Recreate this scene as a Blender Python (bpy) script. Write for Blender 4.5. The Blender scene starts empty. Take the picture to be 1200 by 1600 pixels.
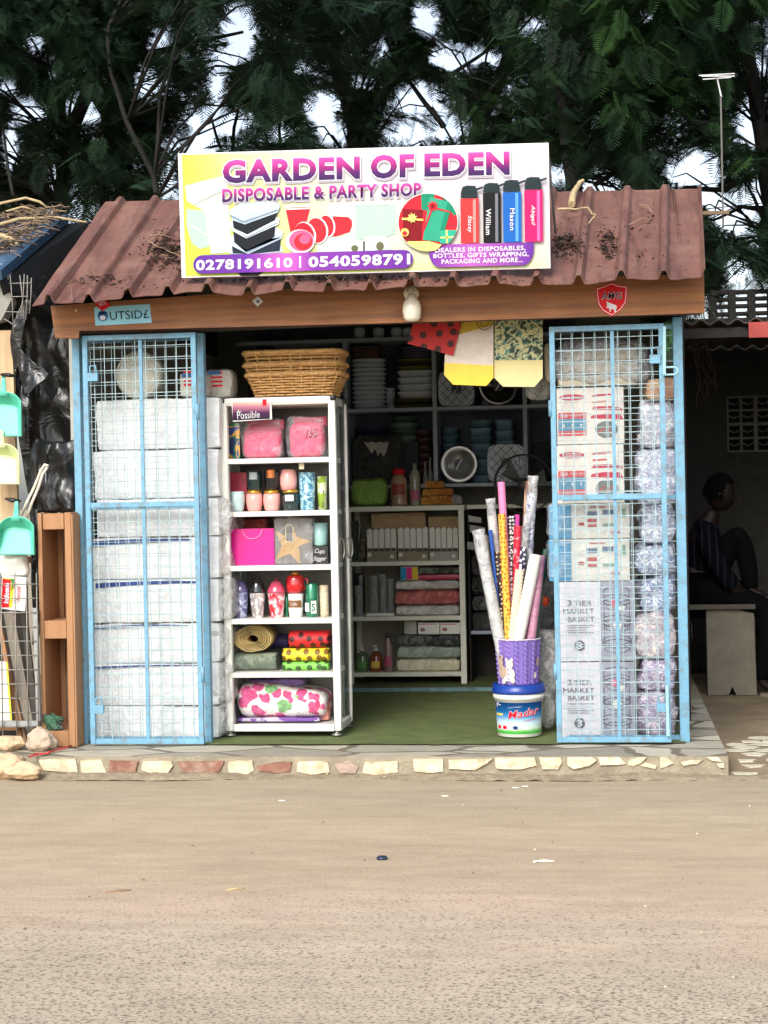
import bpy, math, random
import numpy as np
from mathutils import Vector, Matrix, noise

random.seed(7)
SC = bpy.context.scene
COL = SC.collection

# ------------------------------------------------------------------ camera
FPX = 2700.0
PSI, TH, RO = math.radians(7.4), math.radians(-.49), math.radians(1.15)
CAM = Vector((0, 0, 1.32))
FW = Vector((-math.sin(PSI) * math.cos(TH), math.cos(PSI) * math.cos(TH), math.sin(TH)))
_r = Vector((math.cos(PSI), math.sin(PSI), 0))
_u = _r.cross(FW)
UP = _u * math.cos(RO) + _r * math.sin(RO)
RT = _r * math.cos(RO) - _u * math.sin(RO)
cam = bpy.data.cameras.new('camera')
cam.sensor_fit = 'VERTICAL'; cam.sensor_height = 24; cam.lens = FPX / 1600 * 24
cam.clip_start = .1; cam.clip_end = 2000
co = bpy.data.objects.new('camera', cam); COL.objects.link(co)
M = Matrix((RT, UP, -FW)).transposed().to_4x4(); M.translation = CAM
co.matrix_world = M
SC.camera = co

# ------------------------------------------------------------------ sky and sun
SUN_EL, SUN_AZ = math.radians(37), math.radians(194)     # azimuth clockwise from +Y: behind the viewer
w = bpy.data.worlds.new('World'); SC.world = w; w.use_nodes = True
nt = w.node_tree; nt.nodes.clear()
sky = nt.nodes.new('ShaderNodeTexSky'); sky.sky_type = 'NISHITA'; sky.sun_disc = False
sky.sun_elevation = SUN_EL; sky.sun_rotation = SUN_AZ
sky.air_density = 1.0; sky.dust_density = 2.5; sky.ozone_density = 1.0
bg = nt.nodes.new('ShaderNodeBackground'); bg.inputs[1].default_value = .135
wo = nt.nodes.new('ShaderNodeOutputWorld')
hs = nt.nodes.new('ShaderNodeHueSaturation'); hs.inputs['Saturation'].default_value = .55
nt.links.new(sky.outputs[0], hs.inputs['Color']); nt.links.new(hs.outputs[0], bg.inputs[0]); nt.links.new(bg.outputs[0], wo.inputs[0])
sl = bpy.data.lights.new('sun', 'SUN'); sl.energy = 1.25; sl.angle = math.radians(28); sl.color = (1, .97, .93)
so = bpy.data.objects.new('sun', sl); COL.objects.link(so)
sd = Vector((math.sin(SUN_AZ) * math.cos(SUN_EL), math.cos(SUN_AZ) * math.cos(SUN_EL), math.sin(SUN_EL)))
so.rotation_euler = sd.to_track_quat('Z', 'Y').to_euler(); so.location = (0, -5, 12)
SC.view_settings.view_transform = 'Standard'; SC.view_settings.look = 'None'
SC.view_settings.gamma = 1; SC.view_settings.exposure = 1.0
SC.cycles.max_bounces = 8; SC.cycles.diffuse_bounces = 4; SC.cycles.transparent_max_bounces = 16
SC.cycles.caustics_reflective = False; SC.cycles.caustics_refractive = False
SC.cycles.sample_clamp_indirect = 6

# ------------------------------------------------------------------ measuring helpers
def at(px, py, Y):
    d = FW + RT * ((px - 600) / FPX) + UP * ((800 - py) / FPX)
    return CAM + d * (Y / d.y)
def onz(px, py, z):
    d = FW + RT * ((px - 600) / FPX) + UP * ((800 - py) / FPX)
    return CAM + d * ((z - CAM.z) / d.z)
def ext(x0, y0, x1, y1, Y):
    xm, ym = (x0 + x1) / 2, (y0 + y1) / 2
    return at(x0, ym, Y).x, at(x1, ym, Y).x, at(xm, y1, Y).z, at(xm, y0, Y).z
FLOOR = .085

# ------------------------------------------------------------------ materials
def lin(r, g, b):
    f = lambda c: (c / 255 / 12.92) if c / 255 <= .04045 else ((c / 255 + .055) / 1.055) ** 2.4
    return (f(r), f(g), f(b), 1)
def nodes(name):
    m = bpy.data.materials.new(name); m.use_nodes = True
    t = m.node_tree; b = t.nodes['Principled BSDF']
    return m, t, b
def nd(t, typ, **kw):
    n = t.nodes.new(typ)
    for k, v in kw.items():
        if k in ('op',): n.operation = v
        else: n.inputs[k].default_value = v
    return n
def coords(t, scale=(1, 1, 1)):
    tc = t.nodes.new('ShaderNodeTexCoord'); mp = t.nodes.new('ShaderNodeMapping')
    mp.inputs['Scale'].default_value = scale
    t.links.new(tc.outputs['Object'], mp.inputs['Vector'])
    return mp.outputs['Vector']
def ramp(t, src, stops, interp='LINEAR'):
    r = t.nodes.new('ShaderNodeValToRGB'); r.color_ramp.interpolation = interp
    e = r.color_ramp.elements
    while len(e) < len(stops): e.new(.5)
    for el, (p, c) in zip(e, stops):
        el.position = p; el.color = c if len(c) == 4 else (*c, 1)
    t.links.new(src, r.inputs[0])
    return r.outputs[0]
MC = {}
def mat(name, rgb, rough=.6, var=.15, vs=6, bump=.0, bs=40, metal=0, coat=0, stretch=(1, 1, 1), spec=.5, dirt=None, ds=2, da=.5, trans=0):
    """plain surface with tonal variation, fine bump and optional dirt patches"""
    if name in MC: return MC[name]
    m, t, b = nodes(name)
    c = lin(*rgb)
    v = coords(t, stretch)
    n = nd(t, 'ShaderNodeTexNoise', Scale=vs, Detail=5, Roughness=.6)
    t.links.new(v, n.inputs['Vector'])
    lo = tuple(x * (1 - var) for x in c[:3]); hi = tuple(min(1, x * (1 + var)) for x in c[:3])
    col = ramp(t, n.outputs[0], [(.3, lo), (.7, hi)])
    if dirt:
        n2 = nd(t, 'ShaderNodeTexNoise', Scale=ds, Detail=8, Roughness=.7)
        t.links.new(v, n2.inputs['Vector'])
        k = ramp(t, n2.outputs[0], [(.48, (0, 0, 0)), (.68, (da, da, da))])
        mx = t.nodes.new('ShaderNodeMix'); mx.data_type = 'RGBA'
        t.links.new(k, mx.inputs[0]); t.links.new(col, mx.inputs[6]); mx.inputs[7].default_value = lin(*dirt)
        col = mx.outputs[2]
    t.links.new(col, b.inputs['Base Color'])
    b.inputs['Roughness'].default_value = rough; b.inputs['Metallic'].default_value = metal
    b.inputs['Coat Weight'].default_value = coat; b.inputs['Specular IOR Level'].default_value = spec
    b.inputs['Transmission Weight'].default_value = trans
    if bump:
        n3 = nd(t, 'ShaderNodeTexNoise', Scale=bs, Detail=4)
        t.links.new(v, n3.inputs['Vector'])
        bp = nd(t, 'ShaderNodeBump', Strength=bump, Distance=.01)
        t.links.new(n3.outputs[0], bp.inputs['Height']); t.links.new(bp.outputs[0], b.inputs['Normal'])
    MC[name] = m
    return m
def wrapped(name, rgb, rgb2=None, crinkle=.8, scale=9, rough=.22, ps=14, rgb3=None, stretch=(1, 1, 1)):
    """goods seen through a crinkled glossy film; rgb2/rgb3 are printed patches"""
    if name in MC: return MC[name]
    m, t, b = nodes(name)
    v = coords(t, stretch)
    c = lin(*rgb)
    n = nd(t, 'ShaderNodeTexNoise', Scale=ps, Detail=3, Roughness=.6); t.links.new(v, n.inputs['Vector'])
    if rgb2:
        st = [(.0, c), (.47, c), (.5, lin(*rgb2))]
        if rgb3: st += [(.62, lin(*rgb3))]
        col = ramp(t, n.outputs[0], st)
    else:
        col = ramp(t, n.outputs[0], [(.3, tuple(x * .88 for x in c[:3])), (.7, c)])
    t.links.new(col, b.inputs['Base Color'])
    b.inputs['Roughness'].default_value = .6
    b.inputs['Coat Weight'].default_value = 1; b.inputs['Coat Roughness'].default_value = rough * .8; b.inputs['Coat IOR'].default_value = 1.9
    w1 = nd(t, 'ShaderNodeTexNoise', Scale=scale, Detail=6, Roughness=.62, Distortion=1.2); t.links.new(v, w1.inputs['Vector'])
    w2 = t.nodes.new('ShaderNodeTexVoronoi'); w2.inputs['Scale'].default_value = scale * 2.2; w2.feature = 'DISTANCE_TO_EDGE'
    t.links.new(v, w2.inputs['Vector'])
    ad = t.nodes.new('ShaderNodeMath'); ad.operation = 'MULTIPLY_ADD'; ad.inputs[1].default_value = .35
    t.links.new(w2.outputs[0], ad.inputs[0]); t.links.new(w1.outputs[0], ad.inputs[2])
    bp = nd(t, 'ShaderNodeBump', Strength=min(1, crinkle), Distance=.12)
    t.links.new(ad.outputs[0], bp.inputs['Height'])
    t.links.new(bp.outputs[0], b.inputs['Coat Normal'])
    bp2 = nd(t, 'ShaderNodeBump', Strength=crinkle * .5, Distance=.04)
    t.links.new(ad.outputs[0], bp2.inputs['Height']); t.links.new(bp2.outputs[0], b.inputs['Normal'])
    MC[name] = m
    return m
def film(name='clear_film', op=.16, tint=(235, 240, 245), scale=14, rough=.12):
    """thin clear plastic, crumpled: mostly see-through with bright creases"""
    if name in MC: return MC[name]
    m, t, b = nodes(name)
    v = coords(t)
    b.inputs['Base Color'].default_value = lin(*tint); b.inputs['Roughness'].default_value = rough
    b.inputs['Specular IOR Level'].default_value = 1
    w1 = nd(t, 'ShaderNodeTexNoise', Scale=scale, Detail=6, Roughness=.6, Distortion=1.5); t.links.new(v, w1.inputs['Vector'])
    bp = nd(t, 'ShaderNodeBump', Strength=1, Distance=.05); t.links.new(w1.outputs[0], bp.inputs['Height'])
    t.links.new(bp.outputs[0], b.inputs['Normal'])
    fac = ramp(t, w1.outputs[0], [(.4, (op * .5,) * 3), (.55, (op * 1.2,) * 3), (.75, (min(1, op * 2.6),) * 3)])
    tr = t.nodes.new('ShaderNodeBsdfTransparent'); mx = t.nodes.new('ShaderNodeMixShader')
    t.links.new(fac, mx.inputs[0]); t.links.new(tr.outputs[0], mx.inputs[1]); t.links.new(b.outputs[0], mx.inputs[2])
    t.links.new(mx.outputs[0], t.nodes['Material Output'].inputs[0])
    MC[name] = m
    return m
def glass(name, rgb, op=.35, rough=.05, edge=1):
    """thin moulded clear plastic or glass wall"""
    if name in MC: return MC[name]
    m, t, b = nodes(name)
    b.inputs['Base Color'].default_value = lin(*rgb); b.inputs['Roughness'].default_value = rough
    tr = t.nodes.new('ShaderNodeBsdfTransparent'); mx = t.nodes.new('ShaderNodeMixShader'); mx.inputs[0].default_value = op
    lw = nd(t, 'ShaderNodeLayerWeight', Blend=.3)
    ad = t.nodes.new('ShaderNodeMath'); ad.use_clamp = True; ad.operation = 'MULTIPLY_ADD'; ad.inputs[1].default_value = edge; ad.inputs[2].default_value = op; ad2 = t.nodes.new('ShaderNodeMath'); 
    t.links.new(lw.outputs['Facing'], ad.inputs[0]); t.links.new(ad.outputs[0], mx.inputs[0])
    t.links.new(tr.outputs[0], mx.inputs[1]); t.links.new(b.outputs[0], mx.inputs[2])
    t.links.new(mx.outputs[0], t.nodes['Material Output'].inputs[0])
    MC[name] = m
    return m
def dots(name, base, dot, scale=18, size=.28, rough=.6, coat=0):
    """printed polka dots"""
    if name in MC: return MC[name]
    m, t, b = nodes(name)
    v = coords(t)
    vo = t.nodes.new('ShaderNodeTexVoronoi'); vo.inputs['Scale'].default_value = scale; vo.inputs['Randomness'].default_value = .55
    vo.voronoi_dimensions = '2D'
    sx = t.nodes.new('ShaderNodeSeparateXYZ'); cb = t.nodes.new('ShaderNodeCombineXYZ')
    t.links.new(v, sx.inputs[0]); t.links.new(sx.outputs[0], cb.inputs[0]); t.links.new(sx.outputs[2], cb.inputs[1])
    t.links.new(cb.outputs[0], vo.inputs['Vector'])
    col = ramp(t, vo.outputs['Distance'], [(0, lin(*dot)), (size, lin(*dot)), (size + .03, lin(*base))])
    t.links.new(col, b.inputs['Base Color']); b.inputs['Roughness'].default_value = rough; b.inputs['Coat Weight'].default_value = coat
    b.inputs['Coat Roughness'].default_value = .15
    MC[name] = m
    return m
def blotch(name, stops, scale=20, rough=.6, detail=2, coat=0, interp='CONSTANT'):
    """printed irregular patches in several colours"""
    if name in MC: return MC[name]
    m, t, b = nodes(name)
    v = coords(t)
    n = nd(t, 'ShaderNodeTexNoise', Scale=scale, Detail=detail, Roughness=.5, Distortion=.6); t.links.new(v, n.inputs['Vector'])
    col = ramp(t, n.outputs[0], [(p, lin(*c)) for p, c in stops], interp)
    t.links.new(col, b.inputs['Base Color']); b.inputs['Roughness'].default_value = rough; b.inputs['Coat Weight'].default_value = coat
    b.inputs['Coat Roughness'].default_value = .1
    MC[name] = m
    return m
def grad(name, stops, axis='attr', rough=.4):
    """printed colour run along the 'grad' attribute"""
    if name in MC: return MC[name]
    m, t, b = nodes(name)
    a = t.nodes.new('ShaderNodeAttribute'); a.attribute_name = 'grad'
    t.links.new(ramp(t, a.outputs['Fac'], [(p, lin(*c)) for p, c in stops]), b.inputs['Base Color'])
    b.inputs['Roughness'].default_value = rough; b.inputs['Specular IOR Level'].default_value = .2
    MC[name] = m
    return m

# ------------------------------------------------------------------ mesh builder
ORG = {}
class MB:
    def __init__(s): s.v = []; s.f = []; s.m = []; s.s = []; s.g = {}
    def face(s, pts, mi=0, sm=False):
        i = len(s.v); s.v += [tuple(p) for p in pts]; s.f.append(tuple(range(i, i + len(pts)))); s.m.append(mi); s.s.append(sm)
    def box(s, x0, x1, y0, y1, z0, z1, mi=0):
        if x0 > x1: x0, x1 = x1, x0
        i = len(s.v)
        s.v += [(x0, y0, z0), (x1, y0, z0), (x1, y1, z0), (x0, y1, z0), (x0, y0, z1), (x1, y0, z1), (x1, y1, z1), (x0, y1, z1)]
        for q in ((0, 3, 2, 1), (4, 5, 6, 7), (0, 1, 5, 4), (1, 2, 6, 5), (2, 3, 7, 6), (3, 0, 4, 7)):
            s.f.append(tuple(i + k for k in q)); s.m.append(mi); s.s.append(False)
        return s
    def bar(s, p, q, w, h=None, mi=0, up=(0, 0, 1)):
        p, q = Vector(p), Vector(q); h = h or w
        d = (q - p).normalized(); u = Vector(up)
        if abs(d.dot(u)) > .95: u = Vector((0, 1, 0))
        a = d.cross(u).normalized() * w / 2; b = a.cross(d).normalized() * h / 2
        i = len(s.v)
        for c in (p, q): s.v += [tuple(c - a - b), tuple(c + a - b), tuple(c + a + b), tuple(c - a + b)]
        for k in ((3, 2, 1, 0), (4, 5, 6, 7), (0, 1, 5, 4), (1, 2, 6, 5), (2, 3, 7, 6), (3, 0, 4, 7)):
            s.f.append(tuple(i + j for j in k)); s.m.append(mi); s.s.append(False)
        return s
    def tube(s, pts, r, n=8, mi=0, cap=True, closed=False):
        pts = [Vector(p) for p in pts]; L = len(pts)
        rs = r if isinstance(r, (list, tuple)) else [r] * L
        i0 = len(s.v); prev = None
        for k, p in enumerate(pts):
            if closed: d = pts[(k + 1) % L] - pts[k - 1]
            else: d = pts[min(k + 1, L - 1)] - pts[max(k - 1, 0)]
            d = d.normalized() if d.length > 1e-9 else Vector((0, 0, 1))
            if prev is None:
                u = Vector((0, 0, 1)) if abs(d.z) < .9 else Vector((1, 0, 0))
                a = d.cross(u).normalized()
            else:
                a = prev - d * prev.dot(d)
                a = a.normalized() if a.length > 1e-6 else d.cross(Vector((0, 1, 0))).normalized()
            prev = a; b = d.cross(a)
            for j in range(n):
                t = 2 * math.pi * j / n
                s.v.append(tuple(p + (a * math.cos(t) + b * math.sin(t)) * rs[k]))
        for k in range(L if closed else L - 1):
            k2 = (k + 1) % L
            for j in range(n):
                j2 = (j + 1) % n
                s.f.append((i0 + k * n + j, i0 + k * n + j2, i0 + k2 * n + j2, i0 + k2 * n + j)); s.m.append(mi); s.s.append(True)
        if cap and not closed:
            s.f.append(tuple(i0 + j for j in range(n))[::-1]); s.m.append(mi); s.s.append(False)
            s.f.append(tuple(i0 + (L - 1) * n + j for j in range(n))); s.m.append(mi); s.s.append(False)
        return s
    def lathe(s, cx, cy, prof, n=24, mi=0, z0=0, cap=True, sq=0):
        """prof = [(r, z)] or [(r, z, mi)]"""
        i0 = len(s.v); L = len(prof)
        for p in prof:
            for j in range(n):
                t = 2 * math.pi * j / n; c, q = math.cos(t), math.sin(t)
                k = 1.0
                if sq: k = 1 / (abs(c) ** sq + abs(q) ** sq) ** (1 / sq)
                s.v.append((cx + c * k * p[0], cy + q * k * p[0], z0 + p[1]))
        for k in range(L - 1):
            for j in range(n):
                j2 = (j + 1) % n
                s.f.append((i0 + k * n + j, i0 + k * n + j2, i0 + (k + 1) * n + j2, i0 + (k + 1) * n + j))
                s.m.append(prof[k + 1][2] if len(prof[k + 1]) > 2 else mi); s.s.append(True)
        if cap:
            s.f.append(tuple(i0 + j for j in range(n))[::-1]); s.m.append(mi); s.s.append(False)
            s.f.append(tuple(i0 + (L - 1) * n + j for j in range(n))); s.m.append(prof[-1][2] if len(prof[-1]) > 2 else mi); s.s.append(False)
        return s
    def grid(s, fn, nu, nv, mi=0, sm=True):
        i0 = len(s.v)
        for a in range(nu + 1):
            for b in range(nv + 1): s.v.append(tuple(fn(a / nu, b / nv)))
        for a in range(nu):
            for b in range(nv):
                k = i0 + a * (nv + 1) + b
                s.f.append((k, k + nv + 1, k + nv + 2, k + 1)); s.m.append(mi(a / nu, b / nv) if callable(mi) else mi); s.s.append(sm)
        return s
    def pillow(s, x0, x1, y0, y1, z0, z1, r=.03, wob=.006, seed=0, res=.03, mi=0, sag=0, freq=9):
        """soft rounded pack"""
        c = Vector(((x0 + x1) / 2, (y0 + y1) / 2, (z0 + z1) / 2)); h = Vector((abs(x1 - x0) / 2, abs(y1 - y0) / 2, (z1 - z0) / 2))
        r = min(r, h.x, h.y, h.z); so_ = Vector((seed * 3.7, seed * 1.3, seed * 2.1))
        def P(p):
            q = Vector((max(-h.x + r, min(h.x - r, p.x)), max(-h.y + r, min(h.y - r, p.y)), max(-h.z + r, min(h.z - r, p.z))))
            d = p - q
            if d.length > 1e-9: p = q + d.normalized() * r
            w_ = noise.noise_vector((p + c + so_) * freq) * wob
            lim = 1 if p.z > -h.z + r * .5 else 0
            p = p + Vector((w_.x, w_.y, w_.z * lim))
            if sag: p.z -= sag * (p.x / max(h.x, 1e-6)) ** 2 * (1 if p.z > 0 else 0)
            return c + p
        n = [max(3, min(16, int(2 * k / res))) for k in h]
        for ax in range(3):
            a, b = [(1, 2), (2, 0), (0, 1)][ax]
            for sg in (-1, 1):
                def fn(u, v):
                    p = Vector((0, 0, 0)); p[ax] = sg * h[ax]
                    uu = u if sg > 0 else 1 - u
                    p[a] = (2 * uu - 1) * h[a]; p[b] = (2 * v - 1) * h[b]
                    return P(p)
                s.grid(fn, n[a], n[b], mi)
        return s
    def prism(s, pts, fn, t, mi=0, side=None):
        """outline pts through fn(p, depth) with thickness t"""
        i = len(s.v); n = len(pts)
        s.v += [tuple(fn(p, 0)) for p in pts] + [tuple(fn(p, t)) for p in pts]
        s.f.append(tuple(range(i, i + n))); s.m.append(mi); s.s.append(False)
        s.f.append(tuple(range(i + n, i + 2 * n))[::-1]); s.m.append(mi if side is None else side); s.s.append(False)
        for k in range(n):
            k2 = (k + 1) % n
            s.f.append((i + k2, i + k, i + n + k, i + n + k2)); s.m.append(mi if side is None else side); s.s.append(False)
        return s
    def build(s, name, mats, parent=None, loc=None, bevel=0, label=None):
        if not isinstance(mats, (list, tuple)): mats = [mats]
        V = np.array(s.v, dtype=np.float32).reshape(-1, 3)
        if parent is not None: loc = ORG[parent]
        elif loc is None:
            mn, mx = V.min(0), V.max(0); loc = Vector(((mn[0] + mx[0]) / 2, (mn[1] + mx[1]) / 2, mn[2]))
        loc = Vector(loc)
        me = bpy.data.meshes.new(name)
        me.from_pydata([tuple(x) for x in (V - np.array(loc, dtype=np.float32))], [], s.f)
        for m_ in mats: me.materials.append(m_)
        me.polygons.foreach_set('material_index', s.m)
        me.polygons.foreach_set('use_smooth', s.s)
        if 'grad' in s.g:
            a = me.attributes.new('grad', 'FLOAT', 'POINT'); a.data.foreach_set('value', s.g['grad'])
        me.update()
        o = bpy.data.objects.new(name, me); COL.objects.link(o)
        ORG[o] = loc
        if parent is not None: o.parent = parent
        else: o.location = loc
        if label: o['label'] = label
        if bevel:
            b = o.modifiers.new('bevel', 'BEVEL'); b.width = bevel; b.segments = 2; b.limit_method = 'ANGLE'
        return o
def tag(o, label=None, cat=None, group=None, kind=None):
    if label: o['label'] = label
    if cat: o['category'] = cat
    if group: o['group'] = group
    if kind: o['kind'] = kind
    return o
def thing(name, label, cat, loc, group=None, kind=None):
    o = bpy.data.objects.new(name, None); COL.objects.link(o); o.location = loc; o.empty_display_size = .1
    ORG[o] = Vector(loc)
    return tag(o, label, cat, group, kind)
def quadmap(tl, tr, bl, br, fn):
    def g(u, v):
        x = (bl[0] * (1 - u) + br[0] * u) * (1 - v) + (tl[0] * (1 - u) + tr[0] * u) * v
        y = (bl[1] * (1 - u) + br[1] * u) * (1 - v) + (tl[1] * (1 - u) + tr[1] * u) * v
        return fn(x, y)
    return g
def text(s, mapf, mt, parent, bold=.02, name='lettering', grow=0, italic=0, label=None):
    """lettering as a mesh fitted to the unit square of mapf; grow pads an outline"""
    cu = bpy.data.curves.new('t', 'FONT'); cu.body = s; cu.size = 1; cu.resolution_u = 3; cu.offset = bold; cu.shear = italic; cu.space_character = 1.09 if bold > .003 else 1
    o = bpy.data.objects.new('t', cu); COL.objects.link(o)
    bpy.context.view_layer.update()
    me = bpy.data.meshes.new_from_object(o.evaluated_get(bpy.context.evaluated_depsgraph_get()))
    bpy.data.objects.remove(o); bpy.data.curves.remove(cu)
    n = len(me.vertices); V = np.zeros(n * 3); me.vertices.foreach_get('co', V); V = V.reshape(-1, 3)
    mn, mx = V.min(0), V.max(0)
    if grow:   # fit by the letters themselves, the outline overhangs them evenly
        mn = mn + grow; mx = mx - grow
    U = (V - mn) / np.maximum(mx - mn, 1e-6)
    org = ORG[parent]
    # neighbouring letters that overlap are set at slightly different heights
    par = list(range(n))
    def root(i):
        while par[i] != i: par[i] = par[par[i]]; i = par[i]
        return i
    for e in me.edges: par[root(e.vertices[0])] = root(e.vertices[1])
    isl = {}
    for i in range(n): isl.setdefault(root(i), []).append(i)
    lay = {}
    for k, (r_, ii) in enumerate(sorted(isl.items(), key=lambda q: min(V[j, 0] for j in q[1]))):
        for j in ii: lay[j] = k % 3
    for i, v in enumerate(me.vertices): v.co = Vector(mapf(U[i, 0], U[i, 1])) - org - Vector((0, .00035 * lay[i], 0))
    a = me.attributes.new('grad', 'FLOAT', 'POINT'); a.data.foreach_set('value', U[:, 1].clip(0, 1).astype(np.float32))
    me.name = name; me.materials.clear(); me.materials.append(mt)
    ob = bpy.data.objects.new(name, me); COL.objects.link(ob); ob.parent = parent; ORG[ob] = org
    if label: ob['label'] = label
    return ob
def disc(cx, cy, rx, ry, n=24, rot=0):
    return [(cx + rx * math.cos(2 * math.pi * k / n) * math.cos(rot) - ry * math.sin(2 * math.pi * k / n) * math.sin(rot),
             cy + rx * math.cos(2 * math.pi * k / n) * math.sin(rot) + ry * math.sin(2 * math.pi * k / n) * math.cos(rot)) for k in range(n)]
# ================================================================== THE GROUND
def asphalt():
    m, t, b = nodes('dusty_asphalt')
    tc = t.nodes.new('ShaderNodeTexCoord'); v = tc.outputs['Object']
    sx = t.nodes.new('ShaderNodeSeparateXYZ'); t.links.new(v, sx.inputs[0])
    n1 = nd(t, 'ShaderNodeTexNoise', Scale=1.3, Detail=6, Roughness=.6)
    mp = t.nodes.new('ShaderNodeMapping'); mp.inputs['Scale'].default_value = (.35, 1.2, 1); t.links.new(v, mp.inputs[0]); t.links.new(mp.outputs[0], n1.inputs[0])
    # how far the sand has drifted over the seal, by distance from the kerb
    ma = t.nodes.new('ShaderNodeMath'); ma.operation = 'MULTIPLY_ADD'; ma.inputs[1].default_value = 1.6
    t.links.new(n1.outputs[0], ma.inputs[0]); t.links.new(sx.outputs[1], ma.inputs[2])
    mr = t.nodes.new('ShaderNodeMapRange'); mr.inputs[1].default_value = 4.0; mr.inputs[2].default_value = 9.5
    t.links.new(ma.outputs[0], mr.inputs[0])
    col = ramp(t, mr.outputs[0], [(.0, lin(182, 170, 152)), (.32, lin(188, 173, 152)), (.40, lin(192, 170, 148)), (.52, lin(182, 162, 138)), (.66, lin(184, 166, 140)), (.80, lin(172, 158, 134)), (.9, lin(174, 159, 134))])
    n2 = nd(t, 'ShaderNodeTexNoise', Scale=9, Detail=8, Roughness=.75); t.links.new(mp.outputs[0], n2.inputs[0])
    k2 = ramp(t, n2.outputs[0], [(.3, (.82, .82, .82)), (.7, (1.1, 1.1, 1.1))])
    m1 = t.nodes.new('ShaderNodeMix'); m1.data_type = 'RGBA'; m1.blend_type = 'MULTIPLY'; m1.inputs[0].default_value = 1
    t.links.new(col, m1.inputs[6]); t.links.new(k2, m1.inputs[7])
    # long faint tyre and wash marks
    mpt = t.nodes.new('ShaderNodeMapping'); mpt.inputs['Scale'].default_value = (.3, 2.2, 1); mpt.inputs['Rotation'].default_value = (0, 0, .03); t.links.new(v, mpt.inputs[0])
    nt_ = nd(t, 'ShaderNodeTexNoise', Scale=2.2, Detail=9, Roughness=.72, Distortion=.4); t.links.new(mpt.outputs[0], nt_.inputs[0])
    kt = ramp(t, nt_.outputs[0], [(.35, (.91, .905, .89)), (.55, (1.0, 1.0, 1.0)), (.7, (1.05, 1.045, 1.035))])
    mt_ = t.nodes.new('ShaderNodeMix'); mt_.data_type = 'RGBA'; mt_.blend_type = 'MULTIPLY'; mt_.inputs[0].default_value = 1; t.links.new(m1.outputs[2], mt_.inputs[6]); t.links.new(kt, mt_.inputs[7]); m1 = mt_
    # open pits between the stones, fewer where the sand lies
    vo = nd(t, 'ShaderNodeTexVoronoi', Scale=62); vo.feature = 'F1'
    mpv = t.nodes.new('ShaderNodeMapping'); mpv.inputs['Scale'].default_value = (.8, 1, 1); t.links.new(v, mpv.inputs[0]); t.links.new(mpv.outputs[0], vo.inputs['Vector'])
    n3 = nd(t, 'ShaderNodeTexNoise', Scale=96, Detail=3, Roughness=.6); t.links.new(mpv.outputs[0], n3.inputs[0])
    thr = ramp(t, mr.outputs[0], [(.10, (.505,) * 3), (.26, (.54,) * 3), (.50, (.64,) * 3), (.8, (.69,) * 3)])
    sb = t.nodes.new('ShaderNodeMath'); sb.operation = 'SUBTRACT'; t.links.new(n3.outputs[0], sb.inputs[0]); t.links.new(thr, sb.inputs[1])
    pit = ramp(t, sb.outputs[0], [(0, (0, 0, 0)), (.05, (.66, .66, .66))])
    m2 = t.nodes.new('ShaderNodeMix'); m2.data_type = 'RGBA'
    t.links.new(pit, m2.inputs[0]); t.links.new(m1.outputs[2], m2.inputs[6]); m2.inputs[7].default_value = lin(78, 60, 44)
    # pale stones
    ng = nd(t, 'ShaderNodeTexNoise', Scale=210, Detail=4, Roughness=.8); t.links.new(v, ng.inputs[0]); kg = ramp(t, ng.outputs[0], [(.32, (.74, .73, .71)), (.5, (1, 1, 1)), (.68, (1.16, 1.15, 1.13))])
    mg = t.nodes.new('ShaderNodeMix'); mg.data_type = 'RGBA'; mg.blend_type = 'MULTIPLY'; mg.inputs[0].default_value = 1; t.links.new(m2.outputs[2], mg.inputs[6]); t.links.new(kg, mg.inputs[7]); m2 = mg
    n4 = nd(t, 'ShaderNodeTexNoise', Scale=110, Detail=2); t.links.new(v, n4.inputs[0])
    lt = ramp(t, n4.outputs[0], [(.62, (0, 0, 0)), (.72, (.45, .45, .45))])
    m3 = t.nodes.new('ShaderNodeMix'); m3.data_type = 'RGBA'
    t.links.new(lt, m3.inputs[0]); t.links.new(m2.outputs[2], m3.inputs[6]); m3.inputs[7].default_value = lin(196, 186, 170)
    t.links.new(m3.outputs[2], b.inputs['Base Color']); b.inputs['Roughness'].default_value = .93; b.inputs['Specular IOR Level'].default_value = .2
    bp = nd(t, 'ShaderNodeBump', Strength=.5, Distance=.006); t.links.new(n3.outputs[0], bp.inputs['Height']); t.links.new(bp.outputs[0], b.inputs['Normal'])
    return m
M_road = asphalt()
g = MB()
def gz(x, y): return .012 * noise.noise(Vector((x * .8, y * 1.4, 3))) * (1 if 3 < y < 8.3 else 0)
xs = [-300, -60, -12] + [-4 + k * .1 for k in range(0, 71)] + [12, 60, 300]
ys = [-60, -8, 2] + [3.6 + k * .1 for k in range(0, 50)] + [14, 30, 90, 400]
i0 = 0
for y in ys:
    for x in xs: g.v.append((x, y, gz(x, y) - .006))
nx = len(xs)
for j in range(len(ys) - 1):
    for i in range(nx - 1):
        k = j * nx + i; g.f.append((k, k + 1, k + nx + 1, k + nx)); g.m.append(0); g.s.append(True)
tag(g.build('road', M_road, loc=(0, 0, 0)), kind='structure', label='dusty grey brown asphalt road with worn pitted surface')

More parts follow.
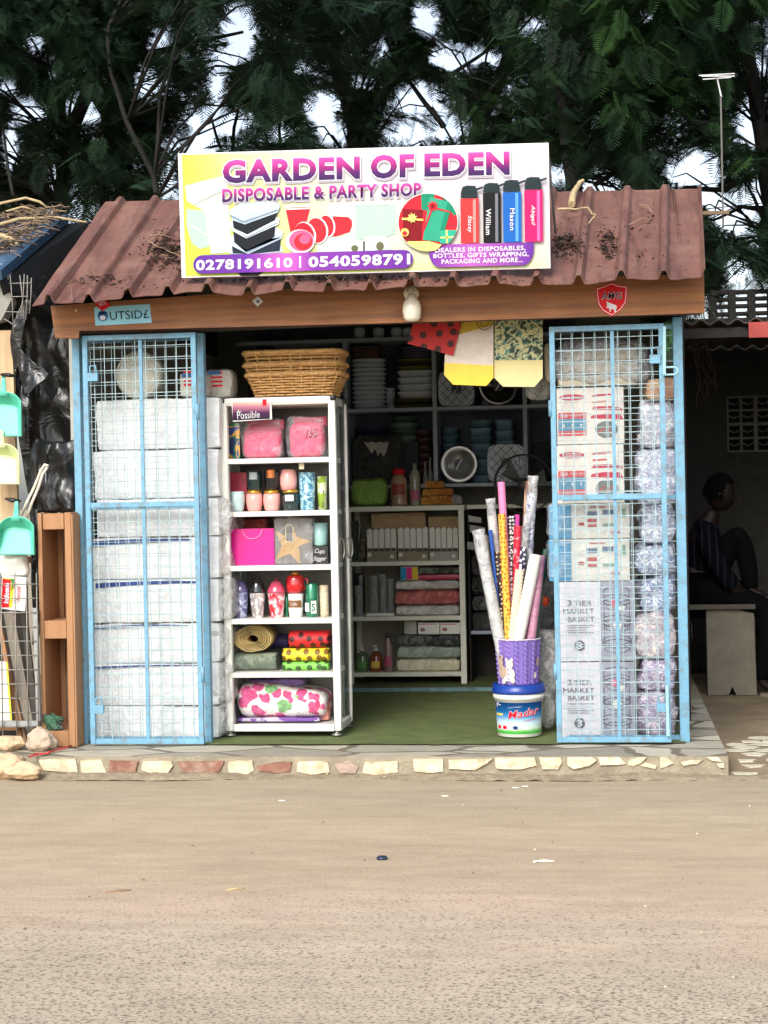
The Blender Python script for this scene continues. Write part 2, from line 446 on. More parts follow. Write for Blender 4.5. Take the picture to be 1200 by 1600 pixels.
def crazy(name, stone, joint, scale, jw=.045, sx=.55, bump=.6, var=.5):
    m, t, b = nodes(name)
    v = coords(t, (sx, 1, 1))
    n0 = nd(t, 'ShaderNodeTexNoise', Scale=5, Detail=3); t.links.new(v, n0.inputs[0])
    mv = t.nodes.new('ShaderNodeMix'); mv.data_type = 'VECTOR'; mv.inputs[0].default_value = .06
    t.links.new(v, mv.inputs[4]); t.links.new(n0.outputs[1], mv.inputs[5])
    vo = t.nodes.new('ShaderNodeTexVoronoi'); vo.feature = 'DISTANCE_TO_EDGE'; vo.inputs['Scale'].default_value = scale
    vc = t.nodes.new('ShaderNodeTexVoronoi'); vc.inputs['Scale'].default_value = scale
    t.links.new(mv.outputs[1], vo.inputs['Vector']); t.links.new(mv.outputs[1], vc.inputs['Vector'])
    sp = t.nodes.new('ShaderNodeSeparateColor'); t.links.new(vc.outputs['Color'], sp.inputs[0])
    lo = tuple(x * (1 - var) for x in lin(*stone)[:3])
    sc = ramp(t, sp.outputs[0], [(.2, lo), (.6, lin(*stone)), (1, tuple(min(1, x * 1.15) for x in lin(*stone)[:3]))])
    n = nd(t, 'ShaderNodeTexNoise', Scale=14, Detail=7, Roughness=.7); t.links.new(v, n.inputs[0])
    k = ramp(t, n.outputs[0], [(.3, (.75, .73, .7)), (.7, (1.08, 1.08, 1.08))])
    m1 = t.nodes.new('ShaderNodeMix'); m1.data_type = 'RGBA'; m1.blend_type = 'MULTIPLY'; m1.inputs[0].default_value = 1
    t.links.new(sc, m1.inputs[6]); t.links.new(k, m1.inputs[7])
    e = ramp(t, vo.outputs[0], [(jw * .7, (0, 0, 0)), (jw, (1, 1, 1))])
    m2 = t.nodes.new('ShaderNodeMix'); m2.data_type = 'RGBA'; m2.inputs[6].default_value = lin(*joint)
    t.links.new(e, m2.inputs[0]); t.links.new(m1.outputs[2], m2.inputs[7])
    t.links.new(m2.outputs[2], b.inputs['Base Color']); b.inputs['Roughness'].default_value = .85
    bp = nd(t, 'ShaderNodeBump', Strength=bump, Distance=.004); t.links.new(e, bp.inputs['Height']); t.links.new(bp.outputs[0], b.inputs['Normal'])
    return m
M_pave = crazy('broken_tile_paving', (180, 174, 156), (112, 104, 88), 4.2, .05, .5, var=.35)
M_conc = mat('rough_mortar', (146, 136, 116), .9, .22, 9, .8, 60)
M_cream = mat('cream_marble', (216, 202, 172), .7, .14, 24, .6, 50, dirt=(168, 148, 116), ds=14, da=.8)
M_redst = mat('rust_red_stone', (140, 98, 82), .8, .2, 24, .5, 60, dirt=(176, 160, 140), ds=12, da=.6)
M_pinkst = mat('grey_pink_stone', (168, 146, 132), .8, .2, 24, .5, 60)
# raised shop apron: mortar body, broken tile top, stone facing on the kerb side
KY = 8.152
pf = thing('pavement', 'raised shop apron of broken pale tiles with stone faced kerb', 'pavement', (-1.2, KY, 0), kind='structure')
del pf['category']
g = MB()
XL, XR = -3.6, .53
def edge(u):
    x = XL + (XR - XL) * u
    return x, KY + .010 * noise.noise(Vector((x * 3, 0, 1)))
def face_fn(u, v):
    x, y = edge(u)
    return (x, y - .012 * (1 - v) + .005 * noise.noise(Vector((x * 9, v * 3, 7))), -.03 + (FLOOR + .03) * v + .003 * noise.noise(Vector((x * 5, v, 2))) * v)
g.grid(face_fn, 160, 6, 0)
g.grid(lambda u, v: (edge(u)[0], edge(u)[1] + (8.62 - edge(u)[1]) * v, FLOOR + .003 * noise.noise(Vector((edge(u)[0] * 5, 1 if v < .01 else 1 + v * 3, 2)))), 160, 5, 1)
g.box(XL, XR, 8.62, 12.2, -.05, FLOOR - .001, 0)
g.box(XL, XR, KY + .03, 8.62, -.05, FLOOR - .02, 0)
g.face([(XR, KY, -.05), (XR, 8.62, -.05), (XR, 8.62, FLOOR), (XR, KY, FLOOR)], 0)
g.build('apron_body', [M_conc, M_pave], pf)
# right flank of the apron shows tile to the back
g = MB(); g.box(.36, XR - .002, 8.62, 10.6, FLOOR - .01, FLOOR + .001); g.build('side_strip', M_pave, pf)
# facing stones, outlines read off the kerb
stones = [
 (0, [(62, 1187), (118, 1186), (124, 1212), (110, 1207), (66, 1203)]), (0, [(126, 1188), (158, 1187), (168, 1208), (160, 1214), (128, 1211)]),
 (0, [(0, 1188), (26, 1188), (28, 1198), (22, 1206), (0, 1206)]),
 (1, [(172, 1188), (216, 1189), (212, 1208), (186, 1211), (171, 1207)]), (0, [(224, 1190), (268, 1189), (270, 1197), (262, 1208), (240, 1209), (222, 1203)]),
 (1, [(275, 1190), (350, 1189), (344, 1205), (318, 1211), (288, 1205)]), (0, [(358, 1190), (376, 1188), (395, 1188), (397, 1204), (380, 1213), (360, 1210), (356, 1200)]),
 (1, [(401, 1197), (430, 1191), (456, 1190), (454, 1206), (430, 1208), (404, 1204)]), (0, [(466, 1190), (512, 1189), (515, 1206), (488, 1210), (464, 1205)]),
 (2, [(522, 1194), (545, 1188), (560, 1197), (556, 1208), (532, 1208)]), (0, [(570, 1190), (621, 1189), (622, 1206), (588, 1211), (567, 1207)]),
 (2, [(632, 1190), (690, 1188), (692, 1205), (640, 1207)]),
 (0, [(646, 1186), (692, 1186), (693, 1205), (670, 1207), (647, 1205)]), (0, [(701, 1187), (768, 1186), (762, 1192), (742, 1203), (702, 1201)]),
 (0, [(773, 1184), (836, 1182), (839, 1196), (812, 1202), (775, 1201)]), (0, [(842, 1184), (876, 1181), (878, 1191), (872, 1202), (848, 1201)]),
 (0, [(886, 1182), (926, 1180), (932, 1188), (920, 1197), (896, 1201), (887, 1196)]), (0, [(934, 1177), (968, 1176), (978, 1193), (962, 1195), (938, 1195)]),
 (0, [(982, 1189), (998, 1180), (1010, 1180), (1002, 1192), (990, 1197), (981, 1195)]), (0, [(1000, 1196), (1008, 1191), (1026, 1196), (1024, 1201)]),
 (0, [(1031, 1182), (1042, 1183), (1052, 1192), (1042, 1197), (1032, 1200)]), (0, [(1064, 1191), (1078, 1188), (1098, 1187), (1090, 1193), (1068, 1196)]),
 (0, [(1104, 1182), (1122, 1181), (1128, 1190), (1112, 1188)]), (0, [(1119, 1193), (1130, 1191), (1132, 1199), (1124, 1199)]),
]
g = MB()
for mi, pts in stones:
    if mi == 2 and pts[0][0] == 632: continue
    P = []
    for x, y in pts:
        p = at(x, y, KY - .008); p.z = min(p.z, FLOOR - .003); P.append(p)
    c = sum(P, Vector()) / len(P)
    Q = []
    for i, p in enumerate(P):                     # break the edges up
        q = P[(i + 1) % len(P)]
        for k in range(4):
            r_ = p.lerp(q, k / 4); r_ += (r_ - c) * .05 * noise.noise(r_ * 60)
            Q.append(r_)
    g.prism(Q, lambda p, d: (p.x, KY - .017 + d + .006 * noise.noise(p * 25), p.z), .03, mi)
g.build('facing_stone', [M_cream, M_redst, M_pinkst], pf)
# crumbled mortar and sand at the kerb foot
M_sand = mat('sandy_grit', (150, 136, 112), .95, .25, 20, 1, 90)
g = MB()
def ridge(u, v):
    x = -3.6 + 5.2 * u
    h = .022 * (noise.noise(Vector((x * 2.1, 5, 0))) + .9) * (1 if x < -1.6 else .6) * math.sin(math.pi * v) + .008 * noise.noise(Vector((x * 18, v * 4, 1)))
    return (x, KY + .02 - .17 * v - .03 * noise.noise(Vector((x * 3, 1, 9))), max(-.02, h - .005))
g.grid(ridge, 260, 8)
tag(g.build('sand_drift', M_sand), 'grey sandy grit swept against the kerb foot', kind='stuff')
g = MB()
for k in range(150):
    x = random.uniform(-3.3, 1.0); y = random.choice([KY - .08 * random.random() ** 2 - .02, random.uniform(4.3, 8.0)]); r = random.uniform(.003, .009)
    if y < 7.9: r *= .8
    g.lathe(x, y, [(r * .5, 0), (r, r * .5), (r * .7, r), (.0005, r * 1.3)], 5, random.choice([0, 0, 1]), gz(x, y) - .006)
tag(g.build('gravel', [M_conc, M_cream], loc=(0, 0, 0)), 'loose grit and tiny stones scattered on the road', kind='stuff')

# side yard to the right, a little lower than the apron
M_yard = mat('packed_earth_yard', (128, 112, 88), .95, .25, 5, .7, 40)
g = MB(); g.grid(lambda u, v: (XR + .001 + 5 * u, KY - .04 + 6.2 * v, -.012 + .05 * min(1, v * 18) + .004 * noise.noise(Vector((u * 20, v * 22, 0)))), 50, 60, 0)
tag(g.build('yard_ground', M_yard), 'brown packed earth yard beside the shop', kind='structure')
g = MB()
for i in range(7):
    for j in range(9):
        cx = XR + .08 + i * .15 + (j % 2) * .07 + random.uniform(-.02, .02); cy = KY + .04 + j * .11 + random.uniform(-.015, .015)
        if random.random() < .05 or (j > 6 and random.random() < .4): continue
        n = random.randint(4, 6); a0 = random.random() * 6; rx_, ry_ = random.uniform(.055, .095), random.uniform(.044, .064)
        pts = [(max(XR + .012, cx + rx_ * random.uniform(.7, 1.2) * math.cos(a0 + 2 * math.pi * q / n)), cy + ry_ * random.uniform(.8, 1.15) * math.sin(a0 + 2 * math.pi * q / n)) for q in range(n)]
        z = -.012 + .05 * min(1, (cy - KY + .04) / 6.2 * 18) + .003
        g.prism(pts, lambda p, d: (p[0], p[1], z - d), .03)
tag(g.build('stepping_paving', mat('pale_paving_stone', (198, 192, 172), .8, .15, 12, .5, 40)), 'broken pale stones set into the earth yard', kind='structure')
# left flank ground
M_earth = mat('bare_earth', (120, 106, 84), .95, .25, 6, .8, 30)
g = MB(); g.grid(lambda u, v: (-6.2 + 2.6 * u, KY + .02 + 4 * v, FLOOR - .01), 10, 10); tag(g.build('verge_ground', M_earth), 'bare earth in front of the neighbouring stall', kind='structure')

# ================================================================== KIOSK
M_blue = mat('sky_blue_paint', (108, 160, 187), .5, .10, 7, .2, 60, dirt=(110, 112, 106), ds=22, da=.75)
M_wire = mat('blue_grey_wire', (158, 180, 186), .5, .15, 10, metal=.2)
M_dark = mat('dark_plywood', (46, 42, 40), .85, .3, 3, .2, 20)
M_beam = mat('orange_brown_board', (140, 90, 50), .6, .25, 5, .3, 30, stretch=(.35, 3, 9), dirt=(92, 58, 36), ds=2.4, da=.8)
M_edge = mat('dark_board_edge', (70, 40, 24), .8, .2, 10)
M_carpet = mat('green_outdoor_carpet', (98, 112, 60), .95, .25, 7, .9, 220, dirt=(104, 98, 66), ds=3, da=.6)

WL, WR = -2.72, .372
bd = thing('kiosk', 'small street kiosk with brown timber fascia and maroon metal roof', 'kiosk', (-1.17, 9, FLOOR))
g = MB()
g.box(WL - .03, WL, 8.66, 12.1, FLOOR, 2.33); g.box(WR, WR + .02, 9.4, 12.1, FLOOR, 2.3)
g.box(WL - .03, WR + .02, 12.06, 12.1, FLOOR, 2.54)
M_inn = mat('grey_inner_board', (176, 174, 166), .85, .15, 3)
g.build('wall', M_inn, bd)
g = MB(); g.box(WL, WR, 8.6, 9.3, 2.30, 2.315); g.build('ceiling_board', M_inn, bd)
# blue corner posts
def post(name, px0, px1, ptop, pbot, Y, d=.05):
    a, b = at((px0 + px1) / 2, ptop, Y), at((px0 + px1) / 2, pbot, Y)
    w_ = abs(at(px1, 850, Y).x - at(px0, 850, Y).x)
    g = MB(); x = (a.x + b.x) / 2; g.box(x - w_ / 2, x + w_ / 2, Y, Y + d, FLOOR, a.z); g.build(name, M_blue, bd, bevel=.003); return x, w_
post('corner_post', 118.5, 130, 520, 1162, 8.58, .06)
post('corner_post', 1057, 1072, 495, 1162, 8.60, .06)
post('door_post', 314, 324, 520, 1162, 8.60, .05)
# threshold at the inner step
g = MB(); g.box(WL + .02, WR - .02, 10.83, 12.05, FLOOR, FLOOR + .028, 0); g.box(WL + .02, WR - .02, 10.815, 10.83, FLOOR, FLOOR + .03, 1)
g.build('inner_step', [M_carpet, mat('worn_blue_sill', (104, 140, 146), .7, .3, 14, dirt=(70, 84, 70), ds=10, da=.8)], bd)
# carpet with a frayed front edge
g = MB()
def cf(u, v):
    x = -2.05 + (WR - .02 + 2.05) * u
    y0 = 8.515 + .012 * noise.noise(Vector((x * 7, 0, 0))) - (.02 if noise.noise(Vector((x * 4, 9, 0))) > .35 else 0) + .05 * max(0, (x + .3))
    y = y0 + (10.82 - y0) * v
    return (x, y, FLOOR + .006 + .004 * abs(noise.noise(Vector((x * 3, y * 4, 2)))) + (.006 * math.exp(-((y - 9.75) / .02) ** 2)))
g.grid(cf, 120, 60); tag(g.build('carpet', M_carpet), 'worn green outdoor carpet covering the shop floor', 'carpet')
# fascia: follows the photographed outline, real board thickness
g = MB()
BY = 8.42
outl = [(79, 478), (86, 528), (123, 529), (124, 517), (600, 505), (858, 497), (1101, 489), (1100, 428), (600, 440), (300, 462)]
g.prism([at(x, y, BY) for x, y in outl], lambda p, d: (p.x, p.y + d, p.z), .03, 0, 1)
g.build('fascia_board', [M_beam, M_edge], bd)
g = MB(); p0, p1 = at(124, 520, BY + .03), at(1095, 493, BY + .03)
g.bar((p0.x, BY + .07, p0.z + .02), (p1.x, BY + .07, p1.z + .03), .04, .04); g.build('fascia_batten', M_edge, bd)
g = MB(); g.bar((WL, 8.64, 2.2), (WR, 8.64, 2.235), .05, .05); g.build('lintel', M_dark, bd)

# roof: ribbed sheet, wavy at the eave
def roofmat():
    m, t, b = nodes('faded_maroon_sheet')
    v = coords(t)
    n = nd(t, 'ShaderNodeTexNoise', Scale=3.2, Detail=8, Roughness=.7); t.links.new(v, n.inputs[0])
    col = ramp(t, n.outputs[0], [(.3, lin(98, 64, 56)), (.5, lin(114, 76, 66)), (.68, lin(130, 96, 84))])
    n2 = nd(t, 'ShaderNodeTexNoise', Scale=16, Detail=8, Roughness=.8); t.links.new(v, n2.inputs[0])
    k = ramp(t, n2.outputs[0], [(.5, (0, 0, 0)), (.66, (.6, .6, .6))])
    mx = t.nodes.new('ShaderNodeMix'); mx.data_type = 'RGBA'; t.links.new(k, mx.inputs[0]); t.links.new(col, mx.inputs[6]); mx.inputs[7].default_value = lin(112, 92, 80)
    vs_ = coords(t, (5, .5, 1)); n5 = nd(t, 'ShaderNodeTexNoise', Scale=3.5, Detail=9, Roughness=.78); t.links.new(vs_, n5.inputs[0])
    k5 = ramp(t, n5.outputs[0], [(.36, (.62, .58, .56)), (.5, (1, 1, 1)), (.68, (1.18, 1.16, 1.14))]); m5 = t.nodes.new('ShaderNodeMix'); m5.data_type = 'RGBA'; m5.blend_type = 'MULTIPLY'; m5.inputs[0].default_value = 1; t.links.new(mx.outputs[2], m5.inputs[6]); t.links.new(k5, m5.inputs[7]); mx = m5
    t.links.new(mx.outputs[2], b.inputs['Base Color']); b.inputs['Roughness'].default_value = .6; b.inputs['Metallic'].default_value = .0
    bp = nd(t, 'ShaderNodeBump', Strength=.3, Distance=.006); t.links.new(n2.outputs[0], bp.inputs['Height']); t.links.new(bp.outputs[0], b.inputs['Normal'])
    return m
M_roof = roofmat()
E0, E1 = at(50, 474, 8.2), at(1101, 428, 8.2)
RGX0, RGX1 = at(165, 315, 9.5), at(1095, 295, 9.5)
PITCH = .1985
def rib(s):
    """trapezoid rib height across the sheet"""
    q = (s / PITCH) % 1.0
    if q < .13: return 1.0
    if q < .21: return 1 - (q - .13) / .08
    if q > .92: return (q - .92) / .08
    return 0
W0 = E1.x - E0.x
def roof_pt(u, v, back=0):
    x0 = E0.x + (E1.x - E0.x) * u; x1 = RGX0.x + (RGX1.x - RGX0.x) * u
    x = x0 + (x1 - x0) * v; y = 8.2 + 1.3 * v
    z0 = E0.z + (E1.z - E0.z) * u; z1 = RGX0.z + (RGX1.z - RGX0.z) * u
    z = z0 + (z1 - z0) * v
    wav = .022 * noise.noise(Vector((u * 14, 0, 3))) * (1 - v) ** 3 + .006 * noise.noise(Vector((u * 30, v * 6, 0)))
    y += (.05 * noise.noise(Vector((u * 11, 4, 3))) + .02 * noise.noise(Vector((u * 40, 8, 3)))) * (1 - v) ** 6
    h = .026 * rib(u * W0 + .125)
    z += (.030 * math.exp(-((u - .22) / .13) ** 2) + .014 * math.exp(-((u - .52) / .2) ** 2)) * (1 - v) ** 2
    bow = -.014 * (1 - rib(u * W0 + .125)) * (1 - v) ** 2
    return Vector((x, y - h * .4, z + wav + h + bow))
g = MB(); g.grid(lambda u, v: roof_pt(u, v), 420, 26, 0, False)
g.grid(lambda u, v: (RGX0.x + (RGX1.x - RGX0.x) * u, 9.5 + 2.8 * v, RGX0.z + (RGX1.z - RGX0.z) * u + .026 * rib(u * W0 + .125) - .5 * v), 420, 2, 0, False)
ro = g.build('roof', M_roof, bd)
sm = ro.modifiers.new('thick', 'SOLIDIFY'); sm.thickness = .004; sm.offset = -1
g = MB()
def under(u, v):
    p = roof_pt(.012 + .976 * u, v); return (p.x, p.y, E0.z + (E1.z - E0.z) * u + ((RGX0.z + (RGX1.z - RGX0.z) * u) - (E0.z + (E1.z - E0.z) * u)) * v - .03)
g.grid(lambda u, v: under(u, .21 + .79 * v), 20, 8); g.grid(lambda u, v: (under(u, 1)[0], 9.5 + 2.6 * v, under(u, 1)[2] - .47 * v), 20, 3)
g.build('roof_lining', M_inn, bd)
for x in (WL - .02, WR + .01):
    zt_ = lambda v, b=0: under(.5 if x > -1 else .02, v)[2] + .02 - .47 * b; zz = [2.2, 2.2, zt_(.21), zt_(1), zt_(1, 1)]; yy = [12.1, 8.47, 8.47, 9.5, 12.1]
    g = MB(); g.face([(x, y_, z_) for y_, z_ in zip(yy, zz)]); g.face([(x - .012, y_, z_) for y_, z_ in zip(yy, zz)][::-1]); g.build('gable_board', M_dark, bd)
# a torn fold near the left eave
g = MB()
for k, (px, py) in enumerate([(112, 462), (116, 440), (124, 450), (113, 470)]): pass
pts = [at(110, 468, 8.17), at(112, 448, 8.2), at(122, 438, 8.24), (at(126, 447, 8.24)), at(116, 455, 8.2), at(114, 470, 8.16)]
g.prism(pts, lambda p, d: (p[0], p[1] + d, p[2]), .006); g.build('bent_sheet_edge', M_roof, bd)

# wall pole behind the sign, leaning
g = MB(); g.bar(at(856, 232, 8.62), at(868, 365, 8.62), .012, .012); g.bar(at(853, 222, 8.45), at(857, 235, 8.62), .008); sp = g.build('sign_prop', mat('dark_iron', (42, 36, 34), .6, .2))
tag(sp, 'thin dark iron rod propping the signboard from behind at its right end', 'prop')

# gates: each leaf folded back over a fixed mesh bay
def leaf(label, xl, xr, Y, ztop, zmid, xm, hinge_side, lean=0, cat='gate', bar_extra=None, mesh_off=0):
    t = thing('mesh_gate', label, cat, ((xl + xr) / 2, Y, FLOOR + .01), 'blue wire mesh gates')
    z0 = FLOOR + .012; w_ = .026; d = .026
    g = MB()
    def X(x, z): return x - lean * (z - z0)
    for xa in (xl + w_ / 2, xr - w_ / 2):
        g.bar((X(xa, z0), Y, z0), (X(xa, ztop), Y, ztop), w_, d, up=(0, 1, 0))
    for z in (z0 + w_ / 2, zmid, ztop - w_ / 2):
        g.bar((X(xl + w_, z), Y + .001, z), (X(xr - w_, z), Y + .001, z), .024, w_)
    g.build('gate_frame', M_blue, t, bevel=.002)
    g = MB(); g.bar((X(xm, z0 + w_), Y + .008, z0 + w_), (X(xm, zmid - .013), Y + .008, zmid - .013), .018, .012, up=(0, 1, 0))
    g.bar((X(xm, zmid + .013), Y + .008, zmid + .013), (X(xm, ztop - w_), Y + .008, ztop - w_), .018, .012, up=(0, 1, 0)); g.build('middle_bar', M_blue, t)
    g = MB(); r = .0016
    n = int((xr - xl) / .0565)
    for k in range(1, n + 1):
        x = xl + k * (xr - xl) / (n + 1) + mesh_off
        g.bar((X(x, z0), Y + .016, z0 + .004), (X(x, ztop), Y + .016, ztop - .004), r * 2, r * 2, up=(0, 1, 0))
    n = int((ztop - z0) / .060)
    for k in range(1, n + 1):
        z = z0 + k * (ztop - z0) / (n + 1)
        g.bar((X(xl, z) + .003, Y + .019, z), (X(xr, z) - .003, Y + .019, z + .002), r * 2, r * 2)
    g.build('wire_mesh', M_wire, t)
    g = MB()
    hx = xr if hinge_side == 'r' else xl
    for z in (z0 + .35, ztop - .4): MB().tube([(X(hx, z) , Y - .005, z - .04), (X(hx, z), Y - .005, z + .04)], .011, 10).build('hinge', M_blue, t)
    return t, X
def bay(label, xl, xr, Y, ztop, zmid):
    t = thing('mesh_bay', label, 'mesh panel', ((xl + xr) / 2, Y, FLOOR), 'fixed mesh panels behind the gates')
    z0 = FLOOR + .02
    for z in (z0, zmid, ztop): MB().bar((xl, Y, z), (xr, Y, z), .022, .022).build('rail', M_blue, t)
    g = MB(); r = .0014; n = int((xr - xl) / .0565)
    for k in range(1, n + 1):
        x = xl + k * (xr - xl) / (n + 1); g.bar((x, Y - .012, z0), (x, Y - .012, ztop), r * 2, r * 2, up=(0, 1, 0))
    n = int((ztop - z0) / .062)
    for k in range(1, n):
        z = z0 + .02 + k * (ztop - z0) / n; g.bar((xl - .02, Y - .016, z), (xr + .03, Y - .016, z), r * 2, r * 2)
    g.build('wire_mesh', M_wire, t)
    return t
# left bay + leaf
lx0 = (at(120, 850, 8.58).x); 
l0, l1 = at(136, 850, 8.5).x, at(313, 850, 8.5).x
zt = at(222, 522, 8.5).z; zm = at(225, 788, 8.5).z
Lf, Xl = leaf('left blue mesh gate folded back in front of the stacked white packs', l0, l1, 8.5, zt, zm, at(225, 850, 8.5).x, 'r')
bay('fixed blue mesh bay behind the left folded gate', at(131, 850, 8.62).x, at(314, 850, 8.62).x, 8.63, at(222, 530, 8.6).z, at(225, 792, 8.6).z)
# right bay + leaf
r0, r1 = at(864, 830, 8.53).x, at(1043, 830, 8.53).x
zt2 = at(950, 508, 8.53).z; zm2 = at(950, 776, 8.53).z
Rf, Xr = leaf('right blue mesh gate folded back in front of the boxed goods', r0, r1, 8.53, zt2, zm2, at(962, 830, 8.53).x, 'l')
bay('fixed blue mesh bay behind the right folded gate', at(880, 830, 8.64).x, at(1058, 830, 8.64).x, 8.645, at(960, 512, 8.6).z, at(960, 778, 8.6).z)
def lock(p, par, s=1):
    x, y, z = p; g = MB()
    g.box(x - .022 * s, x + .03 * s, y - .03, y - .008, z - .02, z + .022)
    g.tube([(x - .012, y - .02, z + .022), (x - .012, y - .02, z + .055), (x + .018, y - .02, z + .06), (x + .022, y - .02, z + .022)], .005, 8)
    g.build('lock_staple', M_blue, par, bevel=.003)
lock(tuple(at(146, 590, 8.5)), Lf); lock(tuple(at(155, 1108, 8.5)), Lf)
lock(tuple(at(1022, 562, 8.53)), Rf); lock(tuple(at(1033, 1105, 8.53)), Rf)
g = MB(); a = at(1036, 576, 8.5); b_ = at(1036, 583, 8.5); q = []
for k in range(9):
    th_ = -math.pi / 2 + math.pi * k / 8
    q.append((a.x + .05 + .02 * math.cos(th_), a.y, a.z - .012 + .018 * math.sin(th_)))
g.tube([(a.x, a.y, a.z - .03)] + q + [(a.x, a.y, a.z + .006)], .005, 8); g.bar(at(1038, 510, 8.5), at(1038, 585, 8.5), .014, .014, up=(0, 1, 0))
MB().bar(at(1042, 1070, 8.5), at(1044, 1150, 8.5), .014, .014, up=(0, 1, 0)).build('drop_bolt', mat('pale_bolt_paint', (150, 190, 196), .4, .1), Rf)
g.build('slide_bolt', mat('pale_bolt_paint', (150, 190, 196), .4, .1), Rf)
# ================================================================== SIGNBOARD
SY = 8.26
def sg(px, py, L=0): return at(px, py, SY - .0015 * L)
sb = thing('signboard', 'long printed white and lime signboard reading GARDEN OF EDEN on the roof', 'sign', at(570, 434, SY))
C4 = [(278, 240), (857, 223), (860, 419), (284, 434)]
g = MB(); g.prism(C4[::-1], lambda p, d: sg(*p) + Vector((0, d, 0)), .035); g.build('panel', mat('white_sign_frame', (226, 222, 224), .5, .05), sb)
# printed sheet: lime at the left and foot fading to white
def printmat():
    m, t, b = nodes('sign_print')
    a = t.nodes.new('ShaderNodeAttribute'); a.attribute_name = 'grad'
    t.links.new(ramp(t, a.outputs['Fac'], [(0, lin(184, 202, 70)), (.3, lin(194, 204, 112)), (.62, lin(198, 198, 168)), (1, lin(190, 184, 192))]), b.inputs['Base Color'])
    b.inputs['Roughness'].default_value = .5; b.inputs['Specular IOR Level'].default_value = .2
    n = nd(t, 'ShaderNodeTexNoise', Scale=3, Detail=3); v = coords(t, (1, 1, 5)); t.links.new(v, n.inputs[0])
    bp = nd(t, 'ShaderNodeBump', Strength=.15, Distance=.02); t.links.new(n.outputs[0], bp.inputs['Height']); t.links.new(bp.outputs[0], b.inputs['Normal'])
    return m
g = MB(); gr = []
def bil(u, v):
    bl, br, tr, tl = (290, 432), (858.5, 417.5), (855.5, 225), (284, 242)
    x = (bl[0] * (1 - u) + br[0] * u) * (1 - v) + (tl[0] * (1 - u) + tr[0] * u) * v
    y = (bl[1] * (1 - u) + br[1] * u) * (1 - v) + (tl[1] * (1 - u) + tr[1] * u) * v
    return x, y
for a in range(41):
    for b_ in range(21):
        u, v = a / 40, b_ / 20
        k = min(1, u / .55) * .8 + .35 * v - .1
        if u < .11: k *= u / .11
        if v < .25: k -= (.25 - v) * 1.5 * (1 - .3 * u)
        gr.append(max(0, min(1, k + .25 * max(0, u - .5))))
g.grid(lambda u, v: sg(*bil(u, v), 1), 40, 20); g.g['grad'] = gr; g.build('printed_sheet', printmat(), sb)
TRI = grad('title_print', [(0, (34, 6, 74)), (.28, (74, 8, 92)), (.55, (144, 14, 108)), (1, (206, 70, 160))])
M_wh = mat('print_white', (208, 206, 210), .4, .02)
M_sh = mat('print_grey_shadow', (160, 152, 166), .5, .04)
def stext(s, tl, tr, bl, br, m, L, bold=.03, grow=0, dx=0, dy=0, italic=0, name='lettering', par=None):
    o_ = lambda p: (p[0] + dx, p[1] + dy)
    return text(s, quadmap(o_(tl), o_(tr), o_(bl), o_(br), lambda x, y: sg(x, y, L)), m, par or sb, bold, name, grow, italic)
for s, q, bo in (('GARDEN', [(348, 250), (562, 244), (347.5, 287), (562.5, 279.5)], .045), ('OF', [(579, 242), (647, 240), (579, 280), (647, 277)], .045), ('EDEN', [(663, 240), (796, 236.5), (663, 276), (796.5, 273)], .045),
              ('DISPOSABLE & PARTY SHOP', [(347, 295), (658, 285), (347, 316.5), (658, 306)], .04)):
    stext(s, *q, M_sh, 4, bo + .03, .03, dx=1, dy=3.2, name='letter_shadow'); stext(s, *q, M_wh, 5, bo + .032, .032, name='letter_outline'); stext(s, *q, TRI, 6, bo)
def sp_(pts, m, L, name='printed_shape', crop='A'):
    ox, oy = (270, 230) if crop == 'A' else (570, 220)
    g = MB(); g.face([sg(ox + x / 4, oy + y / 4, L) for x, y in pts][::-1]); return g.build(name, m, sb)
def multi(lst, name):
    """several printed patches of one picture as one mesh"""
    g = MB(); ms = []
    for pts, m, L, crop in lst:
        ox, oy = (270, 230) if crop == 'A' else (570, 220)
        if m not in ms: ms.append(m)
        P = [sg(ox + x / 4, oy + y / 4, L) for x, y in pts]
        # face the viewer
        nrm = Vector()
        for i in range(len(P)): nrm += P[i].cross(P[(i + 1) % len(P)])
        nrm = nrm - Vector()
        ar = sum((P[i].x * P[(i + 1) % len(P)].z - P[(i + 1) % len(P)].x * P[i].z) for i in range(len(P)))
        if ar < 0: P = P[::-1]
        g.face(P, ms.index(m))
    return g.build(name, ms, sb)
pm = lambda n, c: mat('print_' + n, c, .55, .05, 8, spec=.15)
blk, blk2, lid, lid2 = pm('black', (22, 26, 34)), pm('navy_black', (30, 40, 56)), pm('lid_grey', (176, 190, 202)), pm('lid_pale', (206, 216, 222))
lidd = pm('lid_edge', (120, 140, 158))
pal, pal2, pal3 = pm('pale_box', (188, 198, 186)), pm('pale_blue_box', (164, 190, 176)), pm('paler_box', (198, 206, 196))
multi([([(75, 240), (310, 180), (345, 205), (335, 330), (210, 405), (90, 340)], pal, 2, 'A'), ([(85, 385), (205, 400), (218, 540), (228, 620), (170, 636), (120, 600), (88, 500)], pal2, 2, 'A'),
       ([(200, 400), (345, 330), (372, 655), (240, 668), (215, 540)], pal3, 3, 'A'), ([(120, 340), (330, 240), (335, 262), (125, 360)], pal3, 4, 'A'), ([(92, 470), (212, 545), (212, 556), (92, 486)], pal3, 4, 'A')], 'pale_box_picture')
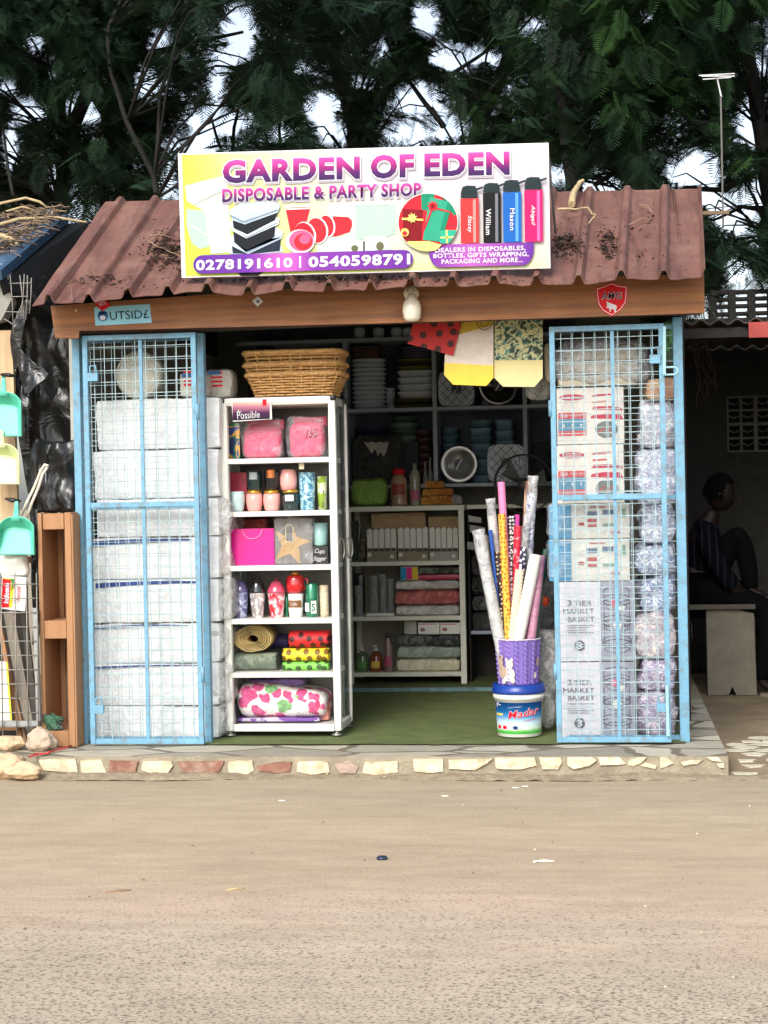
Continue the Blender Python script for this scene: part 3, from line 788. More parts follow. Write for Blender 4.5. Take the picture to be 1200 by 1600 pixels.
multi([([(975, 350), (1260, 340), (1260, 560), (1100, 570), (975, 480)], pal3, 2, 'A'), ([(-60, 396), (190, 398), (190, 580), (130, 604), (-60, 620)], pal2, 2.5, 'B'), ([(900, 570), (1000, 560), (1090, 560), (1200, 590), (1200, 648), (900, 655)], pal3, 3, 'A'),
       ([(-10, 600), (60, 590), (130, 600), (170, 680), (-10, 690)], pal, 3, 'B'), (disc(1137, 632, 22, 20), pm('tube_hole', (96, 96, 70)), 4, 'A'), (disc(95, 658, 24, 27), pm('tube_hole', 0), 4, 'B'), (disc(110, 398, 34, 7), pal, 4, 'B')], 'paper_roll_picture')
multi([([(405, 785), (570, 780), (530, 803), (425, 804)], blk, 3, 'A'), ([(362, 620), (350, 665), (500, 672), (690, 655), (680, 620)], lid, 3, 'A'),
       ([(368, 600), (470, 660), (675, 575), (668, 648), (480, 668), (375, 662)], blk2, 4, 'A'), ([(350, 565), (380, 548), (460, 640), (640, 500), (692, 530), (680, 570), (470, 668), (365, 615)], lid, 5, 'A'),
       ([(380, 590), (455, 655), (675, 555), (672, 565), (465, 662)], lidd, 5.5, 'A'),
       ([(378, 525), (460, 562), (642, 485), (635, 560), (462, 642), (385, 595)], blk, 6, 'A'), ([(353, 470), (378, 452), (465, 540), (645, 438), (666, 446), (660, 482), (460, 570), (368, 520)], lid2, 7, 'A'),
       ([(375, 500), (462, 558), (655, 468), (655, 476), (462, 566)], lidd, 7.5, 'A'),
       ([(372, 445), (450, 478), (655, 398), (640, 455), (465, 545), (380, 505)], blk, 8, 'A'), ([(350, 395), (420, 352), (600, 338), (665, 352), (668, 375), (655, 408), (450, 482), (370, 455)], lid, 9, 'A'),
       ([(400, 395), (450, 368), (600, 355), (625, 370), (610, 385), (450, 425)], lid2, 10, 'A'), ([(358, 420), (440, 462), (655, 388), (655, 396), (445, 474), (362, 436)], lidd, 10, 'A')], 'food_box_picture')
red, red2, pink, rw = pm('cup_red', (222, 38, 50)), pm('cup_dark_red', (176, 24, 44)), pm('cup_pink', (236, 90, 130)), pm('cup_rim', (240, 210, 212))
multi([([(705, 385), (858, 380), (830, 490), (735, 530)], red, 3, 'A'), ([(698, 366), (862, 360), (860, 372), (700, 378)], rw, 4, 'A'), ([(704, 384), (859, 378), (857, 386), (706, 392)], rw, 4, 'A'),
       ([(1000, 432), (1095, 436), (1118, 455), (1120, 490), (1105, 530), (1002, 560)], red, 4, 'A'), (disc(965, 492, 50, 72, 28, -.15), rw, 5, 'A'), (disc(960, 492, 44, 66, 28, -.15), red, 5.5, 'A'), ([(870, 460), (940, 440), (960, 560), (900, 600)], red, 6, 'A'),
       (disc(905, 520, 66, 84, 28, -.2), rw, 7, 'A'), (disc(899, 520, 60, 78, 28, -.2), red, 7.5, 'A'), (disc(828, 548, 66, 84, 28, -.3), rw, 8, 'A'), (disc(822, 548, 60, 78, 28, -.3), red2, 8.5, 'A'),
       (disc(795, 590, 90, 76, 30), rw, 9, 'A'), (disc(803, 584, 76, 66, 30), pink, 9.5, 'A'), (disc(815, 592, 56, 52, 28), red, 10, 'A'), (disc(825, 575, 34, 30, 28), pink, 10.5, 'A')], 'red_cup_picture')
def rrect(x0, x1, yc0, yc1, h0, h1, crop):
    """tilted bar with round ends; centre heights at both ends"""
    pts = []
    for k in range(13):
        a = math.pi / 2 + math.pi * k / 12; pts.append((x0 + h0 + h0 * math.cos(a) * 1.0, yc0 - h0 * math.sin(a)))
    for k in range(13):
        a = -math.pi / 2 + math.pi * k / 12; pts.append((x1 - h1 + h1 * math.cos(a), yc1 - h1 * math.sin(a)))
    return pts
def gface(pts, L, m, name, axis=0):
    g = MB(); P = [sg(x, y, L) for x, y in pts]
    ar = sum((P[i].x * P[(i + 1) % len(P)].z - P[(i + 1) % len(P)].x * P[i].z) for i in range(len(P)))
    xs_ = [p[0] for p in pts]; a, b_ = min(xs_), max(xs_)
    gr = [(p[0] - a) / (b_ - a) for p in pts]
    if ar < 0: P = P[::-1]; gr = gr[::-1]
    g.face(P); g.g['grad'] = gr; return g.build(name, m, sb)
def strip_banner(x0, x1, yt0, yt1, yb0, yb1, L, m, name, round_):
    """vertical slices so the printed run of colour has steps to follow"""
    g = MB(); gr = []; n = 60
    def prof(u):
        x = x0 + (x1 - x0) * u; t = yt0 + (yt1 - yt0) * u; b = yb0 + (yb1 - yb0) * u; h = (b - t) / 2
        dl = min(u, 1 - u) * (x1 - x0)
        it, ib = 0, 0
        if round_ == 'both' and dl < h: it = ib = h - math.sqrt(max(0, h * h - (h - dl) ** 2))
        if round_ == 'foot' and dl < h: ib = (h - math.sqrt(max(0, h * h - (h - dl) ** 2))) * 1.5
        return x, t + it, b - ib
    for k in range(n + 1):
        u = .5 - .5 * math.cos(math.pi * k / n); x, t, b = prof(u)
        g.v += [tuple(sg(x, b, L)), tuple(sg(x, t, L))]; gr += [u, u]
    for k in range(n): g.f.append((2 * k, 2 * k + 2, 2 * k + 3, 2 * k + 1)); g.m.append(0); g.s.append(False)
    g.g['grad'] = gr; return g.build(name, m, sb)
PUR = grad('banner_print', [(0, (88, 34, 138)), (.25, (100, 36, 148)), (.42, (190, 90, 180)), (.55, (120, 44, 150)), (1, (92, 30, 140))])
PUR2 = grad('banner_print_two', [(0, (100, 34, 146)), (.4, (170, 84, 170)), (1, (90, 30, 140))])
strip_banner(302, 645, 399, 390, 428, 418.7, 12, PUR, 'number_banner', 'both')
stext('0278191610', (306, 406), (457, 402), (306, 423), (457, 418), M_wh, 13, .035)
g = MB(); g.face([sg(467.5, 418.5, 13), sg(470.5, 418.5, 13), sg(470.5, 400.5, 13), sg(467.5, 400.5, 13)]); g.build('divider', M_wh, sb)
stext('0540598791', (482, 401), (641, 396), (482, 418), (641, 413.5), M_wh, 13, .035)
strip_banner(670, 834, 382.5, 378.5, 418, 414, 12, PUR2, 'dealer_banner', 'foot')
stext('DEALERS IN DISPOSABLES,', (680, 387.5), (821, 383.5), (680, 396), (821, 392), M_wh, 13, .02)
stext('BOTTLES, GIFTS WRAPPING,', (677, 396.5), (826, 393), (677, 404.5), (826, 401.5), M_wh, 13, .02)
stext('PACKAGING AND MORE...', (690, 405.5), (817, 402), (690, 412.5), (817, 409.5), M_wh, 13, .02)
# round picture of wrapped presents
rd, dr, gn, tl_, lm, gold = pm('gift_red', (212, 34, 48)), pm('gift_dark_red', (122, 10, 24)), pm('gift_green', (20, 128, 96)), pm('gift_teal', (40, 162, 134)), pm('gift_lime', (222, 226, 120)), pm('gift_gold', (228, 196, 110))
gl = pm('gift_light_green', (44, 150, 120))
def clip(pts, cx, cy, rx, ry):
    out = []
    n = len(pts)
    for i in range(n):
        for k in range(6):
            x = pts[i][0] + (pts[(i + 1) % n][0] - pts[i][0]) * k / 6; y = pts[i][1] + (pts[(i + 1) % n][1] - pts[i][1]) * k / 6
            d = math.hypot((x - cx) / rx, (y - cy) / ry)
            if d > 1: x = cx + (x - cx) / d; y = cy + (y - cy) / d
            out.append((x, y))
    return out
cl = lambda pts: clip(pts, 395, 510, 184, 180)
star = lambda cx, cy, r, n=9: [(cx + r * (1 if k % 2 else .6) * math.cos(math.pi * k / n), cy + r * (1 if k % 2 else .6) * math.sin(math.pi * k / n)) for k in range(2 * n)]
multi([(disc(395, 510, 190, 186, 40), pal3, 11, 'B'), (disc(395, 510, 184, 180, 40), rd, 12, 'B'), (cl([(235, 425), (365, 432), (355, 625), (238, 628)]), dr, 13, 'B'), (cl([(350, 330), (440, 330), (400, 440), (355, 430)]), gn, 13, 'B'),
       (cl([(405, 350), (545, 385), (478, 632), (362, 620)]), gl, 14, 'B'), (cl([(480, 330), (600, 420), (560, 470), (500, 400)]), gn, 13, 'B'), (cl([(520, 380), (548, 392), (500, 560), (470, 560)]), gn, 15, 'B'),
       (cl([(475, 560), (590, 556), (590, 650), (470, 640)]), tl_, 16, 'B'), (cl([(265, 628), (400, 628), (480, 650), (430, 700), (300, 680)]), lm, 16, 'B'), ([(232, 480), (365, 488), (365, 500), (232, 494)], gold, 15, 'B'),
       ([(425, 400), (436, 402), (372, 560), (364, 552)], rd, 16, 'B'), ([(420, 410), (530, 440), (528, 448), (418, 420)], rd, 16, 'B'), (star(296, 482, 34), gold, 17, 'B'), (star(425, 408, 36), rd, 17, 'B'), (star(425, 408, 16), dr, 18, 'B'),
       (disc(250, 572, 26, 26), gold, 17, 'B'), (disc(250, 578, 15, 14), rd, 18, 'B'), (cl([(505, 556), (516, 556), (520, 640), (510, 640)]), lm, 17, 'B'), (cl([(472, 600), (585, 596), (585, 606), (472, 610)]), lm, 17, 'B')], 'gift_picture')
def bottle_pic(xl, xr, yt, yb, capt, c0, c1, strap, nm, scr):
    body, hi = pm('bottle_' + nm, c0), pm('bottle_hi_' + nm, c1); cap = pm('bottle_cap', (30, 44, 48)); w = xr - xl
    multi([([(xl, yt), (xr, yt - 3), (xr + 2, yb - 4), (xl + 4, yb)], body, 13, 'B'), ([(xl + w * .68, yt + 4), (xl + w * .84, yt + 3), (xl + w * .86, yb - 8), (xl + w * .70, yb - 8)], hi, 14, 'B'),
           ([(xl + 2, yt - 2), (xl + 4, yt - 40), (xl + 14, capt + 6), (xl + 40, capt - 2), (xr - 20, capt), (xr - 8, yt - 36), (xr - 6, yt - 6)], cap, 14, 'B'),
           ([(xl + 20, capt + 40), (strap[0], strap[1]), (strap[0] + 2, strap[1] + 12), (xl + 30, capt + 56)], cap, 15, 'B')], 'bottle_picture')
    s, x, y0, y1, hw = scr
    f = lambda u, v: sg(570 + (x - hw + 2 * hw * v) / 4, 220 + (y0 + (y1 - y0) * u) / 4, 16)
    text(s, f, M_wh, sb, .015, 'bottle_name', italic=.3 if nm in ('red', 'pink') else 0)
bottle_pic(597, 712, 362, 642, 282, (214, 52, 54), (240, 130, 124), (738, 284), 'red', ('Stacey', 655, 468, 575, 17))
bottle_pic(738, 850, 325, 640, 265, (14, 14, 18), (110, 112, 122), (872, 262), 'black', ('William', 772, 425, 588, 16))
bottle_pic(862, 977, 322, 636, 246, (22, 92, 172), (90, 150, 214), (1004, 242), 'blue', ('Mason', 922, 422, 560, 15))
bottle_pic(996, 1112, 308, 632, 228, (214, 26, 98), (240, 100, 160), (1136, 228), 'pink', ('Abigail', 1050, 402, 528, 15))

# ------------------------------------------------------------------ stickers on the fascia (each its own thing)
def fs(px, py, L=1): return at(px, py, BY - .0015 * L)
def sticker(name, label, pts, m, L=1):
    c = [sum(p[0] for p in pts) / len(pts), sum(p[1] for p in pts) / len(pts)]
    t = thing(name, label, 'sticker', fs(*c, L)); g = MB()
    P = [fs(x, y, L) for x, y in pts]
    if sum((P[i].x * P[(i + 1) % len(P)].z - P[(i + 1) % len(P)].x * P[i].z) for i in range(len(P))) > 0: P = P[::-1]
    g.prism(P[::-1], lambda p, d: (p[0], p[1] + d, p[2]), .001); g.build('backing', m, t); return t
t = sticker('sticker', 'light blue sticker reading OUTSID£ with masked face, on the brown fascia', [(147, 480), (234, 475), (237, 504), (149, 509)], pm('light_blue', (140, 196, 214)), 1)
text('UTSID£', quadmap((171, 487), (232, 484), (172, 500), (233, 497), lambda x, y: fs(x, y, 2.5)), pm('dark_slate', (24, 44, 62)), t, .0)
g = MB(); ms = [pm('face_blue', (40, 92, 150)), pm('face_dark', (14, 34, 76)), M_wh]
for k, (cx, cy, rx, ry, L) in enumerate([(160.5, 493.5, 8.2, 8.2, 2.5), (160.5, 489, 7, 2.2, 3), (160.5, 496.5, 4.6, 3.6, 3.5)]):
    g.face([fs(x, y, L) for x, y in disc(cx, cy, rx, ry, 20)][::-1], k)
g.build('masked_face', ms, t)
t = sticker('sticker', 'small tilted red sticker reading WE above the light blue one', [(148, 475), (163, 465), (173, 478), (159, 486)], pm('red_sticker', (206, 34, 40)), 4)
text('WE', quadmap((152, 473), (163, 467.5), (156, 480), (167, 475), lambda x, y: fs(x, y, 5.5)), M_wh, t, .0)
t = sticker('sticker', 'tiny white square sticker tilted on the fascia left of the middle', [(394, 470), (403, 463), (411, 471), (402, 479)], M_wh, 1)
text('■', quadmap((401, 469.5), (405, 469.5), (401, 473), (405, 473), lambda x, y: fs(x, y, 2.5)), pm('dark_slate', 0), t, .0, 'dot')
sh = [(931, 450), (944, 446), (955, 441), (966, 445), (981, 447), (980, 462), (979, 473), (970, 485), (956, 494.5), (941, 486), (934, 475), (932, 462)]
t = sticker('sticker', 'red shield sticker reading AMG with a small white animal at the right of the fascia', sh, pm('shield_red', (204, 30, 40)), 1)
g = MB(); sc_ = lambda k: [(956 + (x - 956) * k, 467.5 + (y - 467.5) * k) for x, y in sh]
o, i = sc_(.93), sc_(.89)
for k in range(len(sh)):
    k2 = (k + 1) % len(sh); g.face([fs(*o[k], 2.5), fs(*i[k], 2.5), fs(*i[k2], 2.5), fs(*o[k2], 2.5)])
g.build('shield_border', M_wh, t)
q = [(940, 457), (971, 456), (940, 468), (971, 467)]
text('AMG', quadmap(*q, lambda x, y: fs(x, y, 3)), M_wh, t, .035, 'letter_outline', .03)
text('AMG', quadmap(*q, lambda x, y: fs(x, y, 4)), pm('black', 0), t, .004)
g = MB()
for a in ([(948, 475), (952, 473), (957, 475), (963, 477), (964, 482), (961, 484), (951, 482)], [(950, 476), (947, 471), (950, 472), (953, 475)], [(953, 482), (955, 482), (954, 487), (952, 486)], [(959, 483), (962, 483), (963, 488), (960, 487)], [(947, 479), (951, 478), (949, 482)]):
    g.face([fs(x, y, 3) for x, y in a][::-1])
g.build('animal_mark', M_wh, t)
# bulb holder
bl_ = thing('wall_lamp', 'white jar shaped lamp with round holder on the brown fascia', 'lamp', at(643, 476, BY))
c = at(643, 459, BY); g = MB()
def faced(g, c, prof, n=24, mi=0):
    """lathe about the axis pointing at the viewer (-Y)"""
    i0 = len(g.v)
    for r, d in prof:
        for j in range(n):
            t_ = 2 * math.pi * j / n; g.v.append((c[0] + r * math.cos(t_), c[1] - d, c[2] + r * math.sin(t_)))
    for k in range(len(prof) - 1):
        for j in range(n):
            j2 = (j + 1) % n; g.f.append((i0 + k * n + j, i0 + k * n + j2, i0 + (k + 1) * n + j2, i0 + (k + 1) * n + j)); g.m.append(mi); g.s.append(True)
    g.f.append(tuple(i0 + (len(prof) - 1) * n + j for j in range(n))); g.m.append(mi); g.s.append(True)
M_cer = mat('cream_ceramic', (222, 214, 188), .35, .06, 8, dirt=(150, 128, 90), ds=8, da=.5)
faced(g, c, [(.038, 0), (.038, .018), (.03, .035), (.012, .045)]); g.build('holder', M_cer, bl_)
g = MB()
for dx in (-.014, .014): faced(g, (c.x + dx, c.y - .03, c.z + .012), [(.004, 0), (.004, .013)], 8)
g.build('screw', mat('dark_iron', 0), bl_)
b0 = at(644, 503, BY - .05); zt_ = at(644, 466, BY - .05).z - b0.z; g = MB()
g.lathe(b0.x, b0.y, [(.004, 0), (.028, .003), (.041, .02), (.046, .05), (.045, zt_ - .04), (.038, zt_ - .015), (.022, zt_), (.018, zt_ + .02)], 28, z0=b0.z)
g.build('shade', mat('milky_glass', (230, 224, 204), .25, .04, 6, coat=.5), bl_)
w_ = thing('nail', 'small nail head in the fascia above the light blue sticker', 'nail', at(119, 485, BY)); g = MB(); faced(g, at(119, 485, BY), [(.006, 0), (.005, .004)], 10); g.build('head', M_cer, w_)
# ================================================================== TREES, SKY LINES
def leafmat(name, a, b_, c_):
    m, t, b = nodes(name)
    v = coords(t); n = nd(t, 'ShaderNodeTexNoise', Scale=1.7, Detail=4); t.links.new(v, n.inputs[0])
    t.links.new(ramp(t, n.outputs[0], [(.3, lin(*a)), (.52, lin(*b_)), (.72, lin(*c_))]), b.inputs['Base Color'])
    b.inputs['Roughness'].default_value = .6; b.inputs['Specular IOR Level'].default_value = .12
    tl = t.nodes.new('ShaderNodeBsdfTranslucent'); tl.inputs[0].default_value = lin(*c_)
    mx = t.nodes.new('ShaderNodeMixShader'); mx.inputs[0].default_value = .06
    t.links.new(b.outputs[0], mx.inputs[1]); t.links.new(tl.outputs[0], mx.inputs[2]); t.links.new(mx.outputs[0], t.nodes['Material Output'].inputs[0])
    return m
M_leaf = leafmat('dark_feathery_leaf', (20, 34, 25), (28, 46, 32), (42, 64, 38))
M_leaf2 = leafmat('lit_feathery_leaf', (34, 56, 36), (48, 78, 44), (70, 104, 54))
M_bark = mat('dark_bark', (28, 27, 25), .9, .3, 8, .8, 40)
rng = np.random.default_rng(11)
# sky openings seen between the crowns: px, py, rx, ry
GAPS = [(375, 45, 26, 50), (130, 168, 26, 20), (45, 168, 26, 18), (232, 130, 22, 22), (340, 185, 52, 22), (300, 226, 42, 16), (262, 280, 10, 36), (500, 165, 26, 22), (665, 25, 22, 26),
        (700, 85, 30, 18), (655, 150, 36, 24), (760, 85, 24, 10), (640, 205, 40, 14), (1178, 190, 30, 34), (1085, 262, 44, 26), (1010, 20, 10, 10), (1145, 330, 34, 30), (340, 120, 14, 40), (520, 205, 26, 14),
        (60, 60, 12, 10), (15, 230, 12, 40), (1150, 420, 20, 20), (935, 285, 40, 14), (1185, 100, 16, 12), (840, 30, 14, 8), (90, 270, 10, 16), (600, 70, 10, 12), (870, 270, 20, 12), (1168, 470, 40, 18), (440, 205, 16, 10), (250, 60, 12, 20), (10, 130, 14, 12),
        (1195, 290, 20, 26), (1110, 305, 26, 14), (700, 195, 26, 12), (560, 120, 10, 8), (470, 100, 8, 10)]

def fronds(cent, rad, n, flen=.34, droop=.5, flat=.75):
    """leaf fronds: a midrib with paired narrow leaflets, returned as quads"""
    P = rng.normal(size=(n, 3)); P /= np.linalg.norm(P, axis=1)[:, None] + 1e-9
    rr = rad * rng.random((n, 1)) ** .45
    base = cent + P * rr * np.array([1, 1, flat])
    d = P * np.array([1, 1, .35]) + rng.normal(size=(n, 3)) * .5; d[:, 2] -= droop * rng.random(n)
    d /= np.linalg.norm(d, axis=1)[:, None]
    up = np.array([0, 0, 1.0]) + rng.normal(size=(n, 3)) * .25
    s = np.cross(d, up); s /= np.linalg.norm(s, axis=1)[:, None] + 1e-9
    nn = np.cross(s, d)
    L = flen * rng.uniform(.6, 1.25, n)
    K = 15
    out = []
    for k in range(K):
        t = .15 + .85 * k / (K - 1)
        c = base + d * (L * t)[:, None] + np.array([0, 0, -1.0]) * (L * .28 * t * t)[:, None]
        pl = (L * .40 * (math.sin(math.pi * min(1, .12 + t * .86)) ** .6 + .08))[:, None]
        wd = (L * .026)[:, None]
        for sg_ in (-1, 1):
            q = s * sg_ * .85 + d * .5 - nn * .12; q /= np.linalg.norm(q, axis=1)[:, None]
            e = d * wd
            jit = 1 + .12 * rng.normal(size=(n, 1))
            out.append(np.stack([c - e * .35, c + q * pl * .5 * jit - e, c + q * pl * jit, c + q * pl * .5 * jit + e * .8], axis=1))
    # midrib sliver
    e = s * (L * .012)[:, None]
    tip = base + d * L[:, None] + np.array([0, 0, -1.0]) * (L * .28)[:, None]
    out.append(np.stack([base - e, tip - e * .3, tip + e * .3, base + e], axis=1))
    Q = np.stack(out, axis=1)
    tipd = base + d * (L * .5)[:, None] - np.array(CAM)
    z = tipd @ np.array(FW); X_ = 600 + FPX * (tipd @ np.array(RT)) / z; Y_ = 800 - FPX * (tipd @ np.array(UP)) / z
    keep = np.ones(n, bool)
    for gx, gy, rx, ry in GAPS: keep &= np.hypot((X_ - gx) / (rx + 7), (Y_ - gy) / (ry + 7)) > 1
    for i in np.nonzero(keep)[0]:
        b_ = base[i]
        if .7 * noise.noise(Vector((b_[0] * 3.6, b_[1] * .25, b_[2] * 3.6))) + .4 * noise.noise(Vector((b_[0] * 9, b_[1] * .2, b_[2] * 9))) > .0 + .25 * (noise.noise(Vector((b_[0] * .8, 3, b_[2] * .8)))): keep[i] = rng.random() < .12
    return Q[keep].reshape(-1, 3)
def crown(name, V, m, parent):
    n = len(V) // 4
    me = bpy.data.meshes.new(name)
    me.vertices.add(len(V)); me.vertices.foreach_set('co', (V - np.array(ORG[parent])).astype(np.float32).ravel())
    me.loops.add(4 * n); me.loops.foreach_set('vertex_index', np.arange(4 * n, dtype=np.int32))
    me.polygons.add(n); me.polygons.foreach_set('loop_start', np.arange(0, 4 * n, 4, dtype=np.int32))
    me.polygons.foreach_set('loop_total', np.full(n, 4, dtype=np.int32))
    me.materials.append(m); me.update(calc_edges=True)
    o = bpy.data.objects.new(name, me); COL.objects.link(o); o.parent = parent; ORG[o] = ORG[parent]
    return o
trees = [  # label, trunk base px, trunk polylines (px,py,r) , depth
 ('leafy tree at the far left behind the blue roof, with a forked trunk', 12.6, (95, 338), [[(95, 600, .09), (95, 330, .085), (103, 235, .08), (135, 145, .075), (160, 85, .06), (176, 20, .05), (190, -90, .03)], [(135, 145, .05), (105, 92, .04), (70, 55, .025), (30, 20, .015)], [(100, 260, .02), (60, 200, .012), (8, 130, .008)], [(135, 130, .03), (170, 40, .02), (150, -40, .015)]], -60, 175),
 ('leafy tree behind the left end of the maroon roof, trunk leaning left', 13.3, (192, 312), [[(198, 600, .11), (192, 312, .105), (180, 245, .085), (172, 178, .07), (140, 130, .05), (106, 94, .04), (60, 40, .03), (40, -40, .02)], [(172, 178, .05), (178, 100, .045), (172, 40, .04), (150, -30, .03)], [(175, 110, .035), (240, 84, .03), (300, 64, .02), (380, 50, .012)], [(215, 312, .03), (195, 250, .03), (190, 190, .02)]], 175, 330),
 ('slim stemmed tree rising just left of the signboard', 11.6, (245, 312), [[(245, 600, .022), (245, 310, .022), (243, 270, .02), (200, 185, .017), (176, 115, .015), (170, 40, .012)], [(245, 280, .014), (250, 190, .012), (256, 140, .011), (280, 55, .01), (302, -10, .008)], [(22, 305, .012), (8, 240, .01), (4, 190, .008)], [(250, 160, .008), (215, 130, .006)]], 330, 470),
 ('broad leafy tree behind the middle of the signboard', 14.5, (560, 300), [[(560, 600, .13), (560, 300, .12), (548, 200, .10), (520, 90, .08), (500, -60, .05)], [(548, 190, .05), (620, 120, .03), (680, 60, .02)], [(345, 320, .02), (350, 235, .015), (330, 180, .01)], [(364, 300, .02), (368, 200, .015), (376, 150, .01)], [(438, 300, .02), (438, 180, .012)]], 470, 660),
 ('dense leafy tree behind the right end of the signboard', 13.8, (730, 300), [[(740, 600, .12), (735, 300, .11), (750, 180, .09), (800, 60, .06), (830, -60, .04)], [(690, 200, .025), (640, 130, .015), (600, 80, .01)], [(690, 130, .02), (770, 70, .012)]], 660, 880),
 ('tall leafy tree with light green sprays over the right of the roof', 12.4, (900, 300), [[(905, 600, .10), (900, 280, .09), (880, 180, .05), (860, 60, .04), (880, -60, .03)], [(848, 186, .014), (910, 160, .014), (980, 138, .012), (1036, 88, .008)], [(908, 102, .016), (925, 70, .013), (946, 38, .010)], [(930, 290, .02), (1000, 240, .012), (1060, 200, .01)]], 880, 1060),
 ('leafy tree at the far right hanging over the aerial', 12.9, (1180, 420), [[(1230, 700, .12), (1215, 400, .11), (1190, 200, .09), (1160, 40, .06), (1150, -60, .04)], [(1200, 330, .02), (1160, 325, .015), (1110, 345, .01)], [(1200, 260, .02), (1130, 300, .02), (1060, 300, .02)], [(1200, 400, .012), (1150, 390, .01), (1100, 370, .008)]], 1060, 1300),
]
def gapval(px, py):
    v = 9
    for gx, gy, rx, ry in GAPS:
        v = min(v, math.hypot((px - gx) / rx, (py - gy) / ry))
    return v
seeds = [[] for _ in trees]
def tree_for(px):
    for i, t_ in enumerate(trees):
        if px < t_[5]: return i
    return len(trees) - 1
k = 0
while k < 1330:
    px = random.uniform(-230, 1400); py = random.uniform(-130, 470)
    if 90 < px < 1040 and py > 345: continue
    if px <= 90 and py > 330: continue
    if gapval(px, py) < .9: continue
    if noise.noise(Vector((px / 60, py / 45, 2))) < -.34: continue
    if 90 < px < 700 and py > 210 and random.random() < .35: continue
    i = tree_for(px + random.uniform(-60, 60)); Y = trees[i][1] + random.uniform(-1.0, 3.2)
    seeds[i].append((px, py, Y)); k += 1
for i, (lab, Y, basepx, polys, xa, xb) in enumerate(trees):
    b0 = at(basepx[0], basepx[1], Y)
    T = thing('tree', lab, 'tree', (b0.x, Y, 0), 'trees behind the shop')
    g = MB()
    for pi, pl in enumerate(polys):
        pts = []; rs = []
        for j, (px, py, r) in enumerate(pl):
            p = at(px, py, Y + (.0 if pi == 0 else .12 * j)); 
            if pi == 0 and j == 0: p = Vector((p.x, Y, -.05))
            pts.append(p); rs.append(r * (.68 if r > .04 else 1))
        # smooth the run
        Q = []; R_ = []
        for j in range(len(pts) - 1):
            for s_ in range(6):
                t_ = s_ / 6; p = pts[j].lerp(pts[j + 1], t_); p += noise.noise_vector(p * 2.2) * .05; Q.append(p); R_.append(rs[j] * (1 - t_) + rs[j + 1] * t_)
        Q.append(pts[-1]); R_.append(rs[-1]); g.tube(Q, R_, 9)
    # twigs to the leaf clusters
    main = [at(px, py, Y) for px, py, r in polys[0][1:]]
    V = []; V2 = []
    for (px, py, Yc) in seeds[i]:
        c = at(px, py, Yc)
        if random.random() < .28:
            a = min(main, key=lambda q: (q - c).length + abs(q.z - c.z + .8)); mid = a.lerp(c, .55) + Vector((random.uniform(-.2, .2), random.uniform(-.1, .1), random.uniform(0, .35)))
            g.tube([a, a.lerp(mid, .5) + Vector((0, 0, .08)), mid, mid.lerp(c, .5) + Vector((0, 0, .05)), c], [.012, .010, .008, .006, .004], 5)
        light = (i >= 4 and py < 230 and random.random() < (.42 if px > 820 else .2))
        gv = gapval(px, py)
        r = .30 if gv < 2.4 else .42
        (V2 if light else V).append(fronds(np.array(c), r, 56 if gv < 2.4 else 70, .205))
    g.build('trunk', M_bark, T)
    crown('crown', np.concatenate(V), M_leaf, T)
    if V2: crown('lit_foliage', np.concatenate(V2), M_leaf2, T)  # lit sprays, their brightness painted as a lighter leaf green
# far green mass low behind everything
def cable(px0, py0, px1, py1, Y, sag, r=.006):
    a, b_ = at(px0, py0, Y), at(px1, py1, Y); pts = []
    for k in range(17):
        t_ = k / 16; p = a.lerp(b_, t_); p.z -= sag * 4 * t_ * (1 - t_); pts.append(p)
    return MB().tube(pts, r, 5)
M_cab = mat('black_cable', (26, 26, 28), .6, .1)
for n_, (c, lab) in enumerate([((-80, 215, 1290, 262, 19, .5), 'upper overhead cable crossing the sky behind the trees'), ((-80, 252, 1290, 305, 19.5, .45), 'lower overhead cable crossing behind the trees'), ((1060, 130, 1260, 245, 18, .2), 'slanting overhead cable at the far right of the sky')]):
    tag(cable(*c).build('overhead_cable', M_cab), lab, 'cable')
# television aerial
ae = thing('television_aerial', 'thin white television aerial on a pole at the right of the roof', 'aerial', at(1128, 355, 10.6))
g = MB(); g.bar(at(1126, 150, 10.6), at(1130, 356, 10.6), .010, .010, up=(0, 1, 0)); g.build('pole', mat('grey_pipe', (84, 82, 78), .5, .1), ae)
g = MB()
for (x0, y0, x1, y1, dy) in ((1092, 118, 1148, 115, 0), (1098, 124, 1142, 121, .1), (1096, 119, 1148, 119, -.1)): g.bar(at(x0, y0, 10.6 + dy), at(x1, y1, 10.6 + dy), .006)
g.bar(at(1120, 118, 10.5), at(1120, 121, 10.75), .010); g.bar(at(1120, 120, 10.6), at(1127, 152, 10.6), .009)
g.build('element', mat('bright_aluminium', (186, 188, 190), .4, .05, metal=.2), ae)
g = MB(); g.bar(at(1096, 333, 10.4), at(1136, 332, 10.6), .03, .02); g.bar(at(1040, 335, 9.9), at(1096, 333, 10.4), .03, .02); g.build('bracket', mat('old_batten', (150, 126, 98), .8, .2), ae)
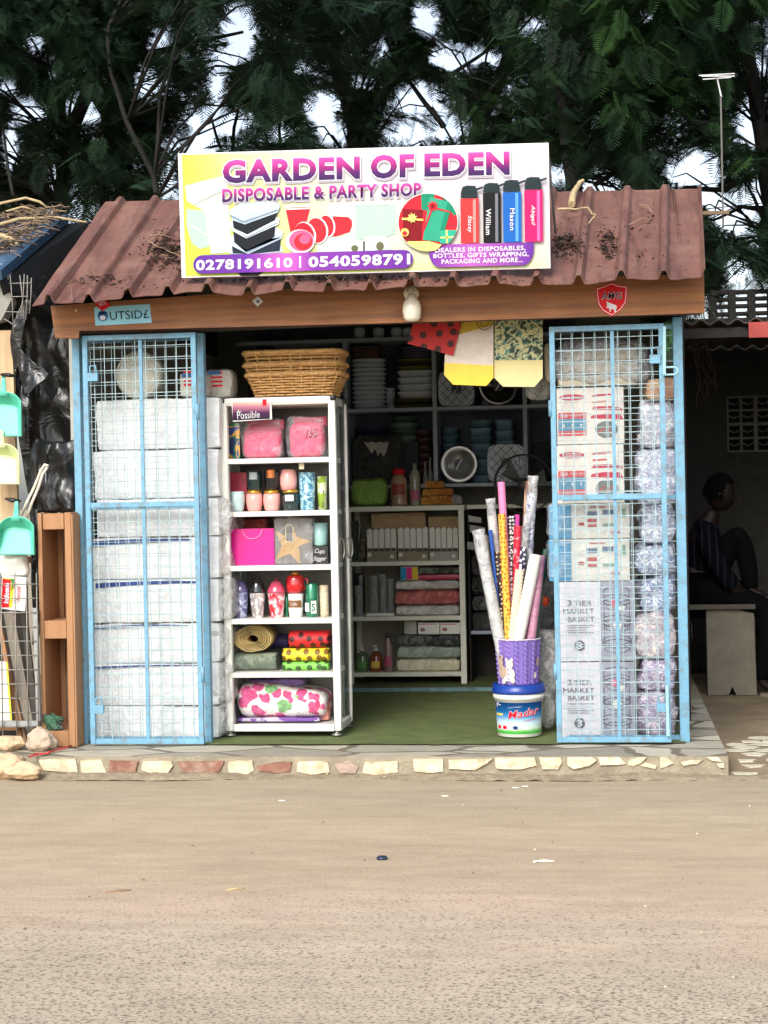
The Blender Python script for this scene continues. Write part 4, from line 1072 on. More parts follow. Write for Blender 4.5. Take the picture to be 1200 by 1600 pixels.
# ================================================================== GOODS: helpers
def R(x0, x1, yt, Y, zb=None, yb=None):
    ym = yt if yb is None else (yt + yb) / 2
    a, b = at(x0, ym, Y).x, at(x1, ym, Y).x
    z1 = at((x0 + x1) / 2, yt, Y).z
    if zb is None: zb = at((x0 + x1) / 2, yb, Y).z
    return a, b, zb, z1
def packobj(name, label, cat, rc, Y, dep, m, group=None, r=.03, wob=.006, seed=0, extra=None, res=.03, mats=None, freq=9):
    a, b, z0, z1 = rc
    g = MB(); g.pillow(a, b, Y, Y + dep, z0, z1, r, wob, seed, res, freq=freq)
    if extra is None:
        return tag(g.build(name, m), label, cat, group)
    t = thing(name, label, cat, ((a + b) / 2, Y + dep / 2, z0), group)
    g.build('wrapped_goods', m, t); extra(t, a, b, z0, z1, Y)
    return t
def flat(par, pts, m, name='printed_label'):
    g = MB(); g.face(pts); return g.build(name, m, par)
def rectface(g, x0, x1, z0, z1, y, mi=0): g.face([(x0, y, z0), (x1, y, z0), (x1, y, z1), (x0, y, z1)], mi)
def cup(name, label, cat, rc, Y, mats, prof, group=None, n=24, parts=()):
    """prof [(r frac, h frac, mi)] scaled into rc"""
    a, b, z0, z1 = rc; cx = (a + b) / 2; r = (b - a) / 2; h = z1 - z0
    t = thing(name, label, cat, (cx, Y, z0), group)
    def sub(pname, pf, m, sq=0):
        g = MB(); g.lathe(cx, Y, [(p[0] * r, p[1] * h) for p in pf], n, 0, z0, True, sq); return g.build(pname, m, t)
    sub('cup_body', prof, mats)
    for pname, pf, m in parts: sub(pname, pf, m)
    return t, cx, r, h, z0
M_alu = mat('white_cabinet_frame', (222, 222, 214), .35, .04, 5, .05, 30, dirt=(176, 172, 158), ds=5, da=.4)
M_blk = mat('black_plastic', (22, 22, 24), .4, .1, 10)
M_chrome = mat('worn_steel', (150, 146, 138), .35, .15, 20, metal=.7)
M_gls = glass('cabinet_glass', (200, 214, 214), .03, .03, .12)
M_cf = film('clear_film', .2)
M_cf2 = film('heavy_clear_film', .5, (220, 222, 224), 10)
M_gold = mat('gold_lid', (212, 160, 60), .25, .1, 10, metal=.7)
M_pinkc = mat('pink_ceramic', (236, 168, 160), .25, .05, 8, coat=.5)
M_dgreen = mat('dark_green_ceramic', (16, 42, 42), .15, .1, 8, coat=1)
M_paper = mat('white_paper', (226, 224, 216), .6, .05, 9)

# ================================================================== WHITE DISPLAY CABINET
CY = 8.77
cx0, cx1 = at(347.5, 885, CY).x, at(529, 885, CY).x
cz = lambda py: at(436, py, CY).z
ctop, cbot = cz(619.5), cz(1143)
CD = .40
cab = thing('display_cabinet', 'tall white framed glass display cabinet on small feet in the shop doorway', 'cabinet', ((cx0 + cx1) / 2, CY + CD / 2, FLOOR))
pw = .042
for i, x in enumerate((cx0, cx1 - pw)):
    for j, y in enumerate((CY, CY + CD - .018)):
        g = MB(); g.pillow(x + (.024 if j and i else 0), x + (pw if i or not j else .018), y, y + (.018 if j else pw), cbot, ctop - .018, .012, 0, 0, .02); g.build('corner_post', M_alu, cab)
g = MB(); g.pillow(cx0 + .018, cx1 - .018, CY + .002, CY + CD - .002, ctop - .045, ctop, .012, 0); g.build('top_frame', M_alu, cab)
for x in (cx0, cx1 - .03):
    for ya, yb2 in ((CY - .002, CY + .04), (CY + CD - .04, CY + CD + .002)): MB().pillow(x, x + .03, ya, yb2, ctop - .03, ctop + .003, .01, 0).build('corner_cap', M_blk, cab)
g = MB(); g.box(cx0 + pw - .002, cx1 - pw + .002, CY + .004, CY + .03, cbot, cbot + .036); g.box(cx0 + pw, cx1 - pw, CY + .03, CY + CD - .03, cbot + .008, cbot + .03)
g.box(cx0 + .004, cx0 + .03, CY + pw, CY + CD - pw, cbot, cbot + .036); g.box(cx1 - .03, cx1 - .004, CY + pw, CY + CD - pw, cbot, cbot + .036); g.build('base_frame', M_alu, cab, bevel=.002)
SZ = [cz(y) for y in (715.5, 798.6, 883.6, 967, 1051, 1132)]
for z in SZ[:-1]:
    g = MB(); g.box(cx0 + pw - .004, cx1 - pw + .004, CY + .006, CY + CD - .01, z - .026, z); g.build('shelf', M_alu, cab, bevel=.002)
g = MB(); g.box(cx0 + pw, cx1 - pw, CY + CD - .012, CY + CD - .006, cbot + .03, ctop - .045)
g.build('back_panel', mat('grey_cabinet_back', (104, 102, 98), .4, .2, 3, dirt=(70, 66, 66), ds=4, da=.6), cab)
for x in (cx0 + .012, cx1 - .016):
    g = MB(); g.box(x, x + .003, CY + pw, CY + CD - pw, cbot + .036, ctop - .045); g.build('side_glass', M_gls, cab)
for x in (cx0 + .02, cx1 - .03):
    for y in (CY + .03, CY + CD - .03):
        g = MB(); g.lathe(x, y, [(.017, 0), (.030, .001), (.030, .008), (.014, .014), (.012, .026), (.02, .03), (.02, cbot - FLOOR - .012)], 20, 0, FLOOR + .011)
        g.build('foot', M_chrome, cab)
# little door rings at the sides
for x, y_ in ((cx1 + .008, CY + .06), (cx1 + .03, CY + .2)):
    g = MB(); z = at(530, 858, CY).z; q = [(x + .012 * math.cos(2 * math.pi * k / 16), y_ + .02 * math.cos(2 * math.pi * k / 16), z + .055 * math.sin(2 * math.pi * k / 16)) for k in range(16)]
    g.tube(q, .0045, 6, closed=True); g.build('pull_handle', M_chrome, cab)

YI = CY + .09
# --- shelf 1
def possible(t, x0, x1, y0, y1, Y):
    pass
c0 = [at(361, 622, CY - .006), at(424, 625, CY - .006), at(425, 655, CY - .006), at(364, 659, CY - .006)]
t = thing('hanging_card', 'small printed card reading Possible hung on the top of the display cabinet', 'card', c0[3])
g = MB(); g.prism([c0[3], c0[2], c0[1], c0[0]], lambda p, d: (p.x, p.y + d, p.z), .002); g.build('card', mat('white_card', (220, 216, 214), .5, .05), t)
cq = lambda L: (lambda x, y: at(x, y, CY - .006 - .0015 * L))
g = MB(); gr = []
i0 = 0
def cg(u, v):
    x = 363.5 + 58 * u; y = 628 + 27.5 * (1 - v) + (1 - v) * (1.5 - 2.5 * u); return at(x, y, CY - .0075)
g.grid(cg, 1, 10); gr = [v for u in range(2) for v in [k / 10 for k in range(11)]]; g.g['grad'] = gr
g.build('printed_sheet', grad('purple_card', [(0, (22, 10, 40)), (.4, (70, 20, 70)), (.75, (190, 120, 140)), (1, (220, 196, 170))]), t)
text('Possible', quadmap((370, 643), (406, 642), (371, 655), (406, 652.5), cq(3)), M_wh, t, .0)
text('Yo', quadmap((371, 640), (377, 640), (371, 645), (377, 645), cq(3)), M_wh, t, .0)
g = MB(); rectface(g, *[at(411, 640, CY).x, at(417, 640, CY).x, at(412, 634, CY).z, at(412, 624, CY).z], CY - .010); g.build('red_tab', rd, t)
tag(packobj('picture_book', '', '', R(357, 374, 661, YI + .02, SZ[0]), YI + .02, .03, blotch('book_cover', [(0, (18, 40, 90)), (.42, (20, 110, 90)), (.5, (220, 160, 50)), (.54, (24, 60, 130)), (.62, (60, 150, 60))], 14, .3, coat=.6), r=.002, wob=0), 'colourful blue and green printed pack at the left of the top cabinet shelf', 'book')
def netbag(rc, lab, seed, price=False):
    a, b, z0, z1 = rc
    t = thing('netted_bag', lab, 'toiletry bag', ((a + b) / 2, YI, z0), 'pink netted bags in the cabinet')
    g = MB(); g.pillow(a + .01, b - .01, YI, YI + .09, z0, z1 - .03, .05, .006, seed, .02); g.build('pink_case', dots('pink_mesh_fabric', (214, 40, 92), (240, 96, 140), 150, .3, .5), t)
    g = MB(); g.pillow(a, b, YI - .012, YI + .11, z0 + .001, z1, .03, .012, seed + 3, .02); g.build('clear_bag', M_cf, t)
    g = MB(); g.box(a + .03, b - .004, YI + .06, YI + .075, z1 - .05, z1 - .003); g.build('pink_header', mat('pink_card', (200, 36, 84), .5, .1), t)
    if price:
        text('150', quadmap((a * 0 + 478, 672), (496, 669), (478, 685), (496, 683), lambda x, y: at(x, y, YI - .014)), mat('marker_ink', (90, 14, 40), .6, .05), t, .0, italic=.25)
netbag(R(374, 441, 655, YI, SZ[0]), 'pink netted toiletry bag in clear wrap, the left one with no price on it', 1)
netbag(R(446, 508, 650, YI, SZ[0]), 'pink netted toiletry bag in clear wrap marked 150, the right one', 5, True)
# --- shelf 2
mugp = [(.55, 0), (.74, .02), (.84, .12), (.98, .45), (1, .7), (.93, 1), (.85, 1), (.85, .96)]
def mug(rc, Y, m, lab, lid=None, win=None, grp='stacked jar cups in the cabinet'):
    a, b, z0, z1 = rc; lh = .018 if lid else 0
    t, cx, r, h, zz = cup('jar_cup', lab, 'cup', (a, b, z0, z1 - lh), Y, m, mugp, grp)
    if lid: g = MB(); g.lathe(cx, Y, [(r * .8, 0), (r * .88, .002), (r * .88, .012), (r * .7, .018)], 24, 0, z1 - lh); g.build('lid', M_gold, t)
    if win:
        g = MB(); g.grid(lambda u, v: (cx + (r * 1.0) * math.sin(-.5 + 1.0 * u), Y - (r * 1.005) * math.cos(-.5 + 1.0 * u), z0 + h * (.55 + .35 * v)), 6, 1); g.build('label_patch', win, t)
    return t
S2 = SZ[1]; Y2 = YI + .04
packobj('gift_box', 'tall crimson printed box behind a pale cup on the second cabinet shelf', 'box', R(358, 385, 738, Y2 + .05, S2), Y2 + .05, .06, mat('crimson_print', (176, 40, 70), .4, .3, 30), r=.003, wob=0, group=None)
t = mug(R(359, 382, 768, Y2 - .03, S2), Y2 - .03, mat('ice_blue_ceramic', (190, 214, 214), .3, .1, 30, coat=.5), 'pale ice blue cup standing before the crimson box')
zj = at(396, 767, Y2).z
mug(R(384, 410, 766, Y2, S2), Y2, M_pinkc, 'pink cup with gold lid under the dark green jar cup', True)
mug(R(411, 438, 766, Y2, S2), Y2, M_pinkc, 'pink cup with gold lid under the black cup with copper label', True)
mug(R(440, 468, 765, Y2, S2), Y2, M_dgreen, 'dark green cup with gold lid under an upturned pink cup', True, M_paper)
mug(R(385, 410, 735, Y2, zj + .001), Y2, M_dgreen, 'dark green jar cup with clear top stacked on the left pink cup', None, mat('dull_silver_label', (150, 160, 160), .3, .1))
mug(R(412, 437, 731, Y2, zj + .001), Y2, mat('black_ceramic', (16, 16, 18), .15, .1, coat=1), 'black cup with copper label stacked on a pink cup', None, mat('copper_label', (196, 112, 60), .25, .1, metal=.6))
a, b, z0, z1 = R(437, 464, 733, Y2, at(452, 766, Y2).z + .001)
cup('jar_cup', 'pink cup turned upside down on the dark green cup', 'cup', (a, b, z0, z1), Y2, M_pinkc, [(.86, 0), (.98, .3), (1, .55), (.86, .9), (.7, .98), (.5, 1)], 'stacked jar cups in the cabinet')
a, b, z0, z1 = R(466, 493, 738, Y2, S2)
cup('tumbler', 'tall clear tumbler with blue glitter on the second cabinet shelf', 'tumbler', (a, b, z0, z1), Y2, blotch('blue_glitter', [(0, (20, 70, 110)), (.42, (60, 120, 150)), (.5, (120, 170, 190)), (.58, (170, 205, 214))], 60, .2, 4, 1, 'LINEAR'), [(.78, 0), (.82, .02), (1, 1), (.95, 1)])
a, b, z0, z1 = R(495, 511, 744, Y2 + .02, S2)
t, cx, r, h, zz = cup('tumbler', 'lime green and white printed tumbler beside the blue glitter tumbler', 'tumbler', (a, b, z0, z1), Y2 + .02, blotch('lime_print', [(0, (150, 180, 60)), (.48, (206, 216, 180)), (.6, (190, 205, 120))], 18, .3, 2, .5), [(.8, 0), (1, 1), (.95, 1)])
text('T', lambda u, v: Vector((cx + .01 + .012 * (u - .5), Y2 + .02 - r - .002, zz + h * (.45 + .12 * v))), M_blk, t, 0); text('D', lambda u, v: Vector((cx + .01 + .012 * (u - .5), Y2 + .02 - r - .002, zz + h * (.1 + .12 * v))), M_blk, t, 0)
packobj('price_card', 'tiny blank cream card hanging above the blue glitter tumbler', 'card', R(467, 475, 723.5, YI - .05, None, 733), YI - .05, .002, M_cream, r=.001, wob=0)
# --- shelf 3
S3 = SZ[2]
packobj('wrapped_parcel', 'red parcel in clear wrap behind the magenta gift bag', 'parcel', R(364, 418, 809, Y2 + .12, S3), Y2 + .12, .08, wrapped('red_parcel', (150, 34, 34), (170, 60, 50), 1), r=.02, wob=.01, seed=4)
a, b, z0, z1 = R(361, 428, 826, YI, S3)
t = thing('gift_bag', 'plain magenta gift bag with pale cord handle, left of the star bag', 'gift bag', ((a + b) / 2, YI, z0))
g = MB(); g.box(a, b, YI, YI + .07, z0, z1); g.build('bag_body', mat('magenta_card', (216, 8, 136), .3, .05, 3, coat=.3), t, bevel=.002)
for dy in (-.006,):
    g = MB(); q = [((a + b) / 2 + .052 * math.cos(math.pi * k / 12), YI + dy, z1 - .004 - .05 * math.sin(math.pi * k / 12)) for k in range(13)]
    g.tube(q, .003, 6); q = [((b - .035) + .04 * k / 8, YI + dy, z1 - .004 - .09 * (k / 8) ** .7) for k in range(6)]; g.build('cord_handle', mat('pink_cord', (232, 130, 190), .5, .05), t)
a, b, z0, z1 = R(428, 487, 809, YI, S3)
t = thing('gift_bag', 'grey gift bag with a large gold star and hanging tag', 'gift bag', ((a + b) / 2, YI, z0))
g = MB(); g.box(a, b, YI, YI + .06, z0, z1 - .004); g.build('bag_body', mat('grey_star_card', (98, 92, 86), .4, .1, 4), t, bevel=.002)
st = [(430, 829), (449, 839), (458, 822), (463, 838), (486, 846), (467, 853), (469, 881), (452, 865), (431, 875), (440, 853)]
flat(t, [at(x, y, YI - .002) for x, y in st][::-1], mat('gold_star', (176, 140, 78), .3, .1, metal=.3), 'gold_star')
tg = [(446, 823), (449, 819), (455, 819), (458, 823), (458, 848), (446, 847)]
flat(t, [at(x, y, YI - .005) for x, y in tg][::-1], mat('pale_tag_edge', (196, 178, 130), .5), 'tag'); flat(t, [at(452 + (x - 452) * .8, 834 + (y - 834) * .86, YI - .0065) for x, y in tg][::-1], mat('grey_tag', (72, 70, 68), .4, .2, 30), 'tag_face')
g = MB(); g.pillow(a - .005, b + .01, YI - .012, YI + .075, z0 + .001, z1 + .004, .02, .012, 6, .02); g.build('clear_bag', M_cf, t)
a, b, z0, z1 = R(486, 512, 853, YI + .02, S3)
t = packobj('gift_box', 'black box with white chalk style writing under the mint cup', 'box', (a, b, z0, z1), YI + .02, .06, M_blk, r=.002, wob=0, extra=lambda t, *k: None)
text('Cups', quadmap((492, 857), (508, 858), (492, 866), (507, 867), lambda x, y: at(x, y, YI + .017)), M_wh, t, 0, italic=.3); text('Bigger', quadmap((490, 870), (510, 869), (490, 878), (510, 878), lambda x, y: at(x, y, YI + .017)), M_wh, t, 0, italic=.3)
cup('cup', 'plain mint blue cup on the black box', 'cup', R(488, 512, 817, YI + .05, z1 + .001), YI + .05, mat('mint_ceramic', (150, 190, 186), .35, .06), [(.8, 0), (.9, .05), (1, 1), (.93, 1)])
# --- shelf 4
S4 = SZ[3]
def domed(rc, lab, cm, lm_, hf=.68, strawm=None):
    a, b, z0, z1 = rc; h = z1 - z0; cx = (a + b) / 2; r = (b - a) / 2
    t = thing('tumbler', lab, 'tumbler', (cx, Y2, z0), 'lidded tumblers on the fourth cabinet shelf')
    g = MB(); g.lathe(cx, Y2, [(r * .68, 0), (r * .72, .004), (r * .95, h * hf)], 24, 0, z0); g.build('cup_body', cm, t)
    g = MB(); g.lathe(cx, Y2, [(r, 0), (r, .006), (r * .85, h * (1 - hf) * .4), (r * .55, h * (1 - hf) * .8), (r * .15, h * (1 - hf) * .95)], 24, 0, z0 + h * hf); g.build('lid', lm_, t)
    if strawm: g = MB(); g.tube([(cx, Y2, z0 + h * hf), (cx + .004, Y2, z1 + .012)], .004, 8); g.build('straw', strawm, t)
    return t, cx, r, h
domed(R(364, 388, 906, Y2, S4), 'purple grey snowflake tumbler with domed lid, leftmost on its shelf', blotch('purple_snow', [(0, (90, 90, 130)), (.5, (150, 150, 186)), (.58, (176, 180, 205))], 40, .25, 3, .8), mat('violet_clear_lid', (84, 76, 120), .15, .1, coat=1))
domed(R(389, 414, 898, Y2, S4), 'pale tumbler with white butterfly print and black lid', blotch('butterfly_print', [(0, (150, 140, 140)), (.5, (186, 176, 170)), (.56, (232, 230, 228))], 26, .25, 1, .8), mat('shiny_black_lid', (18, 18, 20), .12, .1, coat=1), .58)
domed(R(417, 446, 906, Y2, S4), 'red and pink clear tumbler with domed pink lid and red straw', blotch('red_pink_print', [(0, (196, 30, 50)), (.46, (190, 110, 120)), (.54, (220, 196, 196))], 24, .2, 1, .9), mat('pink_clear_lid', (196, 70, 100), .15, .1, coat=1), .66, mat('cup_straw_red', (190, 30, 50), .3))
a, b, z0, z1 = R(450, 474, 927, Y2, S4)
t, cx, r, h, zz = cup('coffee_cup', 'white travel coffee cup with a brown band, under the red mug', 'cup', (a, b, z0, z1), Y2, mat('white_ceramic', (228, 226, 218), .25, .04, coat=.4), [(.8, 0), (.85, .02), (.98, .42), (.90, .43), (1, .98), (.8, 1)])
g = MB(); g.grid(lambda u, v: (cx + (r * 1.03) * math.sin(-.9 + 1.8 * u), Y2 - (r * 1.03) * math.cos(-.9 + 1.8 * u), z0 + h * (.42 + .3 * v)), 10, 1); g.build('band', mat('kraft_band', (128, 86, 48), .6, .1), t)
text('Coffee', lambda u, v: Vector((cx - .02 + .034 * u, Y2 - r * 1.08, z0 + h * (.5 + .14 * v))), M_wh, t, 0)
a, b, zb, zt_2 = R(447, 475, 898, Y2, z1 + .001)
t, cx, r, h, zz = cup('mug', 'glossy red mug with a handle stacked on the white coffee cup', 'mug', (a, b, zb, zt_2), Y2, mat('glossy_red', (200, 20, 28), .12, .06, coat=1), [(.6, 0), (.9, .06), (1, .35), (.94, .85), (.8, .97), (.4, 1)])
g = MB(); g.tube([(cx + r * .9, Y2, zb + h * .8), (cx + r * 1.35, Y2, zb + h * .75), (cx + r * 1.4, Y2, zb + h * .4), (cx + r * .9, Y2, zb + h * .2)], .005, 8); g.build('handle', mat('glossy_red', 0), t)
g = MB(); g.lathe(cx, Y2, [(r * .5, 0), (r * .4, .014)], 14, 0, zt_2); g.build('gold_knob', M_gold, t)
t, cx, r, h, zz = cup('can_tumbler', 'metallic green can tumbler with white emblem', 'tumbler', R(477, 497, 911, Y2, S4), Y2, mat('metal_green', (10, 120, 84), .2, .1, coat=1, metal=.4), [(.88, 0), (1, .03), (1, .93), (.82, .98), (.8, 1)])
g = MB(); g.box(cx - r * .9, cx - r * .3, Y2 - r - .001, Y2 - r + .012, zz + .03, zz + .075); g.box(cx + .0, cx + r * .8, Y2 - r - .002, Y2 - r + .01, zz + .02, zz + .085); g.build('sticker', M_paper, t)
text('S', lambda u, v: Vector((cx + r * (.1 + .55 * u), Y2 - r - .0035, zz + .032 + .04 * v)), mat('metal_green', 0), t, .03, 'emblem')
cup('tumbler', 'slim cream tumbler at the right end behind the green can', 'tumbler', R(499, 513, 914, Y2 + .02, S4), Y2 + .02, M_cream, [(.9, 0), (1, .05), (1, .95), (.9, 1)])
cup('bottle', 'thin green bottle squeezed left of the coffee cup', 'bottle', R(444, 451, 928, Y2 + .03, S4), Y2 + .03, mat('metal_green', 0), [(.9, 0), (1, .05), (1, .8), (.5, 1)])
# --- shelf 5: rolled fabric and foil, ends to the front or lying
S5 = SZ[4]
def lyroll(name, label, cat, rc, Y, m, group=None, parts=None, seed=0):
    """roll lying along x"""
    a, b, z0, z1 = rc; r = (z1 - z0) / 2; g = MB(); pts = []; n = 12
    i0 = len(g.v); N = 20
    for k in range(n + 1):
        x = a + (b - a) * k / n
        for j in range(N):
            t_ = 2 * math.pi * j / N; rr = r * (1 + .05 * noise.noise(Vector((x * 14, math.cos(t_) * 1.6, math.sin(t_) * 1.6 + seed))))
            g.v.append((x, Y + r + rr * 1.25 * math.cos(t_), z0 + r + rr * math.sin(t_)))
    for k in range(n):
        for j in range(N):
            j2 = (j + 1) % N; g.f.append((i0 + k * N + j, i0 + k * N + j2, i0 + (k + 1) * N + j2, i0 + (k + 1) * N + j)); g.m.append(0); g.s.append(True)
    for k in (0, n): g.f.append(tuple(i0 + k * N + j for j in range(N))); g.m.append(0); g.s.append(False)
    return tag(g.build(name, m), label, cat, group)
zy1 = at(478, 1034, YI).z; zy2 = at(478, 1013, YI).z
GR = 'rolled goods on the fifth cabinet shelf'
lyroll('fabric_roll', 'lime green fabric roll with olive polka dots, bottom of the pile', 'fabric roll', R(441, 513, 1034.5, YI, S5), YI, dots('lime_dots', (120, 196, 76), (56, 92, 40), 21, .30), GR)
lyroll('fabric_roll', 'yellow fabric roll with brown polka dots lying between red and lime rolls', 'fabric roll', R(441, 513, 1013.5, YI, zy1 + .001), YI, dots('yellow_dots', (230, 204, 44), (120, 90, 26), 21, .30), GR, seed=2)
lyroll('fabric_roll', 'red fabric roll with dark polka dots on top of the pile', 'fabric roll', R(451, 513, 986, YI, zy2 + .001), YI, dots('red_dots', (204, 36, 40), (70, 16, 18), 21, .30), GR, seed=5)
lyroll('fabric_roll', 'short dark blue roll behind the red dotted roll', 'fabric roll', R(424, 450, 991, YI + .14, None, 1014), YI + .14, mat('navy_cloth', (44, 38, 84), .7, .2), GR, seed=7)
lyroll('foil_roll', 'crumpled silver green foil roll lying under the khaki roll', 'foil roll', R(365, 431, 1020.5, YI, S5), YI, wrapped('silver_foil', (120, 132, 112), (90, 104, 84), 1, 7, .18), GR, seed=9)
zk = at(395, 1020, YI).z
kx0, kx1, _, kz1 = R(364, 424, 978, YI, zk)
g = MB(); c_ = ((kx0 + kx1) / 2, (zk + kz1) / 2 + .002)
for lay in range(6):       # many folded layers seen end on
    q = []; sc = 1 - lay * .13
    for k in range(40):
        t_ = 2 * math.pi * k / 40
        rr = sc * (1 + .05 * noise.noise(Vector((math.cos(t_) * 2, math.sin(t_) * 2, lay * 3))))
        q.append((c_[0] + (kx1 - kx0) / 2 * rr * math.cos(t_) * .98, c_[1] + (kz1 - zk) / 2 * rr * math.sin(t_) * .96))
    i0 = len(g.v)
    for y in (YI - .004 * (lay % 3), YI + .2):
        g.v += [(p[0], y, p[1]) for p in q]
    for y in (YI + .2, YI - .004 * (lay % 3)):
        g.v += [(c_[0] + (p[0] - c_[0]) * .95, y, c_[1] + (p[1] - c_[1]) * .93) for p in q]
    for ring in range(4):
        for j in range(40):
            j2 = (j + 1) % 40; A = i0 + ring * 40; B = i0 + ((ring + 1) % 4) * 40
            g.f.append((A + j, A + j2, B + j2, B + j)); g.m.append(0); g.s.append(ring in (0, 2))
tag(g.build('fabric_roll', mat('khaki_cloth', (178, 156, 104), .8, .2, 18, .4, 40)), 'khaki roll seen end on, many folded layers, top left of the pile', 'fabric roll', GR)
def rosemat():
    m = wrapped('rose_pattern', (226, 222, 216), None, .9, 8, .12); t = m.node_tree; b = t.nodes['Principled BSDF']; v = coords(t)
    nz = nd(t, 'ShaderNodeTexNoise', Scale=22, Detail=3); t.links.new(v, nz.inputs[0]); mv = t.nodes.new('ShaderNodeMix'); mv.data_type = 'VECTOR'; mv.inputs[0].default_value = .05; t.links.new(v, mv.inputs[4]); t.links.new(nz.outputs[1], mv.inputs[5])
    vo = nd(t, 'ShaderNodeTexVoronoi', Scale=16); t.links.new(mv.outputs[1], vo.inputs['Vector']); sp = t.nodes.new('ShaderNodeSeparateColor'); t.links.new(vo.outputs['Color'], sp.inputs[0])
    kind = ramp(t, sp.outputs[0], [(0, lin(206, 50, 116)), (.35, lin(206, 70, 130)), (.60, lin(120, 176, 110)), (.78, lin(226, 222, 216))], 'CONSTANT')
    pet = nd(t, 'ShaderNodeTexNoise', Scale=60, Detail=2); t.links.new(v, pet.inputs[0]); sh = ramp(t, pet.outputs[0], [(.4, (.75, .7, .75)), (.6, (1.15, 1.2, 1.15))])
    ml = t.nodes.new('ShaderNodeMix'); ml.data_type = 'RGBA'; ml.blend_type = 'MULTIPLY'; ml.inputs[0].default_value = 1; t.links.new(kind, ml.inputs[6]); t.links.new(sh, ml.inputs[7])
    e = ramp(t, vo.outputs['Distance'], [(.5, (1, 1, 1)), (.56, (0, 0, 0))]); mx = t.nodes.new('ShaderNodeMix'); mx.data_type = 'RGBA'; mx.inputs[6].default_value = lin(222, 216, 212); t.links.new(e, mx.inputs[0]); t.links.new(ml.outputs[2], mx.inputs[7]); t.links.new(mx.outputs[2], b.inputs['Base Color']); return m
# --- shelf 6
S6 = SZ[5]
zfl = at(436, 1122, YI).z
packobj('folded_sheet', 'purple wrapped sheet lying flat under the rose patterned bedding', 'bedding', R(369, 500, 1121, YI, S6), YI, .26, wrapped('purple_white', (190, 180, 200), (110, 60, 150), 1, 9, .15, 10), r=.012, wob=.006, seed=8)
zr = R(366, 508, 1070, YI - .01, zfl + .001)
g = MB(); a, b, z0, z1 = zr
g.pillow(a, b, YI - .015, YI + .27, z0, z1, .06, .012, 3, .02)
g.v = [(x, y, z - .06 * max(0, (x - a) / (b - a) - .35) * max(0, (z - z0)) / (z1 - z0)) for x, y, z in g.v]
rose = rosemat()
tag(g.build('bedding_pack', rose), 'wrapped bedding with pink roses and green leaves on the bottom cabinet shelf', 'bedding')
packobj('folded_sheet', 'purple wrapped sheet lying on top of the rose patterned bedding', 'bedding', R(385, 475, 1061, YI + .12, at(430, 1076, YI).z), YI + .12, .14, wrapped('violet_wrap', (120, 90, 170), (150, 120, 196), 1, 9, .15, 10), r=.02, wob=.008, seed=18)
packobj('pouch', 'orange red pouch at the right end of the bottom cabinet shelf', 'pouch', R(497, 513, 1090, YI + .06, S6), YI + .06, .08, wrapped('orange_red', (214, 70, 50), (230, 150, 130), 1), r=.01, wob=.004, seed=20)

# --- wicker baskets nested on the cabinet
M_wick = mat('honey_wicker', (206, 160, 100), .55, .25, 40, .5, 120)
def basket(z0, z1, xa, xb, inset, Y, dep, lab, rows, lean=0):
    t = thing('wicker_basket', lab, 'basket', ((xa + xb) / 2, Y + dep / 2, z0), 'wicker baskets nested on the cabinet')
    cx, cy = (xa + xb) / 2, Y + dep / 2; hx, hy = (xb - xa) / 2, dep / 2
    def ring(f, out=0, n=72, ph=0, amp=0):
        ins = inset * (1 - f); q = []
        for k in range(n):
            t_ = 2 * math.pi * k / n; c, s_ = math.cos(t_), math.sin(t_); kk = (abs(c) ** 6 + abs(s_) ** 6) ** (-1 / 6)
            w_ = out + amp * math.sin(t_ * 15 + ph)
            q.append((cx + (hx - ins + w_) * kk * c, cy + (hy - ins + w_) * kk * s_, z0 + (z1 - z0) * f + .0015 * noise.noise(Vector((t_ * 4, f * 9, z0)))))
        return q
    g = MB()
    for r_ in range(rows):
        f = .06 + .86 * r_ / max(1, rows - 1); g.tube(ring(f, 0, 132, math.pi * (r_ % 2), .005), .0058, 5, closed=True)
    n = 30
    for k in range(n):
        t_ = 2 * math.pi * (k + .5) / n; c, s_ = math.cos(t_), math.sin(t_); kk = (abs(c) ** 6 + abs(s_) ** 6) ** (-1 / 6)
        g.tube([(cx + (hx - inset) * kk * c, cy + (hy - inset) * kk * s_, z0), (cx + (hx + .004) * kk * c, cy + (hy + .004) * kk * s_, z1)], .0042, 5)
    g.box(cx - hx + inset, cx + hx - inset, cy - hy + inset, cy + hy - inset, z0 + .001, z0 + .008)
    g.build('woven_side', M_wick, t)
    g = MB()
    g.tube(ring(1, .002, 96), .011, 8, closed=True)
    # the wrap round the rim
    Q = ring(1, .002, 360); W = []
    for k, p in enumerate(Q):
        nx = Vector((p[0] - cx, p[1] - cy, 0)).normalized(); a_ = k * 1.35
        W.append((p[0] + nx.x * .0118 * math.cos(a_), p[1] + nx.y * .0118 * math.cos(a_), p[2] + .0118 * math.sin(a_)))
    g.tube(W, .0028, 4, closed=True)
    g.build('wrapped_rim', M_wick, t); return t
BYB = CY + .03
bz0 = ctop + .006
zr1, zr2, zr3 = at(455, 584, BYB).z, at(455, 568, BYB).z, at(455, 549, BYB).z
bx = lambda a, b: (at(a, 580, BYB).x, at(b, 580, BYB).x)
basket(bz0, zr1, *bx(381, 530), .045, BYB, .34, 'bottom wicker basket of the nest, standing on the white cabinet', 8)
basket(bz0 + .03, zr2, *bx(378, 530), .052, BYB + .005, .33, 'middle wicker basket of the nest, with a rope loop at its left', 9)
basket(bz0 + .06, zr3, *bx(377, 530), .055, BYB + .01, .32, 'top wicker basket of the nest, edged by a green band', 9)

